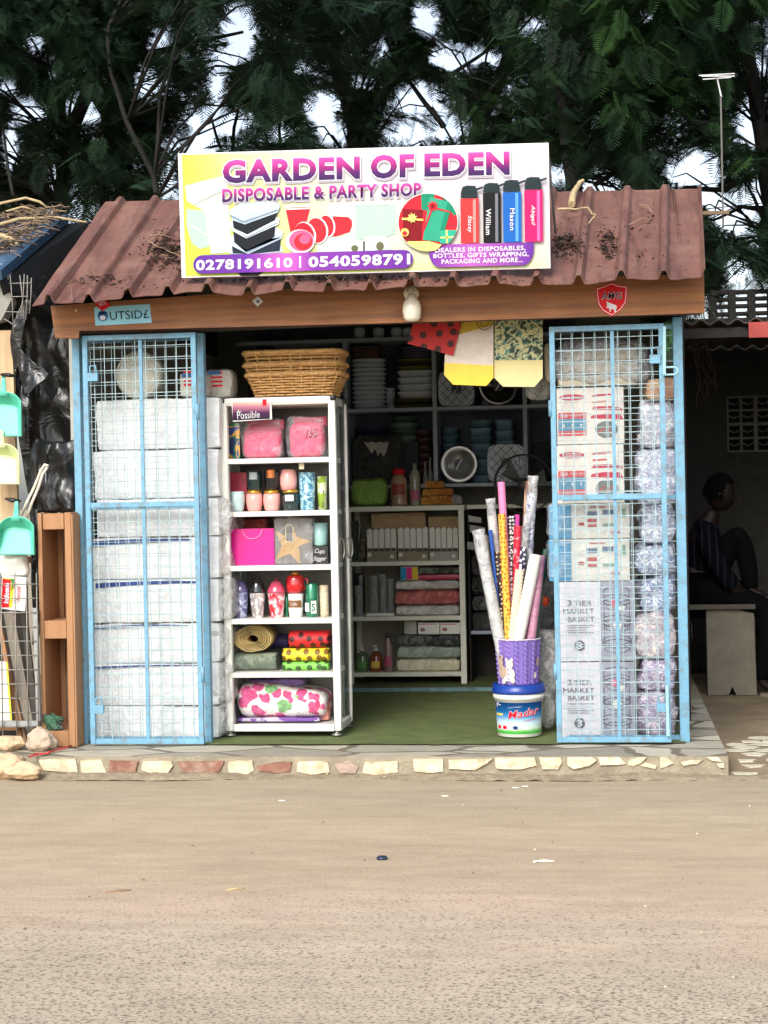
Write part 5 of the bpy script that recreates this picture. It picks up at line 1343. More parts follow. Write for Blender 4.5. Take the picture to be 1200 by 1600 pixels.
# ================================================================== LEFT STACK OF WHITE PACKS
M_tis = wrapped('white_tissue_pack', (236, 238, 237), None, .7, 8, .28, 10)
M_tisb = mat('blue_pack_print', (34, 62, 128), .35, .2, 30)
LY = 8.70
rows = [(623, 700), (703, 776), (779, 838), (840, 902), (906, 968), (974, 1034), (1037, 1100), (1104, 1158)]
lbls = ['topmost white pack of the stack behind the left gate', 'second white pack from the top behind the left gate', 'third white pack from the top, beside the gate middle rail', 'fourth white pack from the top behind the left gate, above a blue edge',
        'fifth white pack from the top, between two blue edged packs', 'sixth white pack from the top behind the left gate', 'seventh white pack from the top behind the left gate', 'bottom white pack of the stack behind the left gate']
zprev = FLOOR + .008
zs = [zprev]
for y0, y1 in rows[::-1]: zs.append(at(235, y0, LY).z)
for k, ((y0, y1), lab) in enumerate(zip(rows[::-1], lbls[::-1])):
    z0, z1 = zs[k] + .002, zs[k + 1] - .002
    x0 = at(147 + (2 if k % 2 else -3) - (12 if k < 5 else 0), y0, LY).x; x1 = at(342, y0, LY).x
    t = thing('tissue_pack', lab, 'tissue pack', ((x0 + x1) / 2, LY + .2, z0), 'white packs stacked behind the left gate')
    g = MB(); xm_ = (x0 + x1) / 2 - .02
    g.pillow(x0, x1, LY + .005 * (k % 3), LY + .42, z0, z1 + .003, .016, .009, k * 3, .02, freq=10)
    g.build('tissue_bundle', M_tis, t)
    if k in (3, 4, 2, 1):
        hh = {3: .010, 4: .010, 2: .005, 1: .004}[k]; wd = (x1 - x0) * {3: .80, 4: .74, 2: .72, 1: .8}[k]
        g = MB(); g.grid(lambda u, v: (x0 + .04 + wd * u, LY - .005, z1 - .012 - hh * 2 * (1.3 - .8 * u) * (1 - v) + .008 * math.sin(2.6 * u)), 20, 1); g.build('blue_edge', M_tisb, t)
    g = MB(); g.pillow(x1 - .10, x1 + .035 + .02 * (k % 2), LY + .02, LY + .40, z0 + .002, z1 + .004, .05, .03, 40 + k, .02, freq=14)
    if k < 6: g.build('loose_wrap', film('grey_heavy_film', .42, (226, 228, 226), 9, .15), t)
zt8 = zs[-1]
# round pack and food boxes on top
c = at(213, 588, LY); r_ = abs(at(250, 588, LY).x - at(213, 588, LY).x)
t = thing('plate_pack', 'round white pack of foam plates on top of the stacked packs', 'plate pack', (c.x, LY + .1, zt8 + .002))
g = MB(); prof = [(r_ * .9, 0), (r_, .02), (r_ * .99, .10)]
i0 = 0
def fl(g, cx, cz_, y0, prof, n=36, mi=0):
    i0 = len(g.v)
    for r, d in prof:
        for j in range(n):
            t_ = 2 * math.pi * j / n; q = 1 + .025 * noise.noise(Vector((math.cos(t_) * 2, math.sin(t_) * 2, d * 20))); g.v.append((cx + r * q * math.cos(t_), y0 + d, cz_ + r * q * math.sin(t_)))
    for k in range(len(prof) - 1):
        for j in range(n):
            j2 = (j + 1) % n; g.f.append((i0 + k * n + j2, i0 + k * n + j, i0 + (k + 1) * n + j, i0 + (k + 1) * n + j2)); g.m.append(mi); g.s.append(True)
    g.f.append(tuple(i0 + j for j in range(n))); g.m.append(mi); g.s.append(True)
    g.f.append(tuple(i0 + (len(prof) - 1) * n + j for j in range(n))[::-1]); g.m.append(mi); g.s.append(True)
fl(g, c.x, zt8 + .004 + r_, LY + .03, [(r_ * .25, -.012), (r_ * .7, -.008), (r_ * .93, 0), (r_, .02), (r_ * .98, .16), (r_ * .8, .18)])
g.build('foam_plates', wrapped('cream_foam_wrap', (206, 204, 186), None, .8, 8, .2, 6), t)
for (x0, x1, y0, dy, lab) in ((278, 322, 580, .02, 'white foam food box printed with a small flag, behind the gate top'), (318, 362, 576, .16, 'foam food box printed with red stripes, right of the left gate')):
    a, b, z0, z1 = R(x0, x1, y0, LY + dy, zt8 + .003)
    def ex(t, a, b, z0, z1, Y):
        g = MB()
        for k in range(4): g.box(a + .03, a + .10, Y - .004, Y - .001, z0 + .06 + .022 * k, z0 + .07 + .022 * k)
        g.build('red_stripe', rd, t)
        g = MB(); g.box(a + .02, a + .09, Y - .005, Y - .002, z1 - .03, z1 - .012); g.build('blue_patch', pm('flag_blue', (60, 100, 150)), t)
    packobj('foam_box', lab, 'food box', (a, b, z0, z1), LY + dy, .16, wrapped('foam_wrap', (206, 202, 190), None, .8, 8, .25, 6), r=.03, wob=.006, seed=x0, extra=ex, group='foam food boxes above the tissue packs')

# ================================================================== RIGHT SIDE GOODS BEHIND THE GATE
RY = 8.72
zb = FLOOR + .006
def boxrow(y1, y0, x0, x1, Y=RY): a, b = at(x0, (y0 + y1) / 2, Y).x, at(x1, (y0 + y1) / 2, Y).x; return a, b, at((x0 + x1) / 2, y1, Y).z, at((x0 + x1) / 2, y0, Y).z
M_bkt = mat('basket_carton', (206, 206, 214), .5, .05, 4); M_ink = mat('carton_ink', (74, 78, 92), .6, .1); M_ink2 = mat('carton_grey_panel', (148, 152, 168), .5, .12, 9)
def carton(t, a, b, z0, z1, Y, sd):
    w_, h = b - a, z1 - z0; P = lambda u, v, L=0: Vector((a + w_ * u, Y - .004 - .0015 * L, z0 + h * v))
    q = lambda u0, u1, v0, v1, L: (lambda u, v: P(u0 + (u1 - u0) * u, v0 + (v1 - v0) * v, L))
    g = MB(); g.face([P(.55, .01), P(.99, .01), P(.99, .99), P(.55, .99)]); g.build('photo_panel', M_ink2, t)
    text('3', q(.12, .17, .70, .77, 1), M_ink, t, .0); text('TIER', q(.20, .44, .70, .76, 1), M_ink, t, 0)
    text('MARKET', q(.06, .47, .60, .66, 1), M_ink, t, 0); text('BASKET', q(.12, .47, .50, .56, 1), M_ink, t, 0)
    g = MB()
    for k in range(5): g.box(P(.1 + .02 * (k % 2), 0).x, P(.46 - .05 * (k % 3), 0).x, Y - .006, Y - .0045, z0 + h * (.45 - .03 * k), z0 + h * (.455 - .03 * k))
    c = P(.27, .2, 1); g.v; i0 = len(g.v); g.face([c + Vector((.026 * math.cos(k * math.pi / 12), 0, .026 * math.sin(k * math.pi / 12))) for k in range(24)]); g.build('carton_print', M_ink, t)
    text('3', q(.235, .305, .155, .245, 3), M_bkt, t, 0)
    g = MB()       # drawing of a three tiered wire basket
    for k, (v, rr) in enumerate(((.74, .17), (.48, .18), (.22, .19))):
        for dv in (0, .045, -.06):
            cc = P(.765, v + dv, 1.5); q_ = [cc + Vector((rr * w_ * math.cos(2 * math.pi * j / 20) * (1 if dv >= 0 else .8), 0, rr * w_ * .30 * math.sin(2 * math.pi * j / 20))) for j in range(20)]
            g.tube(q_, .0022 if dv == 0 else .0014, 4, closed=True)
    for u in (.6, .93): g.bar(P(u, .12, 1.5), P(u, .88, 1.5), .003, .003)
    cc = P(.765, .88, 1.5); g.tube([cc + Vector((.165 * w_ * math.cos(math.pi * j / 10), 0, .05 * h * math.sin(math.pi * j / 10))) for j in range(11)], .0022, 4)
    g.build('basket_drawing', M_ink, t)
    g = MB(); cc = P(.74, .72, 2)
    for du, dv, r0, mi in ((0, 0, .02, 0), (.09, -.06, .016, 1), (.03, -.27, .022, 1)):
        g.face([cc + Vector((du * w_ + r0 * math.cos(k * math.pi / 8), 0, dv * h + r0 * math.sin(k * math.pi / 8))) for k in range(16)], mi)
    g.build('fruit_picture', [pm('soft_pink', (204, 110, 130)), M_paper], t)
yb_ = [(1147, 1034), (1032, 908)]
zc = zb
for k, (y1, y0) in enumerate(yb_):
    a, b, z0, z1 = boxrow(y1, y0, 873, 992); z0 = zc
    t = thing('carton', ['upper', 'lower'][1 - k] + ' carton printed 3 TIER MARKET BASKET behind the right gate', 'carton', ((a + b) / 2, RY, z0), 'market basket cartons')
    g = MB(); g.box(a, b, RY, RY + .42, z0, z1 - .003); g.build('carton_body', M_bkt, t, bevel=.003); carton(t, a, b, z0, z1, RY, k)
    g = MB(); g.pillow(a - .008, b + .03, RY - .02, RY + .44, z0 + .002, z1 + .004, .03, .012, 60 + k, .03); g.build('clear_wrap', film('light_film', .10), t); zc = z1 + .002
# two blue and white wrapped packs
for k, (y1, y0) in enumerate(((906, 842), (840, 787))):
    a, b, z0, z1 = boxrow(y1, y0, 859, 984); z0 = zc
    t = thing('container_pack', ['lower', 'upper'][k] + ' white and blue wrapped container pack behind the right gate', 'pack', ((a + b) / 2, RY, z0), 'blue and white container packs')
    g = MB(); g.box(a, b, RY, RY + .4, z0, z1 - .002); g.build('pack_body', mat('pack_white', (216, 216, 206), .5, .06, 5), t, bevel=.004)
    g = MB(); g.box(a - .003, a + (b - a) * .27, RY - .004, RY + .3, z0 + .003, z1 - .005); g.build('blue_end', mat('pack_blue', (44, 140, 184), .35, .15, 6), t)
    g = MB(); ms = [pm('small_navy', (60, 92, 124)), pm('small_red', (176, 70, 70)), pm('small_green', (110, 150, 130))]
    for (u, v, wu, wv, mi) in ((.46, .66, .14, .12, 0), (.66, .68, .14, .13, 0), (.46, .47, .13, .09, 1), (.36, .38, .07, .08, 1), (.47, .33, .12, .08, 1), (.66, .34, .15, .08, 2), (.9, .6, .05, .25, 2), (.75, .14, .12, .06, 1), (.5, .88, .2, .04, 1)):
        x = a + (b - a) * u; z = z0 + (z1 - z0) * v; rectface(g, x, x + (b - a) * wu, z, z + (z1 - z0) * wv, RY - .003, mi)
    g.build('printed_label', ms, t)
    if k == 0: text('36', lambda u, v: Vector((a + .012 + .03 * u, RY - .0065, z0 + .03 + .025 * v)), M_wh, t, .01)
    g = MB(); g.pillow(a - .015, b + .01, RY - .02, RY + .42, z0 + .002, z1 + .004, .03, .012, 70 + k, .025, freq=12); g.build('clear_wrap', M_cf, t); zc = z1 + .002
# shelf-like rail then two kitchenware boxes
M_rub = mat('kitchenware_box', (222, 216, 206), .45, .05, 5)
for k, (y1, y0) in enumerate(((771, 695), (690, 605))):
    a, b, z0, z1 = boxrow(y1, y0, 870, 975); z0 = zc
    t = thing('kitchenware_box', ['lower', 'upper'][k] + ' white box with crimson oval logo and 50 piece label behind the right gate', 'box', ((a + b) / 2, RY, z0), 'kitchenware boxes behind the right gate')
    h, w_ = z1 - z0, b - a; P = lambda u, v, L=0: Vector((a + w_ * u, RY - .002 - .0015 * L, z0 + h * v))
    g = MB(); g.box(a, b, RY, RY + .4, z0, z1 - .002); g.build('box_body', M_rub, t, bevel=.003)
    g = MB(); cr = pm('crimson', (186, 34, 66)); bb = pm('label_blue', (84, 140, 168)); ms = [cr, bb, pm('crimson_soft', (200, 80, 84)), pm('food_grey', (110, 116, 108))]
    q = [P(.23 + .19 * math.cos(2 * math.pi * j / 24), .83 + .055 * math.sin(2 * math.pi * j / 24)) for j in range(24)]; g.face(q, 0)
    rectface(g, P(.02, 0).x, P(.44, 0).x, z0 + h * .45, z0 + h * .56, RY - .002, 2); rectface(g, P(.02, 0).x, P(.44, 0).x, z0 + h * .24, z0 + h * .45, RY - .002, 1); rectface(g, P(.02, 0).x, P(.44, 0).x, z0 + h * .15, z0 + h * .24, RY - .002, 2)
    g.face([P(.52, .6), P(.98, .58), P(.98, .62), P(.80, .66), P(.55, .66)], 0); g.face([P(.50, .45), P(.99, .42), P(.94, .52), P(.7, .53), P(.52, .5)], 0); g.face([P(.52, .83), P(.82, .85), P(.80, .88), P(.56, .87)], 0); g.face([P(.53, .72), P(.75, .73), P(.74, .76), P(.54, .75)], 2)
    g.face([P(.74 + .17 * math.cos(2 * math.pi * j / 16), .25 + .15 * math.sin(2 * math.pi * j / 16)) for j in range(16)], 3)
    for j in range(7): g.face([P(.62 + .04 * j + .018 * math.cos(2 * math.pi * i / 8), .2 + .1 * ((j * 7) % 3) / 3 + .02 * math.sin(2 * math.pi * i / 8), 1) for i in range(8)], j % 2 * 2)
    g.build('printed_label', ms, t)
    text('Rubbermaid', lambda u, v: P(.09 + .28 * u, .80 + .06 * v, 1.5), M_wh, t, .0); text('50', lambda u, v: P(.05 + .11 * u, .475 + .06 * v, 1.5), M_wh, t, .02); text('PIECE SET', lambda u, v: P(.2 + .2 * u, .49 + .035 * v, 1.5), M_wh, t, 0)
    g = MB()
    for j in range(3): g.face([P(.10 + .13 * j + .02 * math.cos(2 * math.pi * i / 3 + .5), .33 + .05 * math.sin(2 * math.pi * i / 3 + .5), 1.5) for i in range(3)])
    g.build('small_pictures', M_wh, t)
    g = MB(); g.pillow(a - .006, b + .01, RY - .014, RY + .42, z0 + .002, z1 + .002, .02, .008, 80 + k, .03, freq=10); g.build('clear_wrap', film('light_film'), t); zc = z1 + .004
# big clear bag of foam on top
a, b, z0, z1 = R(868, 1012, 528, RY, zc)
t = thing('foam_bundle', 'big clear plastic bag of cream foam trays at the top behind the right gate', 'bundle', ((a + b) / 2, RY, z0))
for k in range(3):
    h = (z1 - .05 - z0) / 3; g = MB(); g.pillow(a + .01 + .02 * k, b - .05, RY + .02, RY + .4, z0 + h * k + .003, z0 + h * (k + 1), .02, .01, 90 + k, .03); g.build('foam_tray', mat('cream_foam', (206, 196, 172), .6, .08, 8, .3, 20), t)
g = MB(); g.pillow(a, b, RY, RY + .42, z0 + .001, z1, .07, .035, 95, .02, freq=8); g.build('clear_bag', M_cf2, t)
g = MB(); rectface(g, at(932, 515, RY).x, at(940, 515, RY).x, at(936, 523, RY).z, at(936, 514, RY).z, RY - .05); g.face([(0, 0, 0)] * 3) if False else None
# column of wrapped bags against the corner post
def bagmat(nm, light, dark):
    m = wrapped(nm, light, None, 1, 13, .14, 22); t = m.node_tree; b = t.nodes['Principled BSDF']; v = coords(t, (1, 1, 1.4)); n = nd(t, 'ShaderNodeTexNoise', Scale=26, Detail=6, Roughness=.75, Distortion=.8); t.links.new(v, n.inputs[0])
    mid = tuple((x + y) / 2 for x, y in zip(light, dark)); t.links.new(ramp(t, n.outputs[0], [(.42, lin(*[min(250, x + 22) for x in light])), (.49, lin(*mid)), (.54, lin(*dark)), (.57, lin(*light)), (.7, lin(*[min(250, x + 16) for x in light]))]), b.inputs['Base Color']); return m
cols = [(1143, 1080, 'purple_mix', (104, 98, 140), (190, 180, 190), 'bottom dark purple wrapped bag of the column beside the right post'), (1078, 1030, 'purple_red', (120, 110, 160), (206, 196, 204), 'purple wrapped bag with an orange streak, second from the bottom'),
        (1028, 958, 'pink_cream', (150, 146, 176), (214, 200, 190), 'lilac and cream wrapped bag, third from the bottom of the column'), (956, 900, 'blue_frame', (56, 92, 150), (206, 208, 214), 'strong blue wrapped bag in the column beside the right post'),
        (898, 850, 'blue_two', (80, 110, 160), (216, 218, 222), 'blue and silver wrapped bag above the strong blue one'), (848, 790, 'blue_three', (110, 130, 176), (220, 222, 226), 'pale blue white wrapped bag level with the gate middle rail'),
        (788, 700, 'blue_four', (128, 142, 180), (216, 216, 220), 'large grey blue wrapped bag above the gate middle rail'), (698, 625, 'blue_five', (142, 152, 182), (222, 220, 220), 'pale grey wrapped bag under the peach bag')]
zc = FLOOR + .008
for k, (y1, y0, nm, c1, c2, lab) in enumerate(cols):
    a, b, z0, z1 = R(996, 1056, y0, RY + .0, zc, y1)
    z1 = at(1025, y0, RY).z
    packobj('wrapped_bag', lab, 'wrapped bag', (a + .01 * (k % 2), b - .004 * (k % 3), z0 + .002, z1), RY - .012 * (k % 3), .40, bagmat('bag_' + nm, c2, c1), 'wrapped bags stacked beside the right post', .045, .030, 100 + k, res=.02, freq=14)
    zc = z1
z1 = at(1020, 590, RY).z
a, b = at(1008, 600, RY).x, at(1056, 600, RY).x
packobj('wrapped_bag', 'peach orange wrapped bag on top of the column beside the right post', 'wrapped bag', (a, b, zc + .002, z1), RY, .36, wrapped('bag_peach', (214, 180, 140), (190, 140, 110), 1, 13, .16, 16), 'wrapped bags stacked beside the right post', .03, .014, 120, res=.02)
a, b, z0, z1 = R(1042, 1058, 500, RY + .05, None, 575)
packobj('green_sack', 'bright green plastic sack hanging at the top beside the right post', 'sack', (a - .03, b, z0 + .02, z1), RY + .05, .15, wrapped('green_plastic', (40, 130, 40), (16, 60, 26), .8, 8, .25, 8), r=.03, wob=.02, seed=130)
# loose clear bags to the left of the right gate
def rag(name, lab, cat, x0, x1, y0, y1, Y, m, seed, dep=.12, wob=.03):
    a, b, z0, z1 = R(x0, x1, y0, Y, None, y1); z0 = max(z0, FLOOR + .012)
    g = MB(); g.pillow(a, b, Y, Y + dep, z0, z1, .05, wob, seed, .02, freq=9); return tag(g.build(name, m), lab, cat)
rag('clear_sack', 'grey clear plastic sack slumped beside the right gate near the bucket', 'plastic sack', 838, 870, 985, 1152, 8.95, film('grey_heavy_film'), 140, .25)
rag('clear_sack', 'crumpled clear plastic bag hanging right of the camouflage bag', 'plastic bag', 818, 862, 590, 625, 9.0, film('grey_heavy_film'), 141, .1)
rag('foam_stack', 'small stack of cream foam trays high beside the right gate', 'foam trays', 850, 868, 535, 596, 8.9, mat('cream_foam', 0), 143, .2, .006)
rag('orange_pouch', 'orange pouch wedged behind the gift wrap rolls by the right gate', 'pouch', 846, 858, 932, 948, 9.0, mat('orange_plastic', (214, 64, 24), .4, .1), 144, .05, .003)
rag('grey_sack', 'dark grey clear sack behind the rolls by the right gate', 'plastic sack', 838, 866, 905, 986, 9.15, film('dark_film', .55, (100, 100, 104)), 145, .2)

# ================================================================== BUCKET, BIN AND ROLLS
BX = at(811, 1110, 8.80).x; BYc = 8.80
k_ = abs(at(848, 1120, BYc).x - at(775, 1120, BYc).x) / 73
bz = FLOOR + .012
zl = at(811, 1085, BYc - .11).z
bt = thing('detergent_bucket', 'white detergent bucket with blue lid, printed Madar on a blue and green label', 'bucket', (BX, BYc, bz))
r0, r1 = k_ * 34, k_ * 37.5
g = MB(); g.lathe(BX, BYc, [(r0 - .004, 0), (r0, .004), (r1, zl - bz - .03), (r1 + .008, zl - bz - .028), (r1 + .010, zl - bz - .008), (r1 + .004, zl - bz - .004), (r1 + .004, zl - bz)], 48, 0, bz)
g.build('bucket_body', mat('white_bucket', (222, 222, 214), .35, .05, 6), bt)
lh = at(811, 1071, BYc - .12).z - zl
g = MB(); g.lathe(BX, BYc, [(r1 + .012, 0), (r1 + .014, .004), (r1 + .014, lh * .5), (r1 + .008, lh * .62), (r1 + .008, lh), (r1 - .01, lh), (r1 - .012, lh - .01), (.01, lh - .01)], 48, 0, zl); g.build('lid', mat('royal_blue_lid', (20, 56, 140), .3, .1, 8), bt)
def onb(a, v, L=0):
    r = r0 + (r1 - r0) * v + .0012 + .0012 * L; return Vector((BX + r * math.sin(a), BYc - r * math.cos(a), bz + (zl - .03 - bz) * v))
g = MB(); gr = []
A0, A1 = -1.30, 1.30
g.grid(lambda u, v: onb(A0 + (A1 - A0) * u, .10 + .84 * v), 40, 16); gr = [v for a in range(41) for v in [k / 16 for k in range(17)]]; g.g['grad'] = gr
g.build('printed_label', grad('madar_label', [(0, (60, 160, 60)), (.08, (84, 180, 70)), (.16, (204, 224, 204)), (.34, (196, 218, 228)), (.55, (70, 140, 190)), (.72, (14, 84, 140)), (1, (6, 44, 96))]), bt)
mr_, mw = pm('madar_red', (206, 22, 44)), M_wh
mq = lambda a0, a1, v0, v1, L, sk=0: (lambda u, v: onb(a0 + (a1 - a0) * u, v0 + (v1 - v0) * v + sk * u, L))
text('Madar', mq(-.42, .98, .50, .70, 1.5, .13), mw, bt, .045, 'letter_outline', .035, .2); text('Madar', mq(-.42, .98, .50, .70, 3, .13), mr_, bt, .01, italic=.2)
text('Powerful detergent', mq(-.40, .18, .78, .82, 1.5, .04), mw, bt, 0); text('Lemon fresh', mq(.26, .84, .42, .47, 1.5, .06), mr_, bt, 0)
g = MB(); gold2 = pm('label_yellow', (226, 200, 90))
g.grid(lambda u, v: onb(-1.15 + .45 * u, .58 + .06 * v, 1), 6, 1, 0)
for a, mi in ((-.95, 1), (-.62, 1), (-.12, 2)):
    i0 = len(g.v); q = [onb(a + .15 * math.cos(2 * math.pi * j / 16), .26 + .075 * math.sin(2 * math.pi * j / 16), 1.5) for j in range(16)]; g.face(q, 3); g.face([onb(a + .11 * math.cos(2 * math.pi * j / 16), .27 + .05 * math.sin(2 * math.pi * j / 16), 2.5) for j in range(16)], mi)
g.tube([onb(-1.12, .86, 2), onb(-.95, .88, 2), onb(-.78, .86, 2)], .002, 4, 3); g.tube([onb(-1.0, .80, 2), onb(-1.08, .88, 2), onb(-1.0, .93, 2), onb(-.9, .9, 2)], .002, 4, 3)
for j in range(26): a = random.uniform(-.05, .9); v = random.uniform(.10, .28) - .1 * (a - .2) ** 2; g.face([onb(a + .018 * math.cos(i * 1.25), v + .01 * math.sin(i * 1.25), 2) for i in range(5)], random.choice([3, 4]))
g.build('label_pictures', [gold2, mr_, pm('label_navy', (20, 60, 110)), mw, pm('label_green', (40, 130, 60))], bt)
g = MB(); q = [(BX + (r1 + .012) * math.cos(a), BYc - .01 - .06 * math.sin(a), zl - .02 - .10 * math.sin(a)) for a in [math.pi * j / 14 * .5 for j in range(9)]]; g.tube(q, .002, 5); g.build('wire_handle', mat('dark_iron', 0), bt)
# purple knit-look bin on the lid
pz = zl + lh + .0; pt = at(811, 1000, BYc - .10).z
pb = thing('purple_bin', 'purple bin moulded like cable knit with pale bear pictures, full of gift wrap rolls', 'bin', (BX, BYc, pz))
pr0, pr1 = k_ * 29.5, k_ * 34.5
g = MB()
def binp(u, v):
    a = -2 * math.pi * u; r = pr0 + (pr1 - pr0) * v
    c = math.cos(a * 14); tw = .0050 * max(0, c) * (1 + .9 * math.sin((v * 60 + math.sin(a * 14) * 2.2))) - .0035 * (abs(math.sin(a * 7 + .8)) < .22)
    if v > .97: tw = .003
    return (BX + (r + tw) * math.sin(a), BYc - (r + tw) * math.cos(a), pz + (pt - pz) * v)
g.grid(lambda u, v: binp(u, v), 360, 60); g.lathe(BX, BYc, [(pr0 - .003, .002), (pr1 - .004, pt - pz)], 40, 0, pz, False); g.lathe(BX, BYc, [(.001, .004), (pr0, .004)], 40, 0, pz, False)
g.build('bin_wall', mat('purple_plastic', (122, 100, 174), .5, .10, 30), pb)
g = MB(); g.tube([(BX + (pr1 + .002) * math.cos(2 * math.pi * j / 40), BYc + (pr1 + .002) * math.sin(2 * math.pi * j / 40), pt) for j in range(40)], .004, 6, closed=True); g.build('rim', mat('pale_rim', (204, 196, 210), .4, .05), pb)
def onp(a, v, L=0): r = pr0 + (pr1 - pr0) * v + .0075 + .001 * L; return Vector((BX + r * math.sin(a), BYc - r * math.cos(a), pz + (pt - pz) * v))
g = MB()
for a, v, ra, rv, mi in ((-.45, .24, .34, .16, 0), (-.36, .46, .18, .1, 0), (-.5, .56, .06, .04, 0), (-.24, .56, .06, .04, 0), (-.86, .5, .18, .1, 1), (-.95, .62, .07, .05, 1), (-.72, .62, .07, .05, 1), (-.8, .3, .26, .15, 1), (-.7, .08, .12, .06, 0), (-.22, .1, .12, .06, 0), (.95, .2, .1, .07, 0), (1.1, .5, .1, .1, 1)):
    g.face([onp(a + ra * math.cos(2 * math.pi * j / 14), v + rv * math.sin(2 * math.pi * j / 14), mi + (0 if ra > .3 else 1)) for j in range(14)], mi)
g.build('bear_picture', [pm('bear_cream', (214, 204, 190)), pm('bear_tan', (184, 160, 140))], pb)
def stripes(name, a, b_, scale, rot=.7):
    if name in MC: return MC[name]
    m, t, b = nodes(name); tc = t.nodes.new('ShaderNodeTexCoord'); mp = t.nodes.new('ShaderNodeMapping'); mp.inputs['Rotation'].default_value = (0, rot, 0); t.links.new(tc.outputs['Object'], mp.inputs[0])
    wv = nd(t, 'ShaderNodeTexWave', Scale=scale); t.links.new(mp.outputs[0], wv.inputs[0]); t.links.new(ramp(t, wv.outputs['Fac'], [(.45, lin(*a)), (.6, lin(*b_))]), b.inputs['Base Color']); b.inputs['Roughness'].default_value = .35; MC[name] = m; return m
rolls = [((752, 855), (778, 1000), 9.5, wrapped('silver_white_roll', (196, 196, 194), None, .5, 14, .15), 'thick silvery white roll in clear wrap leaning left', -.05, 1),
    ((778, 862), (792, 1000), 6.5, dots('black_floral', (40, 24, 22), (206, 186, 150), 46, .2, .3, .6), 'dark brown gift wrap roll with cream flowers', -.03, 0), ((784, 803), (795, 1000), 6, dots('yellow_orange_dots', (232, 184, 70), (206, 110, 30), 50, .3, .3, .6), 'yellow gift wrap roll with orange dots', -.06, 0),
    ((783, 753), (798, 1000), 6, mat('candy_pink_roll', (230, 130, 176), .35, .08, 20, coat=.6), 'tall plain candy pink gift wrap roll', .0, 0), ((812, 890), (799, 1000), 7, stripes('gold_stripes', (196, 176, 140), (232, 228, 218), 22), 'white gift wrap roll with gold diagonal stripes', -.075, 0),
    ((837, 867), (810, 1000), 9.5, mat('plain_white_roll', (228, 222, 214), .45, .05, 12), 'thick plain white paper roll leaning right', -.085, 2), ((845, 868), (829, 1000), 8, wrapped('mauve_roll', (186, 120, 150), None, .4, 14, .3), 'mauve pink roll behind the thick white roll', -.03, 0),
    ((853, 858), (836, 1000), 5, mat('dark_green_roll', (30, 66, 50), .4, .2, 30, coat=.5), 'dark green roll leaning far right', .02, 0), ((831, 771), (815, 1000), 8, wrapped('navy_pattern_roll', (92, 96, 140), (200, 200, 210), .6, 16, .15, 50), 'tall blue patterned roll in clear wrap', .03, 1),
    ((799, 806), (800, 1000), 6, dots('black_white_check', (24, 22, 26), (216, 214, 214), 62, .34, .3, .6), 'black and white patterned gift wrap roll', .01, 0), ((809, 822), (804, 1000), 6, blotch('red_heart', [(0, (200, 24, 54)), (.52, (214, 60, 80)), (.6, (236, 170, 180))], 40, .35, 2, .6), 'red gift wrap roll printed with pale hearts', -.01, 0),
    ((808, 804), (802, 1000), 4.5, mat('magenta_roll', (196, 60, 150), .35, .1, coat=.5), 'slim magenta roll behind the red one', .03, 0), ((825, 752), (808, 1000), 4.5, stripes('copper_stripes', (104, 70, 56), (196, 160, 130), 9, .1), 'tall slim roll striped copper and brown', .05, 0),
    ((769, 806), (786, 1000), 7.5, stripes('clear_stripe_roll', (186, 184, 176), (226, 224, 216), 26, 1.2), 'cream roll with thin grey stripes at the back left', .04, 1), ((757, 836), (776, 1000), 4, mat('olive_roll', (170, 166, 130), .5, .1), 'slim pale olive roll at the left edge of the bin', .0, 0),
    ((822, 832), (806, 1000), 6, wrapped('grey_clear_roll', (150, 150, 150), None, .8, 16, .12), 'grey roll in crumpled clear wrap among the patterned rolls', .0, 1), ((766, 828), (783, 1000), 3.5, mat('blue_tube', (40, 80, 160), .4, .1), 'slim blue tube behind the silvery roll', -.02, 0),
    ((818, 855), (806, 1000), 5, dots('navy_white_motif', (30, 34, 70), (220, 220, 226), 44, .3, .3, .5), 'navy roll with white motifs behind the striped roll', -.04, 0)]
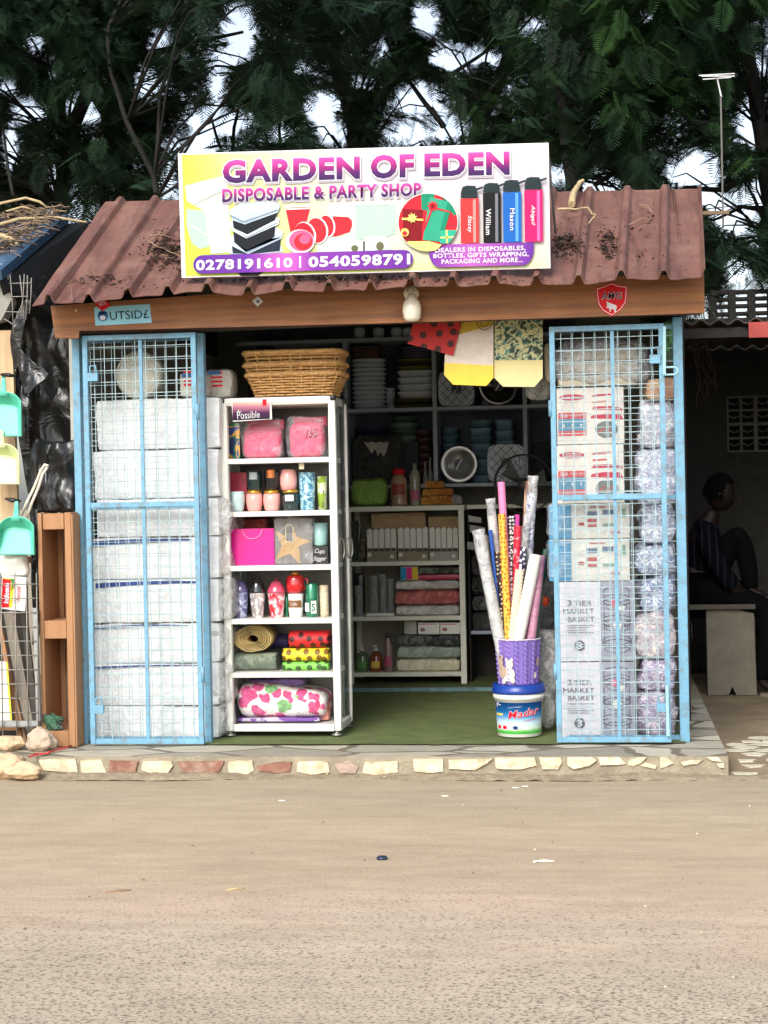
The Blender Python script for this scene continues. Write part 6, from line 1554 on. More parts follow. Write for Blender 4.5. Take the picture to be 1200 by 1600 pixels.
for (tx, ty), (bx_, by_), rp, m, lab, dy, film_ in rolls:
    p1 = at(tx, ty, BYc + dy); r = rp * k_ * .98
    pm_ = at(bx_, by_, BYc + dy * .7)          # where it leaves the bin
    d = (pm_ - p1).normalized()
    tt = (pz + .03 - pm_.z) / d.z; p0 = pm_ + d * tt
    off = Vector((p0.x - BX, p0.y - BYc, 0)); mx_ = pr0 - .035
    if off.length > mx_: p0.x = BX + off.x / off.length * mx_; p0.y = BYc + off.y / off.length * mx_
    g = MB(); t = thing('gift_wrap_roll', lab, 'paper roll', p0, 'gift wrap rolls in the purple bin')
    N = 18; d = (p1 - p0); pts = [p0 + d * (k / 10) for k in range(11)]
    g.tube(pts, [r] * 11, 16, 0, False)
    # hollow end
    g.tube([p1, p1 - d.normalized() * .12], [r * .72, r * .72], 16, 0, False)
    i0 = len(g.v); a_ = d.normalized(); u_ = a_.cross(Vector((0, 1, 0))).normalized(); v_ = a_.cross(u_)
    ring = [[p1 + (u_ * math.cos(2 * math.pi * j / 16) + v_ * math.sin(2 * math.pi * j / 16)) * rr for j in range(16)] for rr in (r, r * .72)]
    for j in range(16): g.face([ring[0][j], ring[0][(j + 1) % 16], ring[1][(j + 1) % 16], ring[1][j]])
    g.face([p1 - a_ * .11 + (u_ * math.cos(2 * math.pi * j / 16) + v_ * math.sin(2 * math.pi * j / 16)) * r * .7 for j in range(16)]); g.build('paper_tube', m, t)
    if film_:
        g = MB(); q = pts[3:] + [p1 + a_ * .05, p1 + a_ * (.09 if film_ == 1 else .0)]
        if film_ == 1:
            g.tube(q, [r * 1.06] * (len(q) - 2) + [r * .95, r * 1.1], 14, 0, False)
            g.v = [tuple(Vector(v) + noise.noise_vector(Vector(v) * 30) * .006) for v in g.v]; g.build('clear_sleeve', M_cf2, t)
# ================================================================== REAR SHELVES
UY, LYC = 11.22, 11.05
M_gsh = mat('grey_blue_shelf', (160, 168, 182), .6, .12, 6)
M_csh = mat('cream_white_shelf', (226, 226, 210), .45, .06, 6, dirt=(160, 158, 140), ds=6, da=.4)
us = thing('wall_shelf', 'grey painted wall shelving across the rear of the shop, filled with foam packs and plates', 'shelf', (at(700, 700, UY).x, UY, at(700, 760, UY).z))
uz = lambda py, px=640: at(px, py, UY).z
ux0, ux1 = at(372, 640, UY).x, at(900, 640, UY).x
ZT, Z1, Z2 = uz(526), uz(637), uz(757)
for nm_, z, x0 in (('top_board', ZT, ux0), ('shelf_board', Z1, ux0), ('shelf_board', Z2, ux0)):
    g = MB(); g.box(x0, ux1, UY, UY + .5, z - .022, z); g.build(nm_, M_gsh, us)
for px in (540, 679, 820):
    x = at(px, 640, UY).x; 
    for za, zb_ in ((Z1, ZT - .022), (Z2, Z1 - .022)):
        g = MB(); g.box(x - .013, x + .013, UY + .002, UY + .5, za, zb_); g.build('upright', M_gsh, us)
g = MB(); g.box(ux0, ux1, UY + .5, UY + .51, Z2, ZT + .2); g.build('back_board', mat('slate_back_board', (96, 104, 118), .8, .2, 4), us)
for px in (552, 700): 
    x = at(px, 700, UY).x
for xa in (ux0 + .02, at(870, 800, UY).x): MB().box(xa, xa + .04, UY, UY + .06, FLOOR + .03, Z2 - .022).build('leg', M_gsh, us)
PLB = mat('pale_blue_foam', (208, 216, 230), .6, .08, 10, .3, 30)
def stack(lab, x0, x1, yt, yb, Y, n, m, par_cat='foam plates', sq=0, zb=None, grp='stacked foam plates on the rear shelves', prof=None):
    a, b, z0, z1 = R(x0, x1, yt, Y, zb, yb); r = (b - a) / 2; h = (z1 - z0) / n; g = MB()
    for k in range(n):
        q = r * (1 + .02 * noise.noise(Vector((k * 1.7, x0, 0)))); dx = .004 * noise.noise(Vector((k, x0, 5)))
        g.lathe((a + b) / 2 + dx, Y + r, [(q * .82, 0), (q * .98, h * .72), (q, h * .8), (q, h * .95), (q * .96, h * .97)], 22, k % len(m) if isinstance(m, list) else 0, z0 + h * k + .0005, True, sq)
    return tag(g.build('plate_stack', m), lab, par_cat, grp)
Za, Zb = Z1 + .001, Z2 + .001
YS = UY + .05
stack('tall stack of pale foam plates with brown plates on top, upper left rear shelf', 546, 600, 560, 637, YS, 11, [PLB], zb=Za)
stack('short stack of brown lidded bowls topping the tall pale plates', 546, 592, 541, 559.5, YS + .01, 4, [mat('brown_bowl', (116, 90, 76), .4, .1)], zb=at(573, 559.5, YS).z)
stack('square foam container stack between green trays, upper shelf', 619, 677, 578, 622, YS, 4, [PLB], 'food containers', 6, zb=at(648, 622, YS).z + .001)
stack('dark green and mustard trays under the square container stack', 614, 676, 622.5, 637, YS, 3, [mat('mustard_tray', (110, 96, 44), .6, .1), mat('deep_green_tray', (24, 56, 36), .6, .1)], 'trays', 6, zb=Za)
stack('olive trays lying on the square container stack', 619, 677, 560, 577.5, YS, 3, [mat('olive_tray', (120, 118, 50), .6, .1), mat('dark_tray', (60, 52, 50), .6)], 'trays', 6, zb=at(648, 577.5, YS).z + .001)
stack('grey violet plates at the very top of the right plate pile', 623, 676, 541, 559.5, YS, 4, [mat('violet_grey_plate', (110, 110, 136), .6, .1)], zb=at(648, 559.5, YS).z + .002)
# leaning plates
def leanplate(lab, cx, cy, rpx, Y, m, sq, zb, lattice=None, cat='plate', rings=True):
    c = at(cx, cy, Y); r = abs(at(cx + rpx, cy, Y).x - c.x); cz_ = zb + r + .003
    t = thing('display_plate', lab, cat, (c.x, Y, zb), 'plates stood on edge on the rear shelves'); g = MB(); n = 40; i0 = 0
    prof = [(r * .02, .012), (r * .58, .012), (r * .66, .004), (r * .97, -.008), (r, -.006), (r, .002), (r * .7, .016), (r * .02, .02)]
    for rr, d in prof:
        for j in range(n):
            t_ = 2 * math.pi * j / n; c_, s_ = math.cos(t_), math.sin(t_); k_2 = (abs(c_) ** sq + abs(s_) ** sq) ** (-1 / sq) if sq else 1
            g.v.append((c.x + rr * k_2 * c_, Y + d, cz_ + min(rr * k_2 * s_, 9)))
    for k in range(len(prof) - 1):
        for j in range(n): j2 = (j + 1) % n; g.f.append((k * n + j2, k * n + j, (k + 1) * n + j, (k + 1) * n + j2)); g.m.append(0); g.s.append(True)
    if sq: mnz = min(v[2] for v in g.v); g.v = [(x, y, z + (zb + .002 - mnz)) for x, y, z in g.v]; cz_ += zb + .002 - mnz
    g.build('plate', m, t)
    if lattice:
        g = MB()
        for k in range(-4, 5):
            for s_ in (1, -1):
                o_ = k * r * .36; h = math.sqrt(max(0, (r * .98) ** 2 - (o_ * .7) ** 2)) * .95
                p = Vector((c.x + o_ * .707 - s_ * h * .707 * (1), Y - .011, cz_ + (o_ * .707 * s_) + h * .707)); q = Vector((c.x + o_ * .707 + s_ * h * .707, Y - .011, cz_ + (o_ * .707 * s_) - h * .707))
                g.bar(p, q, .0035, .002, up=(0, 1, 0))
        g.build('lattice_print', lattice, t)
    if rings:
        g = MB(); g.face([(c.x + r * .30 * math.cos(2 * math.pi * j / 20), Y + .009, cz_ + r * .30 * math.sin(2 * math.pi * j / 20)) for j in range(20)]); g.face([(c.x - r * .2, Y + .008, cz_ - r * .26), (c.x - r * .12, Y + .008, cz_ - r * .28), (c.x + r * .2, Y + .008, cz_ + r * .26), (c.x + r * .12, Y + .008, cz_ + r * .28)], 1)
        g.build('centre_motif', [M_blk, PLB], t)
M_ltc = mat('lattice_grey', (40, 46, 60), .5)
leanplate('pale square plate with a dark diamond lattice, upper middle rear shelf', 713, 606, 28, YS, PLB, 5, Za, M_ltc)
leanplate('black round bowl pack in clear wrap, right of the upper lattice plate', 779, 606, 31, YS, mat('shiny_black_lid', 0), 0, Za, None, 'bowl', True)
leanplate('round silver plate with a ribbed rim standing on the middle rear shelf', 717, 722, 29, YS, mat('silver_plate', (150, 152, 152), .25, .05, metal=.5), 0, Zb, None)
leanplate('pale square lattice plate in clear wrap on the middle rear shelf, behind the fan', 791, 722, 29.5, YS, PLB, 5, Zb, M_ltc)
DB, DT = mat('dusk_blue_box', (112, 140, 164), .5, .12), mat('dark_teal_tub', (84, 116, 130), .5, .1)
stack('round blue cups stacked behind the silver plate', 688, 716, 667, 690, YS + .16, 3, [DT], 'cups', zb=Zb + .2, ) if False else None
stack('column of square blue tubs behind the middle plates', 733, 768, 656, 757, YS + .14, 8, [DB, DT], 'food containers', 6, zb=Zb)
stack('column of round teal cups behind the silver plate', 690, 716, 667, 757, YS + .16, 7, [DT], 'cups', zb=Zb)
stack('grey blue tub column behind the right lattice plate', 774, 803, 655, 757, YS + .16, 6, [DB], 'food containers', 6, zb=Zb)
stack('stack of dark plates in the narrow right bay of the rear shelf', 829, 862, 690, 757, YS, 14, [mat('charcoal_plate', (62, 66, 74), .5, .1)], zb=Zb)
# left bay, middle row
zsub = uz(735)
stack('grey green bowls stacked in the left bay above the black pack', 607, 651, 650, 680, YS + .1, 4, [mat('grey_green_bowl', (110, 128, 126), .5, .1), mat('jade_bowl', (70, 96, 78), .5)], 'bowls', zb=at(630, 690, YS).z)
stack('dim blue plate stack behind the black bag pack', 548, 604, 668, 757, YS + .2, 9, [mat('navy_plate', (46, 62, 92), .5)], zb=Zb)
stack('maroon tubs stacked at the right of the left bay', 650, 674, 671, 757, YS + .15, 7, [mat('maroon_tub', (70, 38, 46), .5)], 'food containers', 6, zb=Zb)
packobj('box_support', 'dark box below the grey green bowls on the rear shelf', 'box', (at(607, 700, YS).x, at(651, 700, YS).x, Zb, at(630, 690, YS).z), YS + .1, .2, mat('dark_card', (40, 42, 50), .7), r=.004, wob=0)
packobj('bag_pack', 'shiny black plastic wrapped pack with painted pale glints, left bay of the rear shelf', 'pack', R(549, 630, 681, YS - .02, Zb, 745), YS - .02, .1, wrapped('black_wrap', (12, 12, 14), (34, 34, 36), 1, 12, .1), r=.03, wob=.01, seed=31)
packobj('folded_cloth', 'pale boxes stood beside the column in the upper right bay', 'box', R(828, 860, 560, YS, Za), YS, .2, mat('dim_grey_box', (90, 96, 104), .6, .2), r=.004, wob=0)
for (x0, x1, yt, lab, m) in ((386, 430, 545, 'dark carton on the rear shelf behind the wicker baskets', M_dark), (560, 640, 509, None, None)):
    if m: packobj('dark_carton', lab, 'carton', R(x0, x1, yt, YS, Za), YS, .3, m, r=.005, wob=0)
# row of lidded pots on top of the rear shelving
for k, px in enumerate((560, 590, 618, 636, 652)):
    a, b, z0, z1 = R(px - 9, px + 9, 511, UY + .06, ZT + .001)
    cup('small_pot', ['small round pot at the left end of the row on top of the rear shelving', 'second small pot from the left on top of the rear shelving', 'middle small pot on top of the rear shelving', 'fourth small pot from the left on top of the rear shelving', 'small pot at the right end of the row on the rear shelving'][k], 'pot', (a, b, z0, z1), UY + .1, PLB, [(.7, 0), (1, .3), (1, .8), (.6, 1)], 'small pots on the rear shelving')

g = MB(); q = []
for k in range(7): q.append(at(568 + 6.5 * k, 690 + (2 if k % 2 else 0), YS - .035))
for k in range(7): q.append(at(604 - 4.6 * k, (712 if k % 2 else 703) + 3 * math.sin(k), YS - .035))
tag(g.prism(q[::-1], lambda p, d: (p.x, p.y + d, p.z), .01).build('painted_glint', wrapped('glint_pale', (200, 196, 190), None, 1, 30, .15)), 'crumpled pale shape painted for the glints on the black plastic pack', 'painted glint')  # pale shape painted in for the highlights on the black wrap
stack('low stack of white saucers between the two tall plate piles', 602, 617, 606, 637, YS + .12, 6, [PLB], zb=Za)
stack('white bowls stacked at the left behind the wicker baskets', 500, 535, 560, 637, YS + .05, 8, [PLB], 'bowls', zb=Za)
stack('stack of pale square tubs in the narrow upper right bay', 828, 858, 600, 637, YS - .02, 4, [DB, PLB], 'food containers', 6, zb=Za) if False else None
for k, (x0, x1, yt) in enumerate(((690, 712, 560), (716, 742, 548), (748, 776, 556))):
    packobj('tray_pack', ['short', 'tall', 'middle height'][k] + ' clear wrapped tray pack at the back of the upper middle bay', 'tray pack', R(x0, x1, yt, YS + .2, Za), YS + .2, .2, wrapped('tray_wrap', (150, 160, 178), (100, 108, 124), 1, 12, .1), 'tray packs behind the hung bags', .02, .01, 200 + k)
# lower cream cabinet
lc = thing('low_cabinet', 'low cream framed open cabinet at the rear holding packs and soap bottles', 'cabinet', (at(633, 1060, LYC).x, LYC, FLOOR + .03))
lz = lambda py: at(635, py, LYC).z
lx0, lx1 = at(541.5, 930, LYC).x, at(727, 930, LYC).x
LT, LB = lz(790.5), lz(1050.5)
F0 = FLOOR + .028
pwl = .036
for x in (lx0, lx1 - pwl):
    for y in (LYC, LYC + .42):
        g = MB(); g.box(x, x + pwl, y, y + .03, F0, LT - .03); g.build('corner_post', M_csh, lc, bevel=.002)
g = MB(); g.box(lx0 - .005, lx1 + .005, LYC - .004, LYC + .46, LT - .032, LT); g.build('top_board', M_csh, lc, bevel=.002)
LZ = [lz(877), lz(963), lz(1050.5)]
for z in LZ: g = MB(); g.box(lx0 + .004, lx1 - .004, LYC - .002, LYC + .45, z - .027, z); g.build('shelf_board', M_csh, lc, bevel=.002)
g = MB(); g.box(lx0, lx1, LYC + .452, LYC + .458, LZ[2], LT - .03); g.build('back_panel', mat('cream_back', (170, 166, 150), .7, .12, 5, dirt=(120, 116, 104), ds=4, da=.6), lc)
g = MB(); g.box(lx1 - .004, lx1 + .002, LYC + .03, LYC + .42, F0 + .03, LT - .035); g.build('side_panel', M_dark, lc)
YL = LYC + .04
packobj('kraft_bundle', 'long bundle of brown kraft bags on the top shelf of the low cabinet, left', 'paper bundle', R(578, 664, 801, YL + .06, LZ[0], 860), YL + .12, .2, mat('kraft_paper', (184, 156, 116), .7, .25, 30, .6, 30, stretch=(.3, 1, 6)), r=.01, wob=.004, seed=33, group='kraft bundles')
packobj('kraft_bundle', 'shorter bundle of brown kraft bags at the right of the top shelf', 'paper bundle', R(667, 716, 807, YL + .06, LZ[0], 860), YL + .12, .2, mat('kraft_paper', 0), r=.01, wob=.004, seed=35, group='kraft bundles')
for k, (x0, x1) in enumerate(((573, 619.5), (621.5, 669.5), (671, 716))):
    a, b, z0, z1 = R(x0, x1, 862, YL, LZ[0])
    t = thing('pouch_box', ['left grey box of white topped pouches in the low cabinet', 'middle grey box of white topped pouches in the low cabinet', 'right grey box of white topped pouches in the low cabinet'][k], 'box', ((a + b) / 2, YL, z0), 'boxes of white pouches')
    g = MB(); g.box(a, b, YL, YL + .1, z0, z1); g.build('tray_box', mat('grey_tray_%d' % k, [(138, 128, 108), (140, 130, 104), (160, 160, 148)][k], .6, .1, 8), t, bevel=.002)
    g = MB(); g.face([(b - .03 + .012 * math.cos(j * .52), YL - .002, (z0 + z1) / 2 + .012 * math.sin(j * .52)) for j in range(12)]); rectface(g, a + .006, a + .03, (z0 + z1) / 2, z1 - .006, YL - .002); g.build('label', M_paper, t)
    zt_3 = at(600, 825, YL).z
    for j in range(5):
        w_ = (b - a) / 5; xx = a + w_ * j; o_ = random.uniform(-.004, .004); g = MB()
        pts = [(xx + .003, z1 - .02), (xx + w_ - .003, z1 - .02), (xx + w_ - .002, zt_3 - .014 + o_), (xx + w_ * .55, zt_3 + o_), (xx + .002, zt_3 - .016 + o_)]
        g.prism(pts[::-1], lambda p, d: (p[0], YL + .012 + d + .004 * (j % 2), p[1]), .05); g.box(xx + .004, xx + w_ - .004, YL + .010, YL + .012, z1 + .002, z1 + .022, 1); g.build('pouch', [M_paper, mat('brown_pouch_foot', (60, 50, 44), .6)], t)
packobj('ribbon_bunch', 'bunch of dark green ribbon at the left of the low cabinet top shelf', 'ribbon', R(548, 560, 813, YL, LZ[0], 876), YL, .05, wrapped('dark_green_foil', (10, 60, 40), (20, 24, 24), 1, 20, .1, 30), r=.02, wob=.02, seed=37)
packobj('ribbon_bunch', 'bunch of dull gold and black ribbon beside the green ribbon', 'ribbon', R(561, 572, 826, YL, LZ[0], 876), YL, .05, wrapped('dull_gold_foil', (110, 96, 60), (24, 24, 22), 1, 20, .1, 30), r=.02, wob=.02, seed=38)
# shelf 2
M_cb = glass('clear_vase', (170, 178, 176), .42)
for k, (x0, x1, yt) in enumerate(((553, 566, 915), (576, 590, 900), (591, 603, 898), (604, 614, 905))):
    cup('glass_vase', ['short clear vase at the left of the glassware in the low cabinet', 'tall clear ribbed vase, second from the left in the low cabinet', 'tall clear vase, third from the left in the low cabinet', 'slim clear vase nearest the wrapped packs'][k], 'vase', R(x0, x1, yt, YL + .03, LZ[1] + (.022 if k else 0)), YL + .05, M_cb, [(.9, 0), (1, .03), (.85, .5), (1, 1), (.92, 1), (.8, .5), (.85, .06)], 'clear vases in the low cabinet')
a, b, z0, z1 = R(572, 616, 955, YL, LZ[1]); packobj('white_tray', 'small white tray under the clear vases', 'tray', (a, b, LZ[1] + .0005, LZ[1] + .020), YL, .13, M_paper, r=.004, wob=0)
packobj('dark_jar', 'dark jar behind the short vase in the low cabinet', 'jar', R(551, 568, 896, YL + .16, LZ[1]), YL + .16, .07, mat('dark_jar', (34, 40, 40), .3), r=.02, wob=0)
def wp(x0, x1, yt, z, Y, m, lab, sd, grp='plastic wrapped packs in the low cabinet', yb=None): return packobj('wrapped_pack', lab, 'pack', R(x0, x1, yt, Y, z), Y, .3, m, grp, .03, .009, sd, freq=12)
z3 = LZ[1]
wp(617, 718, 946, z3, YL, wrapped('white_wrap', (226, 224, 218), (196, 192, 186), 1, 10, .12), 'white wrapped pack at the bottom of the middle shelf pile', 50); z3 = at(668, 945, YL).z
wp(616, 718, 923, z3, YL, wrapped('salmon_wrap', (208, 112, 102), (176, 84, 80), 1, 10, .12), 'salmon red wrapped pack in the middle shelf pile', 51); z3 = at(668, 922, YL).z
wp(617, 718, 907, z3, YL, wrapped('white_wrap', 0), 'white wrapped pack above the salmon red one', 52); z3 = at(668, 906, YL).z
packobj('flat_pack', 'thin crimson pack lying over the white wrapped pack', 'pack', R(650, 718, 898, YL, z3), YL, .3, mat('crimson_print', 0), r=.006, wob=.002, seed=53); z3b = at(684, 897, YL).z
packobj('flat_pack', 'thin dark clear wrapped pack at the top of the middle shelf pile', 'pack', R(650, 718, 886, YL, z3b), YL, .3, wrapped('dark_clear', (100, 108, 96), (50, 56, 50), 1, 12, .1), r=.012, wob=.004, seed=54)
a, b, z0, z1 = R(625, 652, 886, YL - .04, at(638, 911, YL - .04).z)
t = thing('colour_sampler', 'small pack striped blue pink and yellow on top of the wrapped packs', 'pack', ((a + b) / 2, YL, z0))
g = MB()
g.box(a, b, YL - .01, YL + .06, z3 + .001, z1)
for k, c_ in enumerate(((40, 150, 190), (220, 50, 130), (224, 190, 50))): g.box(a + (b - a) * k / 3, a + (b - a) * (k + 1) / 3 - .001, YL - .014, YL - .010, z3 + .004, z1 - .003, k + 1)
g.build('striped_pack', [M_paper, pm('st_blue', (40, 150, 190)), pm('st_pink', (220, 50, 130)), pm('st_yellow', (224, 190, 50))], t)
# shelf 3
z3 = LZ[2]
wp(618, 720, 1030, z3, YL, wrapped('cream_wrap', (232, 226, 196), (214, 206, 176), 1, 9, .12), 'cream wrapped pack at the bottom of the lowest shelf pile', 55); z3 = at(668, 1029, YL).z
wp(619, 720, 1010, z3, YL, wrapped('sage_wrap', (176, 188, 174), (148, 160, 148), 1, 9, .12), 'sage grey wrapped pack in the lowest shelf pile', 56); z3 = at(668, 1009.5, YL).z
wp(619, 719, 992.5, z3, YL, wrapped('grey_black_wrap', (104, 108, 104), (40, 42, 42), 1, 11, .1), 'black and grey clear wrapped pack in the lowest shelf pile', 57); z3 = at(668, 992, YL).z
for k, (x0, x1) in enumerate(((653, 686.5), (687.5, 719))):
    a, b, z0, z1 = R(x0, x1, 973, YL, z3 + .004)
    t = thing('small_box', ['left', 'right'][k] + ' small white box with pink edging on the lowest shelf pile', 'box', ((a + b) / 2, YL, z0), 'small white boxes in the low cabinet')
    g = MB(); g.box(a, b, YL, YL + .12, z0, z1); g.build('box_body', M_paper, t, bevel=.002); g = MB(); rectface(g, a + .004, b - .02, z1 - .012, z1 - .006, YL - .002, 0); g.face([(a + .03 + .018 * math.cos(j * .6), YL - .002, z0 + .03 + .012 * math.sin(j * .6)) for j in range(10)], 1); g.build('printed_label', [pm('soft_pink', 0), pm('mauve_print', (150, 110, 110))], t)
packobj('clear_block', 'pale translucent block left of the small white boxes', 'block', R(631, 651, 970, YL + .05, z3), YL + .05, .08, mat('translucent_pale', (180, 180, 168), .3), r=.006, wob=0)
def pump(x0, x1, yt, m, lab, tall=False, nm='soap_bottle', lbl=None):
    Y = YL + .03; a, b, z0, z1 = R(x0, x1, yt, Y, LZ[2]); r = (b - a) / 2; h = z1 - z0; cx = (a + b) / 2
    t = thing(nm, lab, 'bottle', (cx, Y, z0), 'bottles in the low cabinet'); g = MB()
    if not tall: g.lathe(cx, Y, [(r * .9, 0), (r, .01), (r, h * .55), (r * .75, h * .68), (r * .3, h * .74), (r * .3, h * .78)], 24, 0, z0)
    else: g.lathe(cx, Y, [(r * .9, 0), (r, .01), (r * .95, h * .68), (r * .5, h * .85), (r * .45, h * .88)], 24, 0, z0)
    g.build('bottle_body', m, t); g = MB()
    if not tall: g.lathe(cx, Y, [(r * .34, h * .78), (r * .34, h * .86), (r * .1, h * .88), (r * .1, h * .96)], 12, 0, z0); g.bar((cx - r * .5, Y - .004, z0 + h * .97), (cx + r * .3, Y, z0 + h * .97), .008); g.build('pump', M_paper, t)
    else: g.lathe(cx, Y, [(r * .5, h * .88), (r * .5, h)], 14, 0, z0); g.build('cap', mat('dull_cap', (70, 70, 60), .5), t)
    g = MB(); g.grid(lambda u, v: (cx + (r + .001) * math.sin(-.7 + 1.4 * u), Y - (r + .001) * math.cos(-.7 + 1.4 * u), z0 + h * (.15 + .25 * v)), 8, 1); g.build('label', lbl or pm('label_yellow', 0), t)
pump(555, 576, 1008, mat('green_soap', (90, 108, 76), .15, .1, coat=1), 'green liquid soap bottle with a white pump, leftmost', lbl=mat('green_label', (90, 150, 70), .5))
pump(577, 597, 1008, mat('amber_soap', (134, 66, 42), .15, .1, coat=1), 'amber liquid soap bottle with a white pump')
pump(598.5, 614, 989, mat('mauve_lotion', (140, 112, 108), .3, .2, 20, coat=.5), 'taller mauve lotion bottle with a dull cap', True, lbl=mat('pink_label', (190, 90, 120), .5))
# on top of the low cabinet
YT = LYC + .06; z0 = LT + .001
packobj('green_bag', 'lime green rounded bag in clear wrap on top of the low cabinet', 'bag', R(546, 605, 747, YT, z0, 789), YT, .12, wrapped('lime_wrap', (124, 168, 58), (140, 182, 72), .9, 7, .12), r=.06, wob=.008, seed=61)
t, cx, r, h, zz = cup('jar', 'squat beige jar with a red lid on top of the low cabinet', 'jar', R(610, 636, 741, YT + .04, z0), YT + .04, mat('beige_jar', (170, 140, 112), .3, .25, 20, coat=.6), [(.9, 0), (1, .04), (1, .12), (.93, .2), (1, .28), (1, .8), (.6, 1)])
g = MB(); g.lathe(cx, YT + .04, [(r * .75, 0), (r * .75, .03), (r * .6, .035)], 20, 0, zz + h); g.build('lid', pm('gift_red', 0), t)
g = MB(); g.grid(lambda u, v: (cx + (r + .002) * math.sin(-.8 + 1.6 * u), YT + .04 - (r + .002) * math.cos(-.8 + 1.6 * u), zz + h * (.35 + .35 * v)), 8, 1); g.build('label', mat('rust_label', (150, 60, 50), .5, .3, 40), t)
t, cx, r, h, zz = cup('bottle', 'tall pale bottle with pink and green label on top of the low cabinet', 'bottle', R(639, 656, 724, YT + .04, z0), YT + .04, mat('pale_bottle', (150, 152, 130), .25, .2, 10, coat=.6), [(.9, 0), (1, .03), (1, .72), (.7, .82), (.4, .86), (.4, 1)])
g = MB(); g.grid(lambda u, v: (cx + (r + .002) * math.sin(-.8 + 1.6 * u), YT + .04 - (r + .002) * math.cos(-.8 + 1.6 * u), zz + h * (.12 + .25 * v)), 8, 1); g.build('label', mat('pink_label', 0), t)
for k, (x0, x1, yt, zoff) in enumerate(((657, 710, 775, 0), (660, 708, 763, 1), (663, 694, 751, 2))):
    zz_ = [z0, at(684, 775, YT).z, at(684, 763, YT).z][k]
    packobj('noodle_pack', ['bottom', 'middle', 'top'][k] + ' shiny yellow packet of the pile on the low cabinet', 'packet', R(x0, x1, yt, YT, zz_), YT, .1, wrapped('yellow_packet', (206, 150, 30), (184, 110, 20), 1, 12, .12), 'yellow packets piled on the low cabinet', .012, .006, 63 + k)
packobj('film_scrap', 'crumpled clear film at the right end of the low cabinet top', 'film', R(706, 722, 772, YT, z0, 790), YT, .06, M_cf2, r=.02, wob=.02, seed=67)
for k, (px, yt) in enumerate(((664, 742), (672, 735))):
    cup('glass_bottle', ['short clear bottle behind the yellow packets', 'taller clear bottle behind the yellow packets'][k], 'bottle', R(px - 4, px + 4, yt - 20, YT + .2, z0), YT + .2, M_cb, [(1, 0), (1, .6), (.4, .8), (.4, 1)])
# right-hand rear unit, in the dark
rz = at(790, 788, LYC + .1).z
rx0, rx1 = lx1 + .012, at(880, 900, LYC).x
t = thing('rear_counter', 'dim rear counter with a cream top rail beside the low cabinet', 'counter', ((rx0 + rx1) / 2, LYC + .1, F0))
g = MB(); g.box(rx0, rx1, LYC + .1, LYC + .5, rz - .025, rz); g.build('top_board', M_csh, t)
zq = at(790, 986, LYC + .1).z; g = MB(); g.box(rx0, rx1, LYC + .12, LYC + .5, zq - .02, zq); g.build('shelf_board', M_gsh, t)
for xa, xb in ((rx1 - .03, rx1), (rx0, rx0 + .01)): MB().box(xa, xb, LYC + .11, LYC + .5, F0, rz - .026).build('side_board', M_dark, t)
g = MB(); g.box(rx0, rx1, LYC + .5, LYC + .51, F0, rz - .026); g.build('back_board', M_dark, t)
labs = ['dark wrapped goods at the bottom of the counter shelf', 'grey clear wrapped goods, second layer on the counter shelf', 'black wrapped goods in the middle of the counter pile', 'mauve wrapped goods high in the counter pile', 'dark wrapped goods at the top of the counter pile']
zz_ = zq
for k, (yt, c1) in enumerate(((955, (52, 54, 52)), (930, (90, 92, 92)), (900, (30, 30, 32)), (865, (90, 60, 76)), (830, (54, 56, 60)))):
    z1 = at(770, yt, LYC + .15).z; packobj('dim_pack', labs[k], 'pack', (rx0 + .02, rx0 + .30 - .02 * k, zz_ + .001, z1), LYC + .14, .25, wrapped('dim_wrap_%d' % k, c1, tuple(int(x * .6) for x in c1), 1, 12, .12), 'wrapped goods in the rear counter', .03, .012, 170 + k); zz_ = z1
# loose envelopes hanging there
for k, (x0, y0, x1, y1) in enumerate(((732, 805, 752, 815), (734, 820, 758, 832), (740, 834, 764, 846), (730, 846, 750, 858))):
    tag(MB().prism([at(x0, y1, LYC + .09), at(x1, y1 + 2, LYC + .09), at(x1, y0 + 4, LYC + .09), at(x0, y0, LYC + .09)], lambda p, d: (p.x, p.y + d, p.z), .012).build('paper_packet', mat('dim_packet', (120, 122, 124), .4, .2, 30, coat=.6)), ['topmost', 'second', 'third', 'lowest'][k] + ' grey paper packet pinned under the counter rail', 'packet', 'grey packets by the rear counter')

# standing fan
FY = 10.55; fc = at(818, 756, FY); fr = abs(at(864, 756, FY).x - fc.x)
t = thing('pedestal_fan', 'black pedestal fan with wire cage in the dim rear of the shop', 'fan', (fc.x, FY + .08, FLOOR + .01))
g = MB()
for rr, y in ((1, .0), (1, .10)): g.tube([(fc.x + fr * rr * math.cos(2 * math.pi * j / 36), FY + y, fc.z + fr * rr * math.sin(2 * math.pi * j / 36)) for j in range(36)], .005, 6, closed=True)
for k in range(40):
    a_ = 2 * math.pi * k / 40; g.tube([(fc.x + .02 * math.cos(a_), FY - .04, fc.z + .02 * math.sin(a_)), (fc.x + fr * .7 * math.cos(a_), FY - .035, fc.z + fr * .7 * math.sin(a_)), (fc.x + fr * math.cos(a_), FY, fc.z + fr * math.sin(a_))], .0014, 4)
g.build('cage', M_blk, t)
g = MB(); g.lathe(fc.x, 0, [(.001, 0)], 3) if False else None
for k in range(3):
    a_ = 2 * math.pi * k / 3 + .4; P = [Vector((fc.x + r_ * math.cos(a_ + w2), FY + .03 + .03 * w2, fc.z + r_ * math.sin(a_ + w2))) for r_, w2 in ((.03, -.3), (fr * .8, -.45), (fr * .86, .25), (.03, .5))]; g.prism(P, lambda p, d: (p.x, p.y + d, p.z), .003)
g.build('blade', mat('smoke_blade', (60, 64, 68), .3), t)
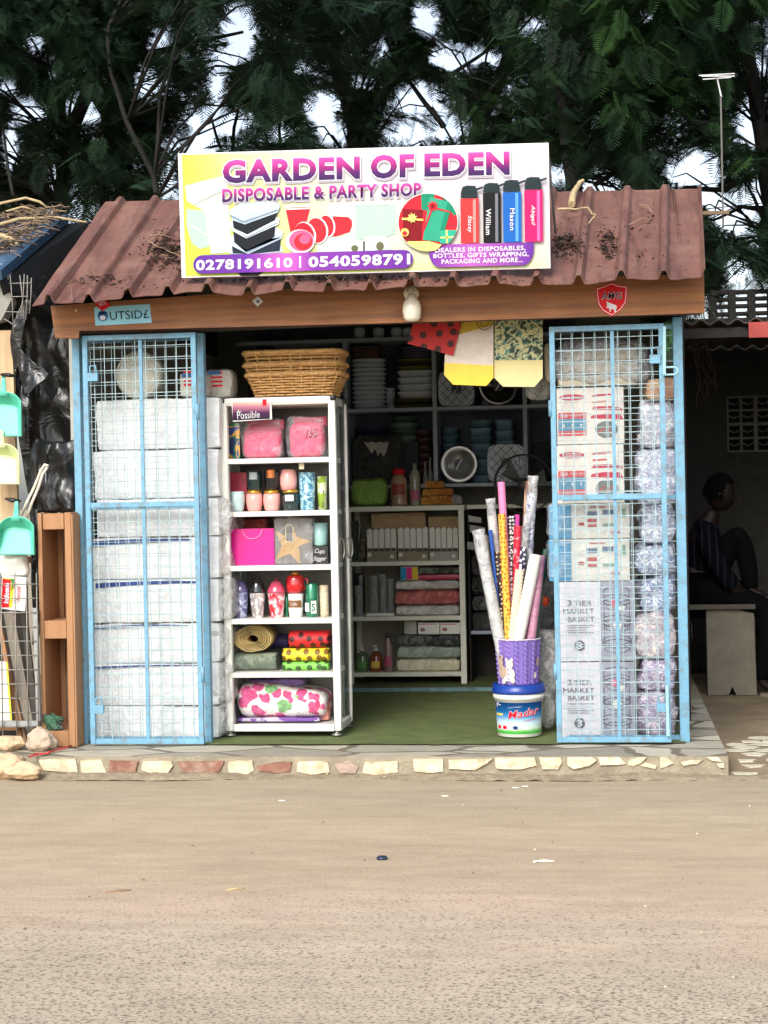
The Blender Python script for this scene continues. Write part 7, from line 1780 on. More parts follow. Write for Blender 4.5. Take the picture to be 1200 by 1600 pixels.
g = MB(); g.tube([(fc.x, FY + .02, fc.z), (fc.x, FY + .16, fc.z)], .04, 14); g.tube([(fc.x, FY + .10, fc.z - .03), (fc.x, FY + .10, FLOOR + .03)], .013, 10); g.build('motor_pole', M_blk, t)
g = MB(); g.lathe(fc.x, FY + .1, [(.19, 0), (.19, .01), (.05, .03), (.02, .05)], 28, 0, FLOOR + .012); g.build('base', M_blk, t)

# ================================================================== BAGS HUNG UNDER THE FASCIA
HY = 8.74
def hung(pts, lab, m, Y=HY, parts=(), seed=0, wav=.0):
    P = [at(x, y, Y) for x, y in pts]; t = thing('hanging_bag', lab, 'bag', sum(P, Vector()) / len(P), 'paper bags hung under the fascia')
    def fill(pts, m, nm, dy):
        g = MB(); n = len(pts); Q = []
        for i in range(n):
            for k in range(6): a_ = Vector(pts[i]).lerp(Vector(pts[(i + 1) % n]), k / 6); Q.append(at(a_.x, a_.y, Y + dy))
        g.prism(Q, lambda p, d: (p.x, p.y + d + wav * noise.noise(Vector((p.x * 9, p.z * 6, seed))), p.z), .006); g.build(nm, m, t)
    fill(pts, m, 'bag_body', 0)
    for pp, mm, nm in parts: fill(pp, mm, nm, -.003)
    return t
hung([(646, 503), (722, 500), (708, 556), (672, 546), (637, 537)], 'red bag with dark polka dots, tilted, leftmost of the bags hung under the fascia', dots('red_bag_dots', (196, 40, 40), (70, 22, 22), 15, .25), HY - .02, (), 1)
t = hung([(712, 500), (771, 500), (771, 590), (760, 603), (708, 601), (694, 586), (695, 556)], 'white and yellow bag with a smiling face, middle one under the fascia', mat('pale_print_bag', (222, 208, 196), .4, .12, 18, coat=.3), HY, (([(695, 567), (771, 571), (771, 590), (760, 603), (708, 601), (694, 586)], mat('bright_yellow', (236, 200, 20), .35, .08, 10, coat=.3), 'yellow_base'), ([(716, 500), (771, 500), (771, 508), (740, 516), (712, 524)], mat('mustard_yellow', (206, 172, 50), .5, .1), 'yellow_top')), 2)
g = MB(); c = at(757, 503, HY - .006); q = [(c.x + .038 * math.cos(math.pi * (1 + j / 14)), c.y - .004, c.z + .04 * math.sin(math.pi * (1 + j / 14))) for j in range(15)]; g.tube(q, .0016, 4); q = [(c.x + .02 * math.cos(math.pi * (1 + j / 10)), c.y - .004, c.z - .002 + .022 * math.sin(math.pi * (1 + j / 10))) for j in range(11)]; g.tube(q, .0016, 4); g.build('smile_print', M_blk, t)
hung([(773, 500), (848, 500), (848, 590), (835, 604.5), (786, 604), (772, 590)], 'camouflage topped bag with cream base, rightmost under the fascia', mat('cream_bag', (230, 214, 150), .45, .05, 8), HY + .01, (([(773, 500), (848, 500), (848, 562), (772.5, 563)], blotch('camo', [(0, (34, 48, 34)), (.40, (120, 140, 110)), (.46, (214, 206, 150)), (.54, (96, 150, 130)), (.60, (40, 56, 40))], 26, .5, 2), 'camouflage_panel'),), 3)
# ================================================================== ROOF LITTER
def on_roof(px, py):
    best = None
    for k in range(121):
        v = k / 120; Y = 8.2 + 1.3 * v; p = at(px, py, Y)
        x0 = E0.x + (RGX0.x - E0.x) * v; x1 = E1.x + (RGX1.x - E1.x) * v; u = (p.x - x0) / (x1 - x0)
        if not -.02 <= u <= 1.02: continue
        q = roof_pt(u, v); e = abs(q.z - p.z)
        if best is None or e < best[0]: best = (e, q)
    return best[1] if best else at(px, py, 9)
M_lit = mat('brown_leaf_litter', (56, 42, 34), .95, .5, 60); M_twig = mat('dry_twig', (150, 126, 100), .8, .25, 20)
def litter(lab, cx, cy, rx, ry, n, seed):
    random.seed(seed); g = MB()
    for k in range(n):
        ex, ey = random.gauss(0, .55) * rx, random.gauss(0, .55) * ry; r_ = min(1, math.hypot(ex / rx, ey / ry))
        if noise.noise(Vector(((cx + ex) / 11, (cy + ey) / 9, seed))) < -.05 and random.random() < .85: continue
        p = on_roof(cx + ex, cy + ey) + Vector((0, 0, random.uniform(0, .028) * (1 - r_)))
        d = Vector((random.gauss(0, 1), random.gauss(0, 1), random.gauss(0, .4))).normalized() * random.uniform(.008, .02); e = Vector((random.gauss(0, 1), random.gauss(0, 1), random.gauss(0, .5))).normalized() * random.uniform(.004, .009)
        if k % 8: g.face([p - d, p + e, p + d, p - e], 0)
        else: g.tube([p - d * 2.2, p + e * .8, p + d * 2.2], .0012, 4, random.choice([0, 0, 1]))
    tag(g.build('leaf_litter', [M_lit, M_twig]), lab, kind='stuff')
litter('brown leaf litter heaped on the roof left of the signboard', 262, 395, 34, 26, 900, 1)
litter('brown leaf litter caught on the roof right of the signboard', 884, 384, 26, 20, 700, 2)
litter('brown leaf litter between two roof ribs at the right', 952, 382, 14, 24, 400, 3)
litter('thin scatter of dry leaves along the lower left roof edge', 160, 440, 60, 12, 160, 4)
litter('dry leaves under the foot of the signboard', 560, 438, 270, 6, 420, 5)
litter('leaf scraps on the right end of the roof', 1000, 380, 80, 60, 90, 6)
random.seed(21)
def twig(name, lab, pts, r, m=M_twig, Yoff=.02, grp=None):
    P = [on_roof(x, y) + Vector((0, -.01, Yoff + .012 * (i % 2))) for i, (x, y) in enumerate(pts)]; Q = []
    for i in range(len(P) - 1):
        for k in range(4): q = P[i].lerp(P[i + 1], k / 4); Q.append(q + noise.noise_vector(q * 20) * .005)
    Q.append(P[-1]); rs = [r * (1 - .6 * i / len(Q)) for i in range(len(Q))]; return tag(MB().tube(Q, rs, 7).build(name, m), lab, 'stick', grp)
M_pale = mat('pale_dead_wood', (186, 166, 124), .8, .25, 14, .6, 40)
twig('fallen_branch', 'stout pale dead branch lying upright on the roof right of the signboard', [(893, 334), (898, 318), (906, 300), (912, 290)], .020, M_pale, .05)
twig('fallen_twig', 'forked pale twig lying across the roof ribs right of the signboard', [(872, 341), (888, 345), (900, 342), (920, 344), (926, 352), (931, 355), (920, 366)], .007, M_pale, .05)
twig('fallen_twig', 'thin straight twig low on the roof right end', [(984, 358), (1002, 352), (1022, 348)], .004)
twig('fallen_twig', 'short thin twig above the straight one on the roof right end', [(1000, 327), (1010, 332), (1020, 340)], .004)
twig('fallen_twig', 'thin bent twig on the roof left of the signboard', [(234, 377), (248, 376), (272, 378)], .004)
twig('fallen_twig', 'curved twig over the leaf heap left of the signboard', [(232, 382), (245, 395), (262, 398), (284, 412)], .004)

# ================================================================== ROAD LITTER
p = onz(597, 1340, .004); tag(MB().lathe(p.x, p.y, [(.018, 0), (.022, .004), (.016, .012), (.004, .013)], 16, 0, gz(p.x, p.y) - .006).build('round_litter', mat('navy_cap', (30, 44, 66), .4)), 'small dark blue bottle cap lying on the road', 'bottle cap')
for (x0, y0, x1, y1, lab, m) in ((833, 1346, 866, 1345, 'pale straight straw lying on the road', M_paper), (355, 1389, 382, 1387, 'short pale twig lying on the road', M_pale), (165, 1390, 205, 1387, 'dark brown twig lying on the road at the left', M_twig)):
    a_, b_ = onz(x0, y0, 0), onz(x1, y1, 0); a_.z = gz(a_.x, a_.y) - .004; b_.z = gz(b_.x, b_.y) - .004; m_ = a_.lerp(b_, .5) + Vector((0, .006, .002)); tag(MB().tube([a_, m_, b_], [.004, .005, .003], 6).build('road_twig', m), lab, 'stick')
for k, (px, py) in enumerate(((695, 1241), (805, 1228), (820, 1226), (440, 1247))):
    p = onz(px, py, 0); p.z = gz(p.x, p.y) - .007; tag(MB().prism([(p.x - .015, p.y), (p.x, p.y - .008), (p.x + .016, p.y - .002), (p.x + .006, p.y + .01)], lambda q, d: (q[0], q[1], p.z + .004 - d), .004).build('paper_scrap', M_paper), ['scrap of white paper on the road below the bucket', 'scrap of white paper on the road below the right gate', 'small second scrap beside the one below the right gate', 'tiny scrap of white paper on the road below the cabinet'][k], 'paper scrap', 'paper scraps on the road')

# ================================================================== LEFT NEIGHBOUR STALL
NY = 8.62
M_ply = mat('weathered_plywood', (196, 168, 132), .8, .15, 5, .3, 30, stretch=(4, 1, .6), dirt=(140, 112, 82), ds=3, da=.6)
st_ = thing('neighbour_stall', 'weathered plywood stall at the left edge with blue sheet roof', 'stall', (at(0, 1150, NY).x - .3, NY, FLOOR - .01))
pl = lambda pts, t=.03, Y=NY: MB().prism([at(x, y, Y) for x, y in pts], lambda p, d: (p.x, p.y + d, p.z), t)
pl([(-260, 518), (19, 516), (24, 700), (30, 872), (-260, 872)][::-1], .03).build('plywood_wall', M_ply, st_)
pl([(-260, 878), (40, 878), (46, 1165), (-260, 1165)][::-1], .03, NY + .25).build('lower_wall', mat('dark_board', (44, 40, 36), .9, .3, 5), st_)
pl([(-260, 872), (44, 870), (45, 880), (-260, 882)][::-1], .06, NY - .02).build('sill_board', mat('worn_sill', (170, 160, 140), .8, .2, 8), st_)
pl([(-260, 390), (4, 412), (10, 424), (18, 468), (2, 500), (-260, 560)][::-1], .1, NY - .05).build('concrete_corner', mat('grey_concrete', (150, 148, 140), .9, .15, 6, .4, 40), st_)
pl([(-200, 430), (30, 425), (60, 470), (22, 516), (-200, 518)][::-1], .02, NY + .12).build('recess_shade', mat('recess_black', (20, 20, 20), .9), st_)  # black sheet painted in for the shade of the recess
# blue sheet roof with real slope
A_, D_ = at(100, 336, 9.7), at(-4, 424, 8.45)
g = MB()
def nb(u, v): p = D_.lerp(A_, v); return (p.x - 1.6 * (1 - u), p.y, p.z + .012 * math.sin(u * 60))
g.grid(nb, 60, 4, 0, True); rf_ = g.build('roof_sheet', mat('blue_roof_sheet', (60, 92, 124), .5, .25, 8, .2, 30, dirt=(120, 104, 84), ds=3, da=.7), st_)
sm = rf_.modifiers.new('thick', 'SOLIDIFY'); sm.thickness = .012
g = MB(); g.bar(D_ + Vector((.01, -.01, -.02)), A_ + Vector((.01, 0, -.02)), .03, .05); g.build('roof_edge', mat('blue_edge', (48, 78, 104), .5, .2), st_)
P = [A_ + Vector((0, 0, -.05)), D_ + Vector((0, .02, -.05)), at(22, 520, 8.85), at(104, 505, 8.95), at(137, 347, 9.9)]
g = MB(); g.face(P); g.face([p + Vector((0, .03, 0)) for p in P][::-1]); g.build('gable_tarp', mat('black_tarp', (16, 18, 18), .6, .2, 8, .5, 20), st_)
# twigs and straw heaped on the blue roof
random.seed(5); g = MB()
for k in range(420):
    v = random.uniform(.2, 1.0); u = 1 - random.random() ** 1.4 * .22; p = Vector(nb(u, v)) + Vector((0, 0, random.uniform(0, .06)))
    d = Vector((random.gauss(0, 1), random.gauss(0, .5), random.gauss(0, .18))).normalized() * random.uniform(.02, .09); mid = p + Vector((0, 0, random.uniform(0, .025)))
    g.tube([p - d, mid, p + d], random.choice([.0015, .002, .003]), 4, random.choice([0, 1, 1]))
tag(g.build('straw_heap', [M_lit, M_twig]), 'heap of straw and dry leaves on the blue sheet roof', kind='stuff')
for k, (pts, r, lab) in enumerate(([[(-5, 352, 9.2), (30, 345, 9.3), (90, 343, 9.5), (135, 350, 9.4)], .010, 'long pale bent stick overhanging the gap between the roofs'], [[(0, 318, 9.5), (40, 312, 9.6), (62, 318, 9.6), (75, 328, 9.6)], .008, 'arched pale stick at the back of the blue roof'], [[(0, 368, 9.0), (14, 374, 9.0), (28, 384, 8.95)], .014, 'stout short pale stick low on the blue roof'], [[(10, 330, 9.4), (35, 326, 9.4), (66, 334, 9.5)], .006, 'thin pale stick in the straw heap'])):
    P = [at(x, y, Y) for x, y, Y in pts]; P = [P[0]] + [q + Vector((0, 0, .01)) for q in P[1:]]; tag(MB().tube(P, [r] * (len(P) - 1) + [r * .5], 7).build('dead_stick', M_pale), lab, 'stick', 'sticks on the blue roof')
# wires
fw = thing('wire_fence', 'rusty upright wire fence scrap beside the concrete corner', 'fence', at(30, 500, 8.5)); g = MB()
M_rw = mat('grey_wire', (140, 136, 128), .5, .2, 20, metal=.3)
for x0, y0, x1, y1 in ((16, 430, 21, 520), (31, 430, 38, 505), (38, 428, 33, 490), (43, 430, 40, 500), (49, 434, 46, 490), (14, 443, 50, 442), (8, 464, 44, 463), (8, 487, 38, 488), (36, 470, 26, 493), (6, 498, 20, 507)):
    g.tube([at(x0, y0, 8.5), at((x0 + x1) / 2 + 1, (y0 + y1) / 2, 8.52), at(x1, y1, 8.5)], .0028, 5)
g.build('fence_wire', M_rw, fw)
# black plastic sheeting
def bagm():
    m, t, b = nodes('black_polythene'); v = coords(t); b.inputs['Base Color'].default_value = (.008, .009, .010, 1); b.inputs['Roughness'].default_value = .28; b.inputs['Specular IOR Level'].default_value = .6
    n = nd(t, 'ShaderNodeTexNoise', Scale=6, Detail=3, Roughness=.5, Distortion=1.0); t.links.new(v, n.inputs[0]); bp = nd(t, 'ShaderNodeBump', Strength=.7, Distance=.04); t.links.new(n.outputs[0], bp.inputs['Height']); t.links.new(bp.outputs[0], b.inputs['Normal']); return m
M_poly = bagm()
ts = thing('plastic_sheeting', 'crumpled black plastic sheeting hanging between the stall and the shop', 'plastic sheet', at(75, 800, 8.6))
def sheet(L, Rr, y0, y1, Y, amp, seed, nm, nu=26, nv=60, fx=3.2):
    g = MB()
    def fn(u, v):
        y = y0 + (y1 - y0) * v; xl = np.interp(v, *L); xr = np.interp(v, *Rr); p = at(float(xl + (xr - xl) * u), y, Y)
        q = noise.noise_vector(Vector((p.x * fx * 3, seed, p.z * fx))); q2 = noise.noise_vector(Vector((p.x * 10 + p.z * 5, seed + 5, p.z * 9 - p.x * 3)))
        return p + Vector((q.x * amp * .3, q.y * amp + q2.y * amp * .4, q.z * amp * .4))
    g.grid(fn, nu, nv); o = g.build(nm, M_poly, ts); s_ = o.modifiers.new('thick', 'SOLIDIFY'); s_.thickness = .002
sheet(([0, .1, .35, .6, 1], [40, 28, 20, 38, 46]), ([0, .2, 1], [110, 128, 128]), 470, 800, 8.86, .06, 1, 'back_sheet')
sheet(([0, .3, .6, 1], [42, 26, 20, 24]), ([0, .3, .6, 1], [50, 44, 40, 34]), 468, 575, 8.6, .04, 2, 'upper_fold', 10, 30)
sheet(([0, .3, 1], [24, 26, 40]), ([0, .55, 1], [30, 78, 44]), 545, 618, 8.56, .03, 3, 'tucked_fold', 16, 24, 6)
sheet(([0, .5, 1], [32, 28, 44]), ([0, .5, 1], [46, 47, 47]), 600, 770, 8.6, .03, 4, 'side_fold', 8, 36, 5)
sheet(([0, .5, 1], [62, 60, 58]), ([0, 1], [122, 120]), 690, 800, 8.6, .06, 5, 'lower_bundle', 24, 30, 6)
sheet(([0, 1], [44, 52]), ([0, 1], [66, 62]), 790, 1010, 8.7, .04, 6, 'trailing_sheet', 8, 30, 4)
# cord
g = MB()
for pts in ([(33, 806), (42, 785), (55, 758), (64, 735), (70, 726), (76, 728)], [(42, 810), (50, 785), (60, 762), (67, 740), (74, 730)]):
    P = [at(x, y, 8.5) for x, y in pts]; g.tube(P, .0075, 7)
tag(g.build('hanging_rope', mat('white_rope', (214, 206, 190), .8, .1, 30, .6, 80)), 'doubled white cord hanging in front of the black plastic', 'cord')
# dustpans
def dustpan(cx, yt, ytb, yb, hw, m, m2, lab, hy, Y=8.44, lip=.26):
    t = thing('dustpan', lab, 'dustpan', at(cx, yb, Y), 'dustpans hung at the stall')
    def prf(u):
        return -hw + 2 * hw * u
    top = lambda u: ytb + (yt + 0 - ytb) * 0 + (hw * .55) * (abs(2 * u - 1) ** 3.2)
    g = MB()
    def fn(u, v):
        x = cx + prf(u) * (1 + .06 * v); y = (yt + (hw * .50) * (abs(2 * u - 1) ** 3)); y = y + (yb - y) * v
        rim = max(0, 1 - v / .12) ; side = max(abs(2 * u - 1) - .9, 0) / .1
        dep = .055 * min(1, v / (lip * 1.0)) * (1 - side)       # the back wall leans away, floor runs forward again
        if v > lip: dep = .055 * (1 - side) * (1 - (v - lip) / (1 - lip) * .85)
        return at(x, y, Y + dep)
    g.grid(fn, 28, 30); o = g.build('pan', m, t); s_ = o.modifiers.new('thick', 'SOLIDIFY'); s_.thickness = .004
    g = MB(); E = [at(cx + prf(u / 28), yt + hw * .5 * abs(2 * u / 28 - 1) ** 3, Y - .002) for u in range(29)]; E = [at(cx + prf(0) * 1.06, yb, Y)] + E + [at(cx + prf(1) * 1.06, yb, Y)]; g.tube(E, .004, 6); g.build('rim', m, t)
    g = MB(); a_, b_ = at(cx, hy, Y - .01), at(cx, yt + 4, Y); g.tube([a_, a_.lerp(b_, .3), a_.lerp(b_, .8), b_ + Vector((0, 0, -.005))], [.009, .012, .016, .034], 10); g.v = [(x, Y + (y - Y) * .35, z) for x, y, z in g.v]; g.build('handle', m, t)
M_teal, M_limep = mat('mint_plastic', (92, 196, 168), .4, .05, 5), mat('pale_lime_plastic', (206, 218, 160), .4, .05, 5)
dustpan(5, 613, 618, 682, 27, M_teal, None, 'upper mint green dustpan at the left edge, hung below the black fold', 586)
dustpan(2, 694, 700, 757, 27, M_limep, None, 'pale lime dustpan between the two mint ones at the left edge', 672)
dustpan(25, 808, 812, 867, 27, M_teal, None, 'lower mint green dustpan hung in front of the white cord', 783, 8.42)
for k, (px, py) in enumerate(((20, 780), (14, 585))):
    g = MB(); c = at(px, py, 8.43)
    g.tube([c + Vector((-.04, 0, .004)), c + Vector((0, -.01, -.006)), c + Vector((.04, 0, -.01))], [.006, .012, .005], 7); g.v = [tuple(Vector(v) + noise.noise_vector(Vector(v) * 40) * .006) for v in g.v]
    tag(g.build('black_tie', M_poly), ['knotted black strip tying the lower mint dustpan', 'knotted black strip tying the upper mint dustpan'][k], 'tie')
# crate stood on end
M_pine = mat('raw_pine', (168, 124, 86), .7, .18, 6, .3, 40, stretch=(7, 3, .5), dirt=(120, 76, 46), ds=3, da=.5)
cr_ = thing('wooden_crate', 'narrow raw pine crate standing on end beside the blue corner post', 'crate', at(90, 1162, 8.5))
cr0 = at(62, 980, 8.46).x; W = lambda px: at(px, 980, 8.46).x; czt = at(90, 801, 8.46).z
crz = FLOOR + .003
def plank(x0, x1, y0, y1, z0, z1, nm='board'): g = MB(); g.box(x0, x1, y0, y1, z0, z1); return g.build(nm, M_pine, cr_, bevel=.003)
plank(W(62), W(68.5), 8.46, 8.72, crz, czt, 'side_board'); plank(W(104), W(114), 8.46, 8.72, crz, czt, 'side_board'); plank(W(114.2), W(117), 8.462, 8.8, crz, czt - .01, 'side_board')
plank(W(70), W(103), 8.462, 8.70, czt - .085, czt - .004, 'end_block'); zmid_ = at(86, 998, 8.46).z; plank(W(69), W(103.5), 8.462, 8.70, zmid_, at(86, 970, 8.46).z, 'middle_block'); plank(W(69), W(103.5), 8.462, 8.7, crz, at(86, 1142, 8.46).z, 'end_block')
for x0, x1 in ((69, 77), (78.5, 90), (92, 103)): plank(W(x0), W(x1), 8.705, 8.72, crz, czt - .01, 'back_slat')
# packet carton and film
t = thing('noodle_carton', 'white carton flap with red logo hanging at the left edge by the wire grid', 'carton', at(22, 953, 8.44))
MB().prism([at(1, 951, 8.44), at(39, 955, 8.44), at(43, 902, 8.44), (at(3, 899, 8.44))], lambda p, d: (p.x, p.y + d, p.z), .006).build('card', mat('white_card', 0), t)
fp = lambda pts, m, L, nm: flat(t, [at(x, y, 8.44 - .0015 * L) for x, y in pts], m, nm)
fp([(2, 948), (19, 949), (23, 904), (4, 903)], pm('noodle_yellow', (226, 200, 60)), 1, 'yellow_band'); fp([(2, 949), (14, 949), (17, 906), (4, 904)], pm('noodle_red', (208, 34, 44)), 2, 'red_band'); fp([(17, 925), (21, 915), (22, 905), (15, 904), (19, 912)], pm('noodle_green', (60, 130, 70)), 3, 'green_leaf')
text('Indomie', lambda u, v: at(13.5 + 1.5 * u - 8 * v, 943 - 32 * u, 8.44 - .005), pm('noodle_blue', (220, 226, 240)), t, .03, italic=.2); text('Instant', lambda u, v: at(31 + 1.5 * u - 6 * v, 938 - 22 * u, 8.44 - .004), pm('noodle_red', 0), t, 0, italic=.3)
g = MB(); a, b, z0, z1 = R(-6, 40, 868, 8.47, None, 902); g.pillow(a, b, 8.47, 8.53, z0, z1 + .01, .03, .02, 33, .02, freq=14); tag(g.build('plastic_scrap', mat('milky_plastic', (206, 204, 194), .4, .12, 20, coat=.6)), 'milky plastic sheet above the white carton flap', 'plastic')
# wire grid with boards behind
t = thing('wire_grid', 'grey galvanised wire grid panel leaning at the lower left edge', 'wire panel', at(25, 1160, 8.40)); g = MB()
for x in (-20, 3, 25, 43, 59): g.tube([at(x - 2, 895, 8.42), at(x + 1.5, 1165, 8.40)], .0032, 6)
for k in range(12): y = 912 + 22.3 * k; g.tube([at(-30, y + 1, 8.414), at(60, y + .5, 8.414)], .0032, 6)
g.build('grid_wire', M_rw, t); g = MB(); g.bar(at(-30, 1130, 8.43), at(61, 1130, 8.43), .022, .025); g.bar(at(55, 950, 8.43), at(61, 1126, 8.43), .02, .022, up=(0, 1, 0)); g.build('grid_frame', mat('galvanised', (150, 152, 150), .5, .15, 12), t)
M_gp = mat('grey_plank', (132, 124, 112), .85, .25, 6, .5, 40, stretch=(6, 3, .6))
for k, (x0, y0, x1, y1, w_, m, lab) in enumerate(((14, 955, 50, 1150, .055, M_gp, 'broad grey plank leaning behind the wire grid'), (-6, 945, 34, 1150, .022, M_pine, 'thin tan batten leaning at the left behind the wire grid'), (38, 960, 60, 1150, .03, mat('dark_plank', (70, 66, 60), .9, .3, 8), 'dark narrow plank leaning behind the wire grid'), (2, 985, 42, 1150, .012, mat('brown_stick', (140, 108, 80), .8), 'thin brown stick leaning across the grey plank'))):
    g = MB(); a_, b_ = at(x0, y0, 8.62 - .03 * (k % 2)), at(x1, y1, 8.50 - .01 * k); b_.z = FLOOR + .004; g.bar(b_, a_, w_, .018, up=(0, 1, 0)); tag(g.build('leaning_plank', m), lab, 'plank', 'planks leaning behind the wire grid')
t = thing('white_board', 'white board with yellow edge standing behind the wire grid', 'board', at(5, 1128, 8.46)); MB().prism([at(-60, 1127, 8.46), at(16, 1127, 8.46), at(9, 1034, 8.46), at(-60, 1030, 8.46)], lambda p, d: (p.x, p.y + d, p.z), .02).build('panel', mat('clean_white_board', (226, 222, 214), .5, .04), t); flat(t, [at(16, 1126, 8.457), at(19, 1126, 8.457), at(12, 1034, 8.457), at(9, 1034, 8.457)], pm('yellow_edge', (220, 214, 70)), 'yellow_edge')
tag(MB().box(at(-60, 1150, 8.5).x, at(34, 1150, 8.5).x, 8.44, 8.54, at(0, 1141, 8.44).z, at(0, 1134, 8.44).z).build('batten', M_pine), 'short pine batten under the white board', 'plank')
# rocks, rag, leaf
def rock(lab, cx, cy, rx, ry, z0, Y, m, seed, grp='pale stones by the stall'):
    c = at(cx, cy, Y); sx_ = abs(at(cx + rx, cy, Y).x - c.x); sz = abs(at(cx, cy - ry, Y).z - c.z); g = MB()
    def fn(u, v):
        th_, ph = 2 * math.pi * u, math.pi * (v - .5); d = Vector((math.cos(th_) * math.cos(ph), math.sin(th_) * math.cos(ph), math.sin(ph)))
        k = 1 + .42 * noise.noise(d * 1.3 + Vector((seed, 0, 0))) + .16 * noise.noise(d * 4 + Vector((seed, 3, 0))) + .06 * noise.noise(d * 11 + Vector((seed, 3, 0)))
        p = Vector((d.x * sx_ * k, d.y * sx_ * .7 * k, d.z * sz * k)); return (c.x + p.x, Y + p.y, max(z0 - .01, z0 + sz * .92 + p.z))
    g.grid(fn, 40, 24); return tag(g.build('rock', m), lab, 'rock', grp)
M_rock = mat('cream_rock', (206, 180, 146), .9, .22, 12, 1, 30, dirt=(150, 118, 84), ds=12, da=.5); M_rock2 = mat('grey_rock', (190, 170, 148), .9, .22, 12, 1, 30)
rock('jagged pale stone at the left edge under the wire grid', 12, 1163, 24, 13, FLOOR, 8.36, M_rock, 2.2); rock('rounded grey pink stone leaning on the foot of the pine crate', 63, 1160, 22, 18, FLOOR, 8.34, M_rock2, 5.7)
rock('large cream boulder on the road against the kerb at the left edge', 8, 1205, 32, 18, 0, 8.06, M_rock, 8.1); rock('flat cream stone on the road right of the boulder', 38, 1215, 26, 13, 0, 8.0, M_rock, 11.3)
g = MB(); P = [onz(x, y, FLOOR + .006) for x, y in ((44, 1184), (60, 1180), (78, 1177), (92, 1172), (104, 1169), (112, 1166))]
g.grid(lambda u, v: P[int(u * 4.999)].lerp(P[int(u * 4.999) + 1], u * 4.999 - int(u * 4.999)) + Vector((0, (v - .5) * .07 * math.sin(math.pi * (u * .9 + .08)), .010 * abs(noise.noise(Vector((u * 12, v * 4, 1)))) * 2)), 50, 8)
tag(g.build('red_rag', mat('faded_red_cloth', (206, 66, 60), .8, .2, 20)), 'twisted faded red rag on the pavement by the pine crate', 'rag')
g = MB()
for k in range(7):
    c = at(78 + 3.5 * (k % 4), 1128 + 5 * (k % 3), 8.46 + .01 * k); a_ = -.9 + .45 * k; 
    def lf(u, v): 
        w_ = .030 * math.sin(math.pi * min(1, u * .95 + .04)); L = .10 * u; return c + Vector(((L - .05) * math.cos(a_) - (v - .5) * 2 * w_ * math.sin(a_), -.015 * math.cos(3 * (v - .5)), (L - .05) * math.sin(a_) + (v - .5) * 2 * w_ * math.cos(a_)))
    g.grid(lf, 10, 6)
tag(g.build('green_plastic_bag', wrapped('dark_green_bag', (20, 90, 56), (10, 50, 34), .7, 14, .25)), 'crumpled dark green plastic stuffed low in the pine crate', 'plastic bag')

# ================================================================== RIGHT YARD
WY = 12.3
M_blkw = mat('rough_block_wall', (46, 45, 42), .95, .3, 14, 1, 60, dirt=(44, 42, 38), ds=2, da=.7)
bw = thing('block_wall', 'dark rough block wall with wavy ventilation blocks at the right', 'wall', (1.6, WY, 0))
wx0 = at(1062, 700, WY).x; ox0, oz0, oz1 = at(1136, 660, WY).x, at(1168, 706, WY).z, at(1168, 619, WY).z
ox1 = ox0 + .80; wt = at(1140, 497, WY).z
g = MB(); g.box(wx0, ox0, WY, WY + .15, 0, wt); g.box(ox0, 4.2, WY, WY + .15, 0, oz0); g.box(ox0, 4.2, WY, WY + .15, oz1, wt); g.box(ox1, 4.2, WY, WY + .15, oz0, oz1); g.build('masonry', M_blkw, bw)
M_vb = mat('grey_vent_block', (100, 100, 92), .9, .15, 12, .6, 40)
bh, bw_ = (oz1 - oz0) / 2, .2
for i in range(4):
    for j in range(2):
        x, z = ox0 + bw_ * i, oz0 + bh * j; g = MB(); e = .011
        g.box(x, x + e, WY - .004, WY + .12, z, z + bh); g.box(x + bw_ - e * 1.6, x + bw_, WY - .004, WY + .12, z, z + bh); g.box(x + e, x + bw_ - e * 1.6, WY - .003, WY + .12, z, z + e); g.box(x + e, x + bw_ - e * 1.6, WY - .003, WY + .12, z + bh - e, z + bh)
        g.box(x + bw_ / 2 - .012, x + bw_ / 2 + .006, WY - .002, WY + .12, z + e, z + bh - e); g.box(x + e, x + bw_ - e * 1.6, WY - .001, WY + .12, z + bh / 2 - .007, z + bh / 2 + .007)
        for zz in (z + bh * .27, z + bh * .75):
            for (xa, xb) in ((x + e, x + bw_ / 2 - .012), (x + bw_ / 2 + .006, x + bw_ - e * 1.6)):
                P = [(xa + (xb - xa) * k / 8, zz + .008 * math.cos(math.pi * k / 4)) for k in range(9)]
                for k in range(8): g.bar((P[k][0], WY + .03, P[k][1]), (P[k + 1][0], WY + .03, P[k + 1][1]), .06, .008)
        g.build('vent_block', M_vb, bw)
g = MB(); g.box(ox0, ox1, WY + .16, WY + .17, oz0 - .02, oz1 + .02); g.build('dark_backing', mat('recess_black', 0), bw)  # black stands in for the shade inside the vent openings
# pierced parapet with sky behind
pz0, pz1 = wt, at(1160, 452, WY).z; px0 = at(1108, 480, WY).x; g = MB(); x = px0
g.box(wx0, px0, WY, WY + .12, pz0, at(1090, 500, WY).z)
rows_ = [at(1160, y, WY).z for y in (489, 477, 466, 455)]
for z in rows_: g.box(px0, 4.2, WY + .01, WY + .11, z - .011, z + .011)
while x < 4.2: g.box(x, x + .05, WY, WY + .12, pz0, pz1); x += .135
g.build('parapet_grille', M_blkw, bw)
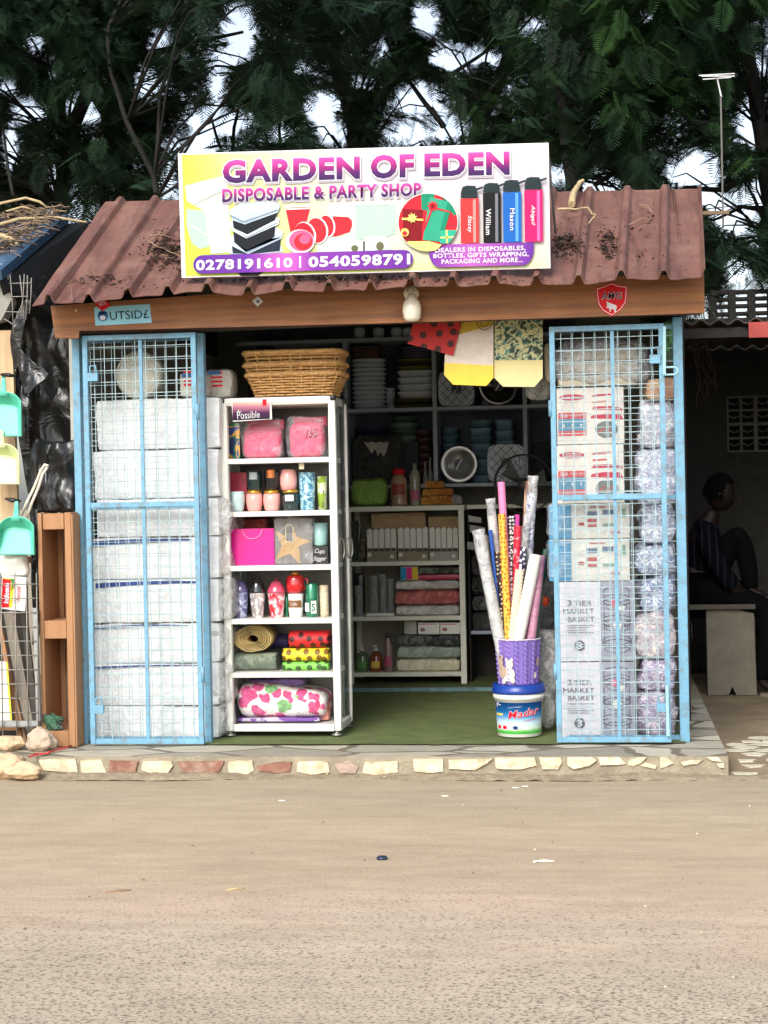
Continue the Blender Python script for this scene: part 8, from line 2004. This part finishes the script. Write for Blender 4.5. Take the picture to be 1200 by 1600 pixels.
# corrugated lean-to roof
ly = thing('lean_to_roof', 'rusty corrugated lean-to roof shading the yard at the right', 'roof', (1.8, 11, 2.3))
rz0 = at(1150, 500, 10.7).z; g = MB()
def lt(u, v): x = .46 + 3.6 * u; return (x, 10.7 + 1.58 * v, rz0 - .03 * v + .014 * math.sin(x * 2 * math.pi / .11) + .01 * noise.noise(Vector((x * 2, v * 2, 0))))
g.grid(lt, 400, 8); o = g.build('corrugated_sheet', mat('rusty_sheet', (84, 74, 66), .8, .3, 8), ly); s_ = o.modifiers.new('thick', 'SOLIDIFY'); s_.thickness = .006
g = MB(); g.box(.46, 4, 10.74, 10.8, rz0 - .10, rz0 - .04); g.build('purlin', M_dark, ly)
g = MB(); g.box(3.9, 4.0, 10.7, 12.3, 0, rz0 - .04); g.build('post', M_dark, ly)
for x, nm in ((1.05, 'first'),):
    pass
g = MB(); rectface(g, at(1170, 520, 10.68).x, at(1230, 520, 10.68).x, at(1190, 527, 10.68).z, at(1190, 503, 10.68).z, 10.68); o = MB(); o.box(at(1170, 520, 10.68).x, at(1235, 520, 10.68).x, 10.68, 10.70, at(1190, 527, 10.68).z, at(1190, 503, 10.68).z)
tag(o.build('red_plate', mat('weathered_red_plate', (176, 70, 62), .7, .3, 10, dirt=(110, 90, 80), ds=10)), 'weathered red plate hung under the lean-to roof at the right edge', 'plate')
g = MB(); random.seed(9)
for k in range(9):
    x, y = 1094 + random.uniform(-8, 12), 470 + random.uniform(-10, 10); P = [at(x, y, 11.6)]
    for j in range(7): x += random.uniform(-12, 16); y += random.uniform(12, 32); P.append(at(x, y, 11.6 + .03 * j)) if x > 1084 else None
    if len(P) > 2: g.tube(P, .0035, 5)
tag(g.build('dry_vine', mat('dry_vine', (80, 74, 64), .9)), 'tangled dry vine hanging on the dark wall', 'vine')
# side wall seen as dark strip beside the kiosk
tag(MB().box(.395, .42, 9.4, 12.25, FLOOR, 2.35).build('kiosk_side_screen', M_dark), 'dark board screen along the right flank of the shop', 'screen')
tag(MB().box(1.40, 1.52, 9.9, 12.28, 0, 2.2).build('added_shade_wall', M_blkw), 'unseen dark block wall added at the right to shade the yard', 'wall')  # unseen wall, added to keep light from the right off the yard
# bench
BNY = 10.95; bn = thing('concrete_bench', 'grey concrete slab bench with a small notch at its foot', 'bench', at(1143, 1088, BNY))
zgr = .040; fx = lambda px, py=1000: at(px, py, BNY).x
bt_ = at(1140, 944, BNY).z
g = MB(); pts = [(fx(1106, 1088), zgr), (fx(1137), zgr), (fx(1143), zgr + .055), (fx(1149), zgr), (fx(1183, 1088), zgr), (fx(1178, 955), bt_ - .035), (fx(1103, 955), bt_ - .035)]
g.prism(pts, lambda p, d: (p[0], BNY + d, p[1]), .09); g.build('leg_slab', mat('worn_concrete', (118, 113, 100), .9, .2, 7, .6, 40, dirt=(96, 90, 78), ds=4, da=.6), bn, bevel=.004)
g = MB(); g.box(fx(1052), fx(1181), BNY - .03, BNY + .42, bt_ - .032, bt_); g.build('seat_slab', mat('dark_concrete', (84, 80, 72), .9, .2, 8, .5, 40), bn, bevel=.006)
g = MB(); g.box(fx(1056), fx(1064), BNY, BNY + .3, zgr, bt_ - .035); g.build('leg_slab', mat('dark_concrete', 0), bn)
cup('drink_bottle', 'small dark bottle with pale label standing left of the bench slab', 'bottle', R(1076, 1085, 955, 11.2, None, 1000), 11.2, M_blk, [(.9, 0), (1, .05), (1, .5), (.4, .7), (.4, 1)])

# ------------------------------------------------------------------ seated person
HYp = BNY + .16
def J(px, py, dy=0): return at(px, py, HYp + dy)
def skinned(name, joints, edges, m, parent, sub=2, root=0):
    me = bpy.data.meshes.new(name); o_ = ORG[parent]
    me.from_pydata([tuple(Vector(j[0]) - o_) for j in joints], edges, []); me.materials.append(m)
    o = bpy.data.objects.new(name, me); COL.objects.link(o); o.parent = parent; ORG[o] = o_
    sk = o.modifiers.new('skin', 'SKIN'); sk.use_smooth_shade = True
    for i, j in enumerate(joints):
        r = j[1]; me.skin_vertices[0].data[i].radius = r if isinstance(r, tuple) else (r, r)
    me.skin_vertices[0].data[root].use_root = True
    sb_ = o.modifiers.new('sub', 'SUBSURF'); sb_.levels = sub; sb_.render_levels = sub
    return o
pr = thing('person', 'person in dark striped shirt seated sideways on the bench with one foot up', 'person', (J(1090, 940).x, HYp, bt_))
M_skin = mat('dark_brown_skin', (28, 18, 15), .55, .12, 12, spec=.25); M_hair = mat('short_black_hair', (10, 9, 9), 1, .3, 60, 1, 150, spec=.05)
M_trs = mat('charcoal_trousers', (11, 12, 14), .9, .2, 12, .3, 60, spec=.05)
pel = J(1090, 922); pel.z = bt_ + .12
jn = [(pel, (.13, .15)), (J(1090, 885), (.12, .15)), (J(1094, 850), (.13, .17)), (J(1102, 825), (.09, .10)), (J(1110, 808), .052), (J(1116, 795), .055),
      (J(1098, 836, -.17), .058), (J(1122, 885, -.21), .046), (J(1146, 922, -.17), .040), (J(1168, 929, -.10), .030), (J(1180, 932, -.06), .026),
      (J(1098, 836, .17), .058), (J(1120, 890, .2), .046), (J(1150, 915, .16), .040), (J(1172, 920, .10), .030),
      (J(1098, 922, .09), .095), (J(1128, 868, .10), .078), (J(1156, 830, .10), .062), (J(1168, 880, .08), .050), (J(1174, 925, .06), .038), (J(1196, 938, .04), .030),
      (J(1100, 926, -.10), .095), (J(1150, 935, -.10), .078), (J(1196, 950, -.12), .060), (J(1196, 1005, -.12), .046), (J(1190, 1052, -.14), .036), (J(1210, 1070, -.15), .028)]
# fix feet
jn[25][0].z = zgr + .075; jn[26][0].z = zgr + .032; jn[20][0].z = bt_ + .03
ed = [(0, 1), (1, 2), (2, 3), (3, 4), (4, 5), (2, 6), (6, 7), (7, 8), (8, 9), (9, 10), (2, 11), (11, 12), (12, 13), (13, 14), (0, 15), (15, 16), (16, 17), (17, 18), (18, 19), (19, 20), (0, 21), (21, 22), (22, 23), (23, 24), (24, 25), (25, 26)]
skinned('body', jn, ed, M_skin, pr)
# head, turned to the right of the picture and bowed a little
hc = J(1124, 769); g = MB()
def headp(u, v):
    th_, ph = 2 * math.pi * u, math.pi * (v - .5); dx, dy, dz = math.cos(th_) * math.cos(ph), math.sin(th_) * math.cos(ph), math.sin(ph)
    x, y, z = dx * .098, dy * .076, dz * .118
    if dx > 0: x *= 1 - .10 * max(0, dz) - .0; 
    if dz < -.2: x = x * (1 + .10 * dz) + .012; y *= 1 + .28 * (dz + .2)
    f = math.exp(-((dy) / .16) ** 2) * max(0, dx)
    x += f * (.026 * math.exp(-((dz + .16) / .10) ** 2) + .012 * math.exp(-((dz + .42) / .07) ** 2) + .010 * math.exp(-((dz + .58) / .06) ** 2) - .010 * math.exp(-((dz + .30) / .05) ** 2) + .014 * math.exp(-((dz + .80) / .12) ** 2))
    e = math.exp(-((abs(dy) - .36) / .14) ** 2) * max(0, dx); x -= e * .012 * math.exp(-((dz - .02) / .12) ** 2); x += .006 * e * math.exp(-((dz - .20) / .08) ** 2)
    c_, s_ = math.cos(-.22), math.sin(-.22); return (hc.x + x * c_ - z * s_ * -1 * -1, HYp + y, hc.z + x * s_ + z * c_)
g.grid(headp, 64, 48); g.build('head', M_skin, pr)
g = MB()
def hair(u, v):
    th_, ph = 2 * math.pi * u, math.pi * (.5 - v * .62); dx, dy, dz = math.cos(th_) * math.cos(ph), math.sin(th_) * math.cos(ph), math.sin(ph)
    lim = 1.0; k = 1.05 + .02 * noise.noise(Vector((dx * 9, dy * 9, dz * 9)))
    if dx > .30 + .25 * noise.noise(Vector((dy * 5, dz * 5, 0))) and dz < .50: k = .88
    x, y, z = dx * .098 * k, dy * .078 * k, dz * .120 * k; c_, s_ = math.cos(-.22), math.sin(-.22); return (hc.x + x * c_ - z * s_, HYp + y, hc.z + x * s_ + z * c_)
g.grid(hair, 48, 24); g.build('hair', M_hair, pr)
g = MB()
for sy in (-1, 1):
    c = Vector((hc.x - .004, HYp + sy * .074, hc.z - .006)); g.grid(lambda u, v: c + Vector((.016 * math.cos(2 * math.pi * u) * math.sin(math.pi * v), sy * .008 * math.cos(math.pi * v), .028 * math.sin(2 * math.pi * u) * math.sin(math.pi * v))), 14, 8)
g.build('ear', M_skin, pr)
# hand on the bench: palm and five fingers
hj = [(J(1178, 931, -.07), .026), (J(1188, 934, -.07), (.030, .016))]
he = [(0, 1)]
for k in range(4):
    b0 = len(hj); dy = -.07 + (k - 1.5) * .02; L = [.9, 1, .95, .75][k]
    hj += [(J(1197, 934, dy), .0095), (J(1197 + 7 * L, 936, dy), .0085), (J(1197 + 12 * L, 940, dy), .0075)]; he += [(1, b0), (b0, b0 + 1), (b0 + 1, b0 + 2)]
b0 = len(hj); hj += [(J(1188, 937, -.115), .011), (J(1196, 940, -.13), .009)]; he += [(0, b0), (b0, b0 + 1)]
skinned('hand', hj, he, M_skin, pr)
def stripm():
    m, t, b = nodes('dark_striped_cloth'); v = coords(t); wv = nd(t, 'ShaderNodeTexWave', Scale=7, Distortion=1.2); wv.inputs['Detail Scale'].default_value = 2
    t.links.new(v, wv.inputs[0]); t.links.new(ramp(t, wv.outputs['Fac'], [(.86, lin(10, 12, 18)), (.93, lin(30, 34, 42))]), b.inputs['Base Color']); b.inputs['Roughness'].default_value = .9; b.inputs['Specular IOR Level'].default_value = .05; return m
jt = [(j[0].copy(), (j[1] if isinstance(j[1], tuple) else (j[1], j[1]))) for j in jn[:4] + jn[6:9] + jn[11:14]]
jt = [(a_, (r[0] + .016, r[1] + .016)) for a_, r in jt]; jt[3] = (J(1107, 815), (.066, .075)); skinned('shirt', jt, [(0, 1), (1, 2), (2, 3), (2, 4), (4, 5), (5, 6), (2, 7), (7, 8), (8, 9)], stripm(), pr)
jt = [(j[0].copy(), (j[1] if isinstance(j[1], tuple) else (j[1], j[1]))) for j in [jn[0]] + jn[15:20] + jn[21:26]]; jt = [(a_, (r[0] + .014, r[1] + .014)) for a_, r in jt]
skinned('trousers', jt, [(0, 1), (1, 2), (2, 3), (3, 4), (4, 5), (0, 6), (6, 7), (7, 8), (8, 9), (9, 10)], M_trs, pr)
g = MB(); g.box(J(1184, 1075).x, J(1222, 1075).x, HYp - .20, HYp - .10, zgr - .002, zgr + .014); g.build('sandal', mat('worn_sandal', (120, 110, 96), .8), pr)
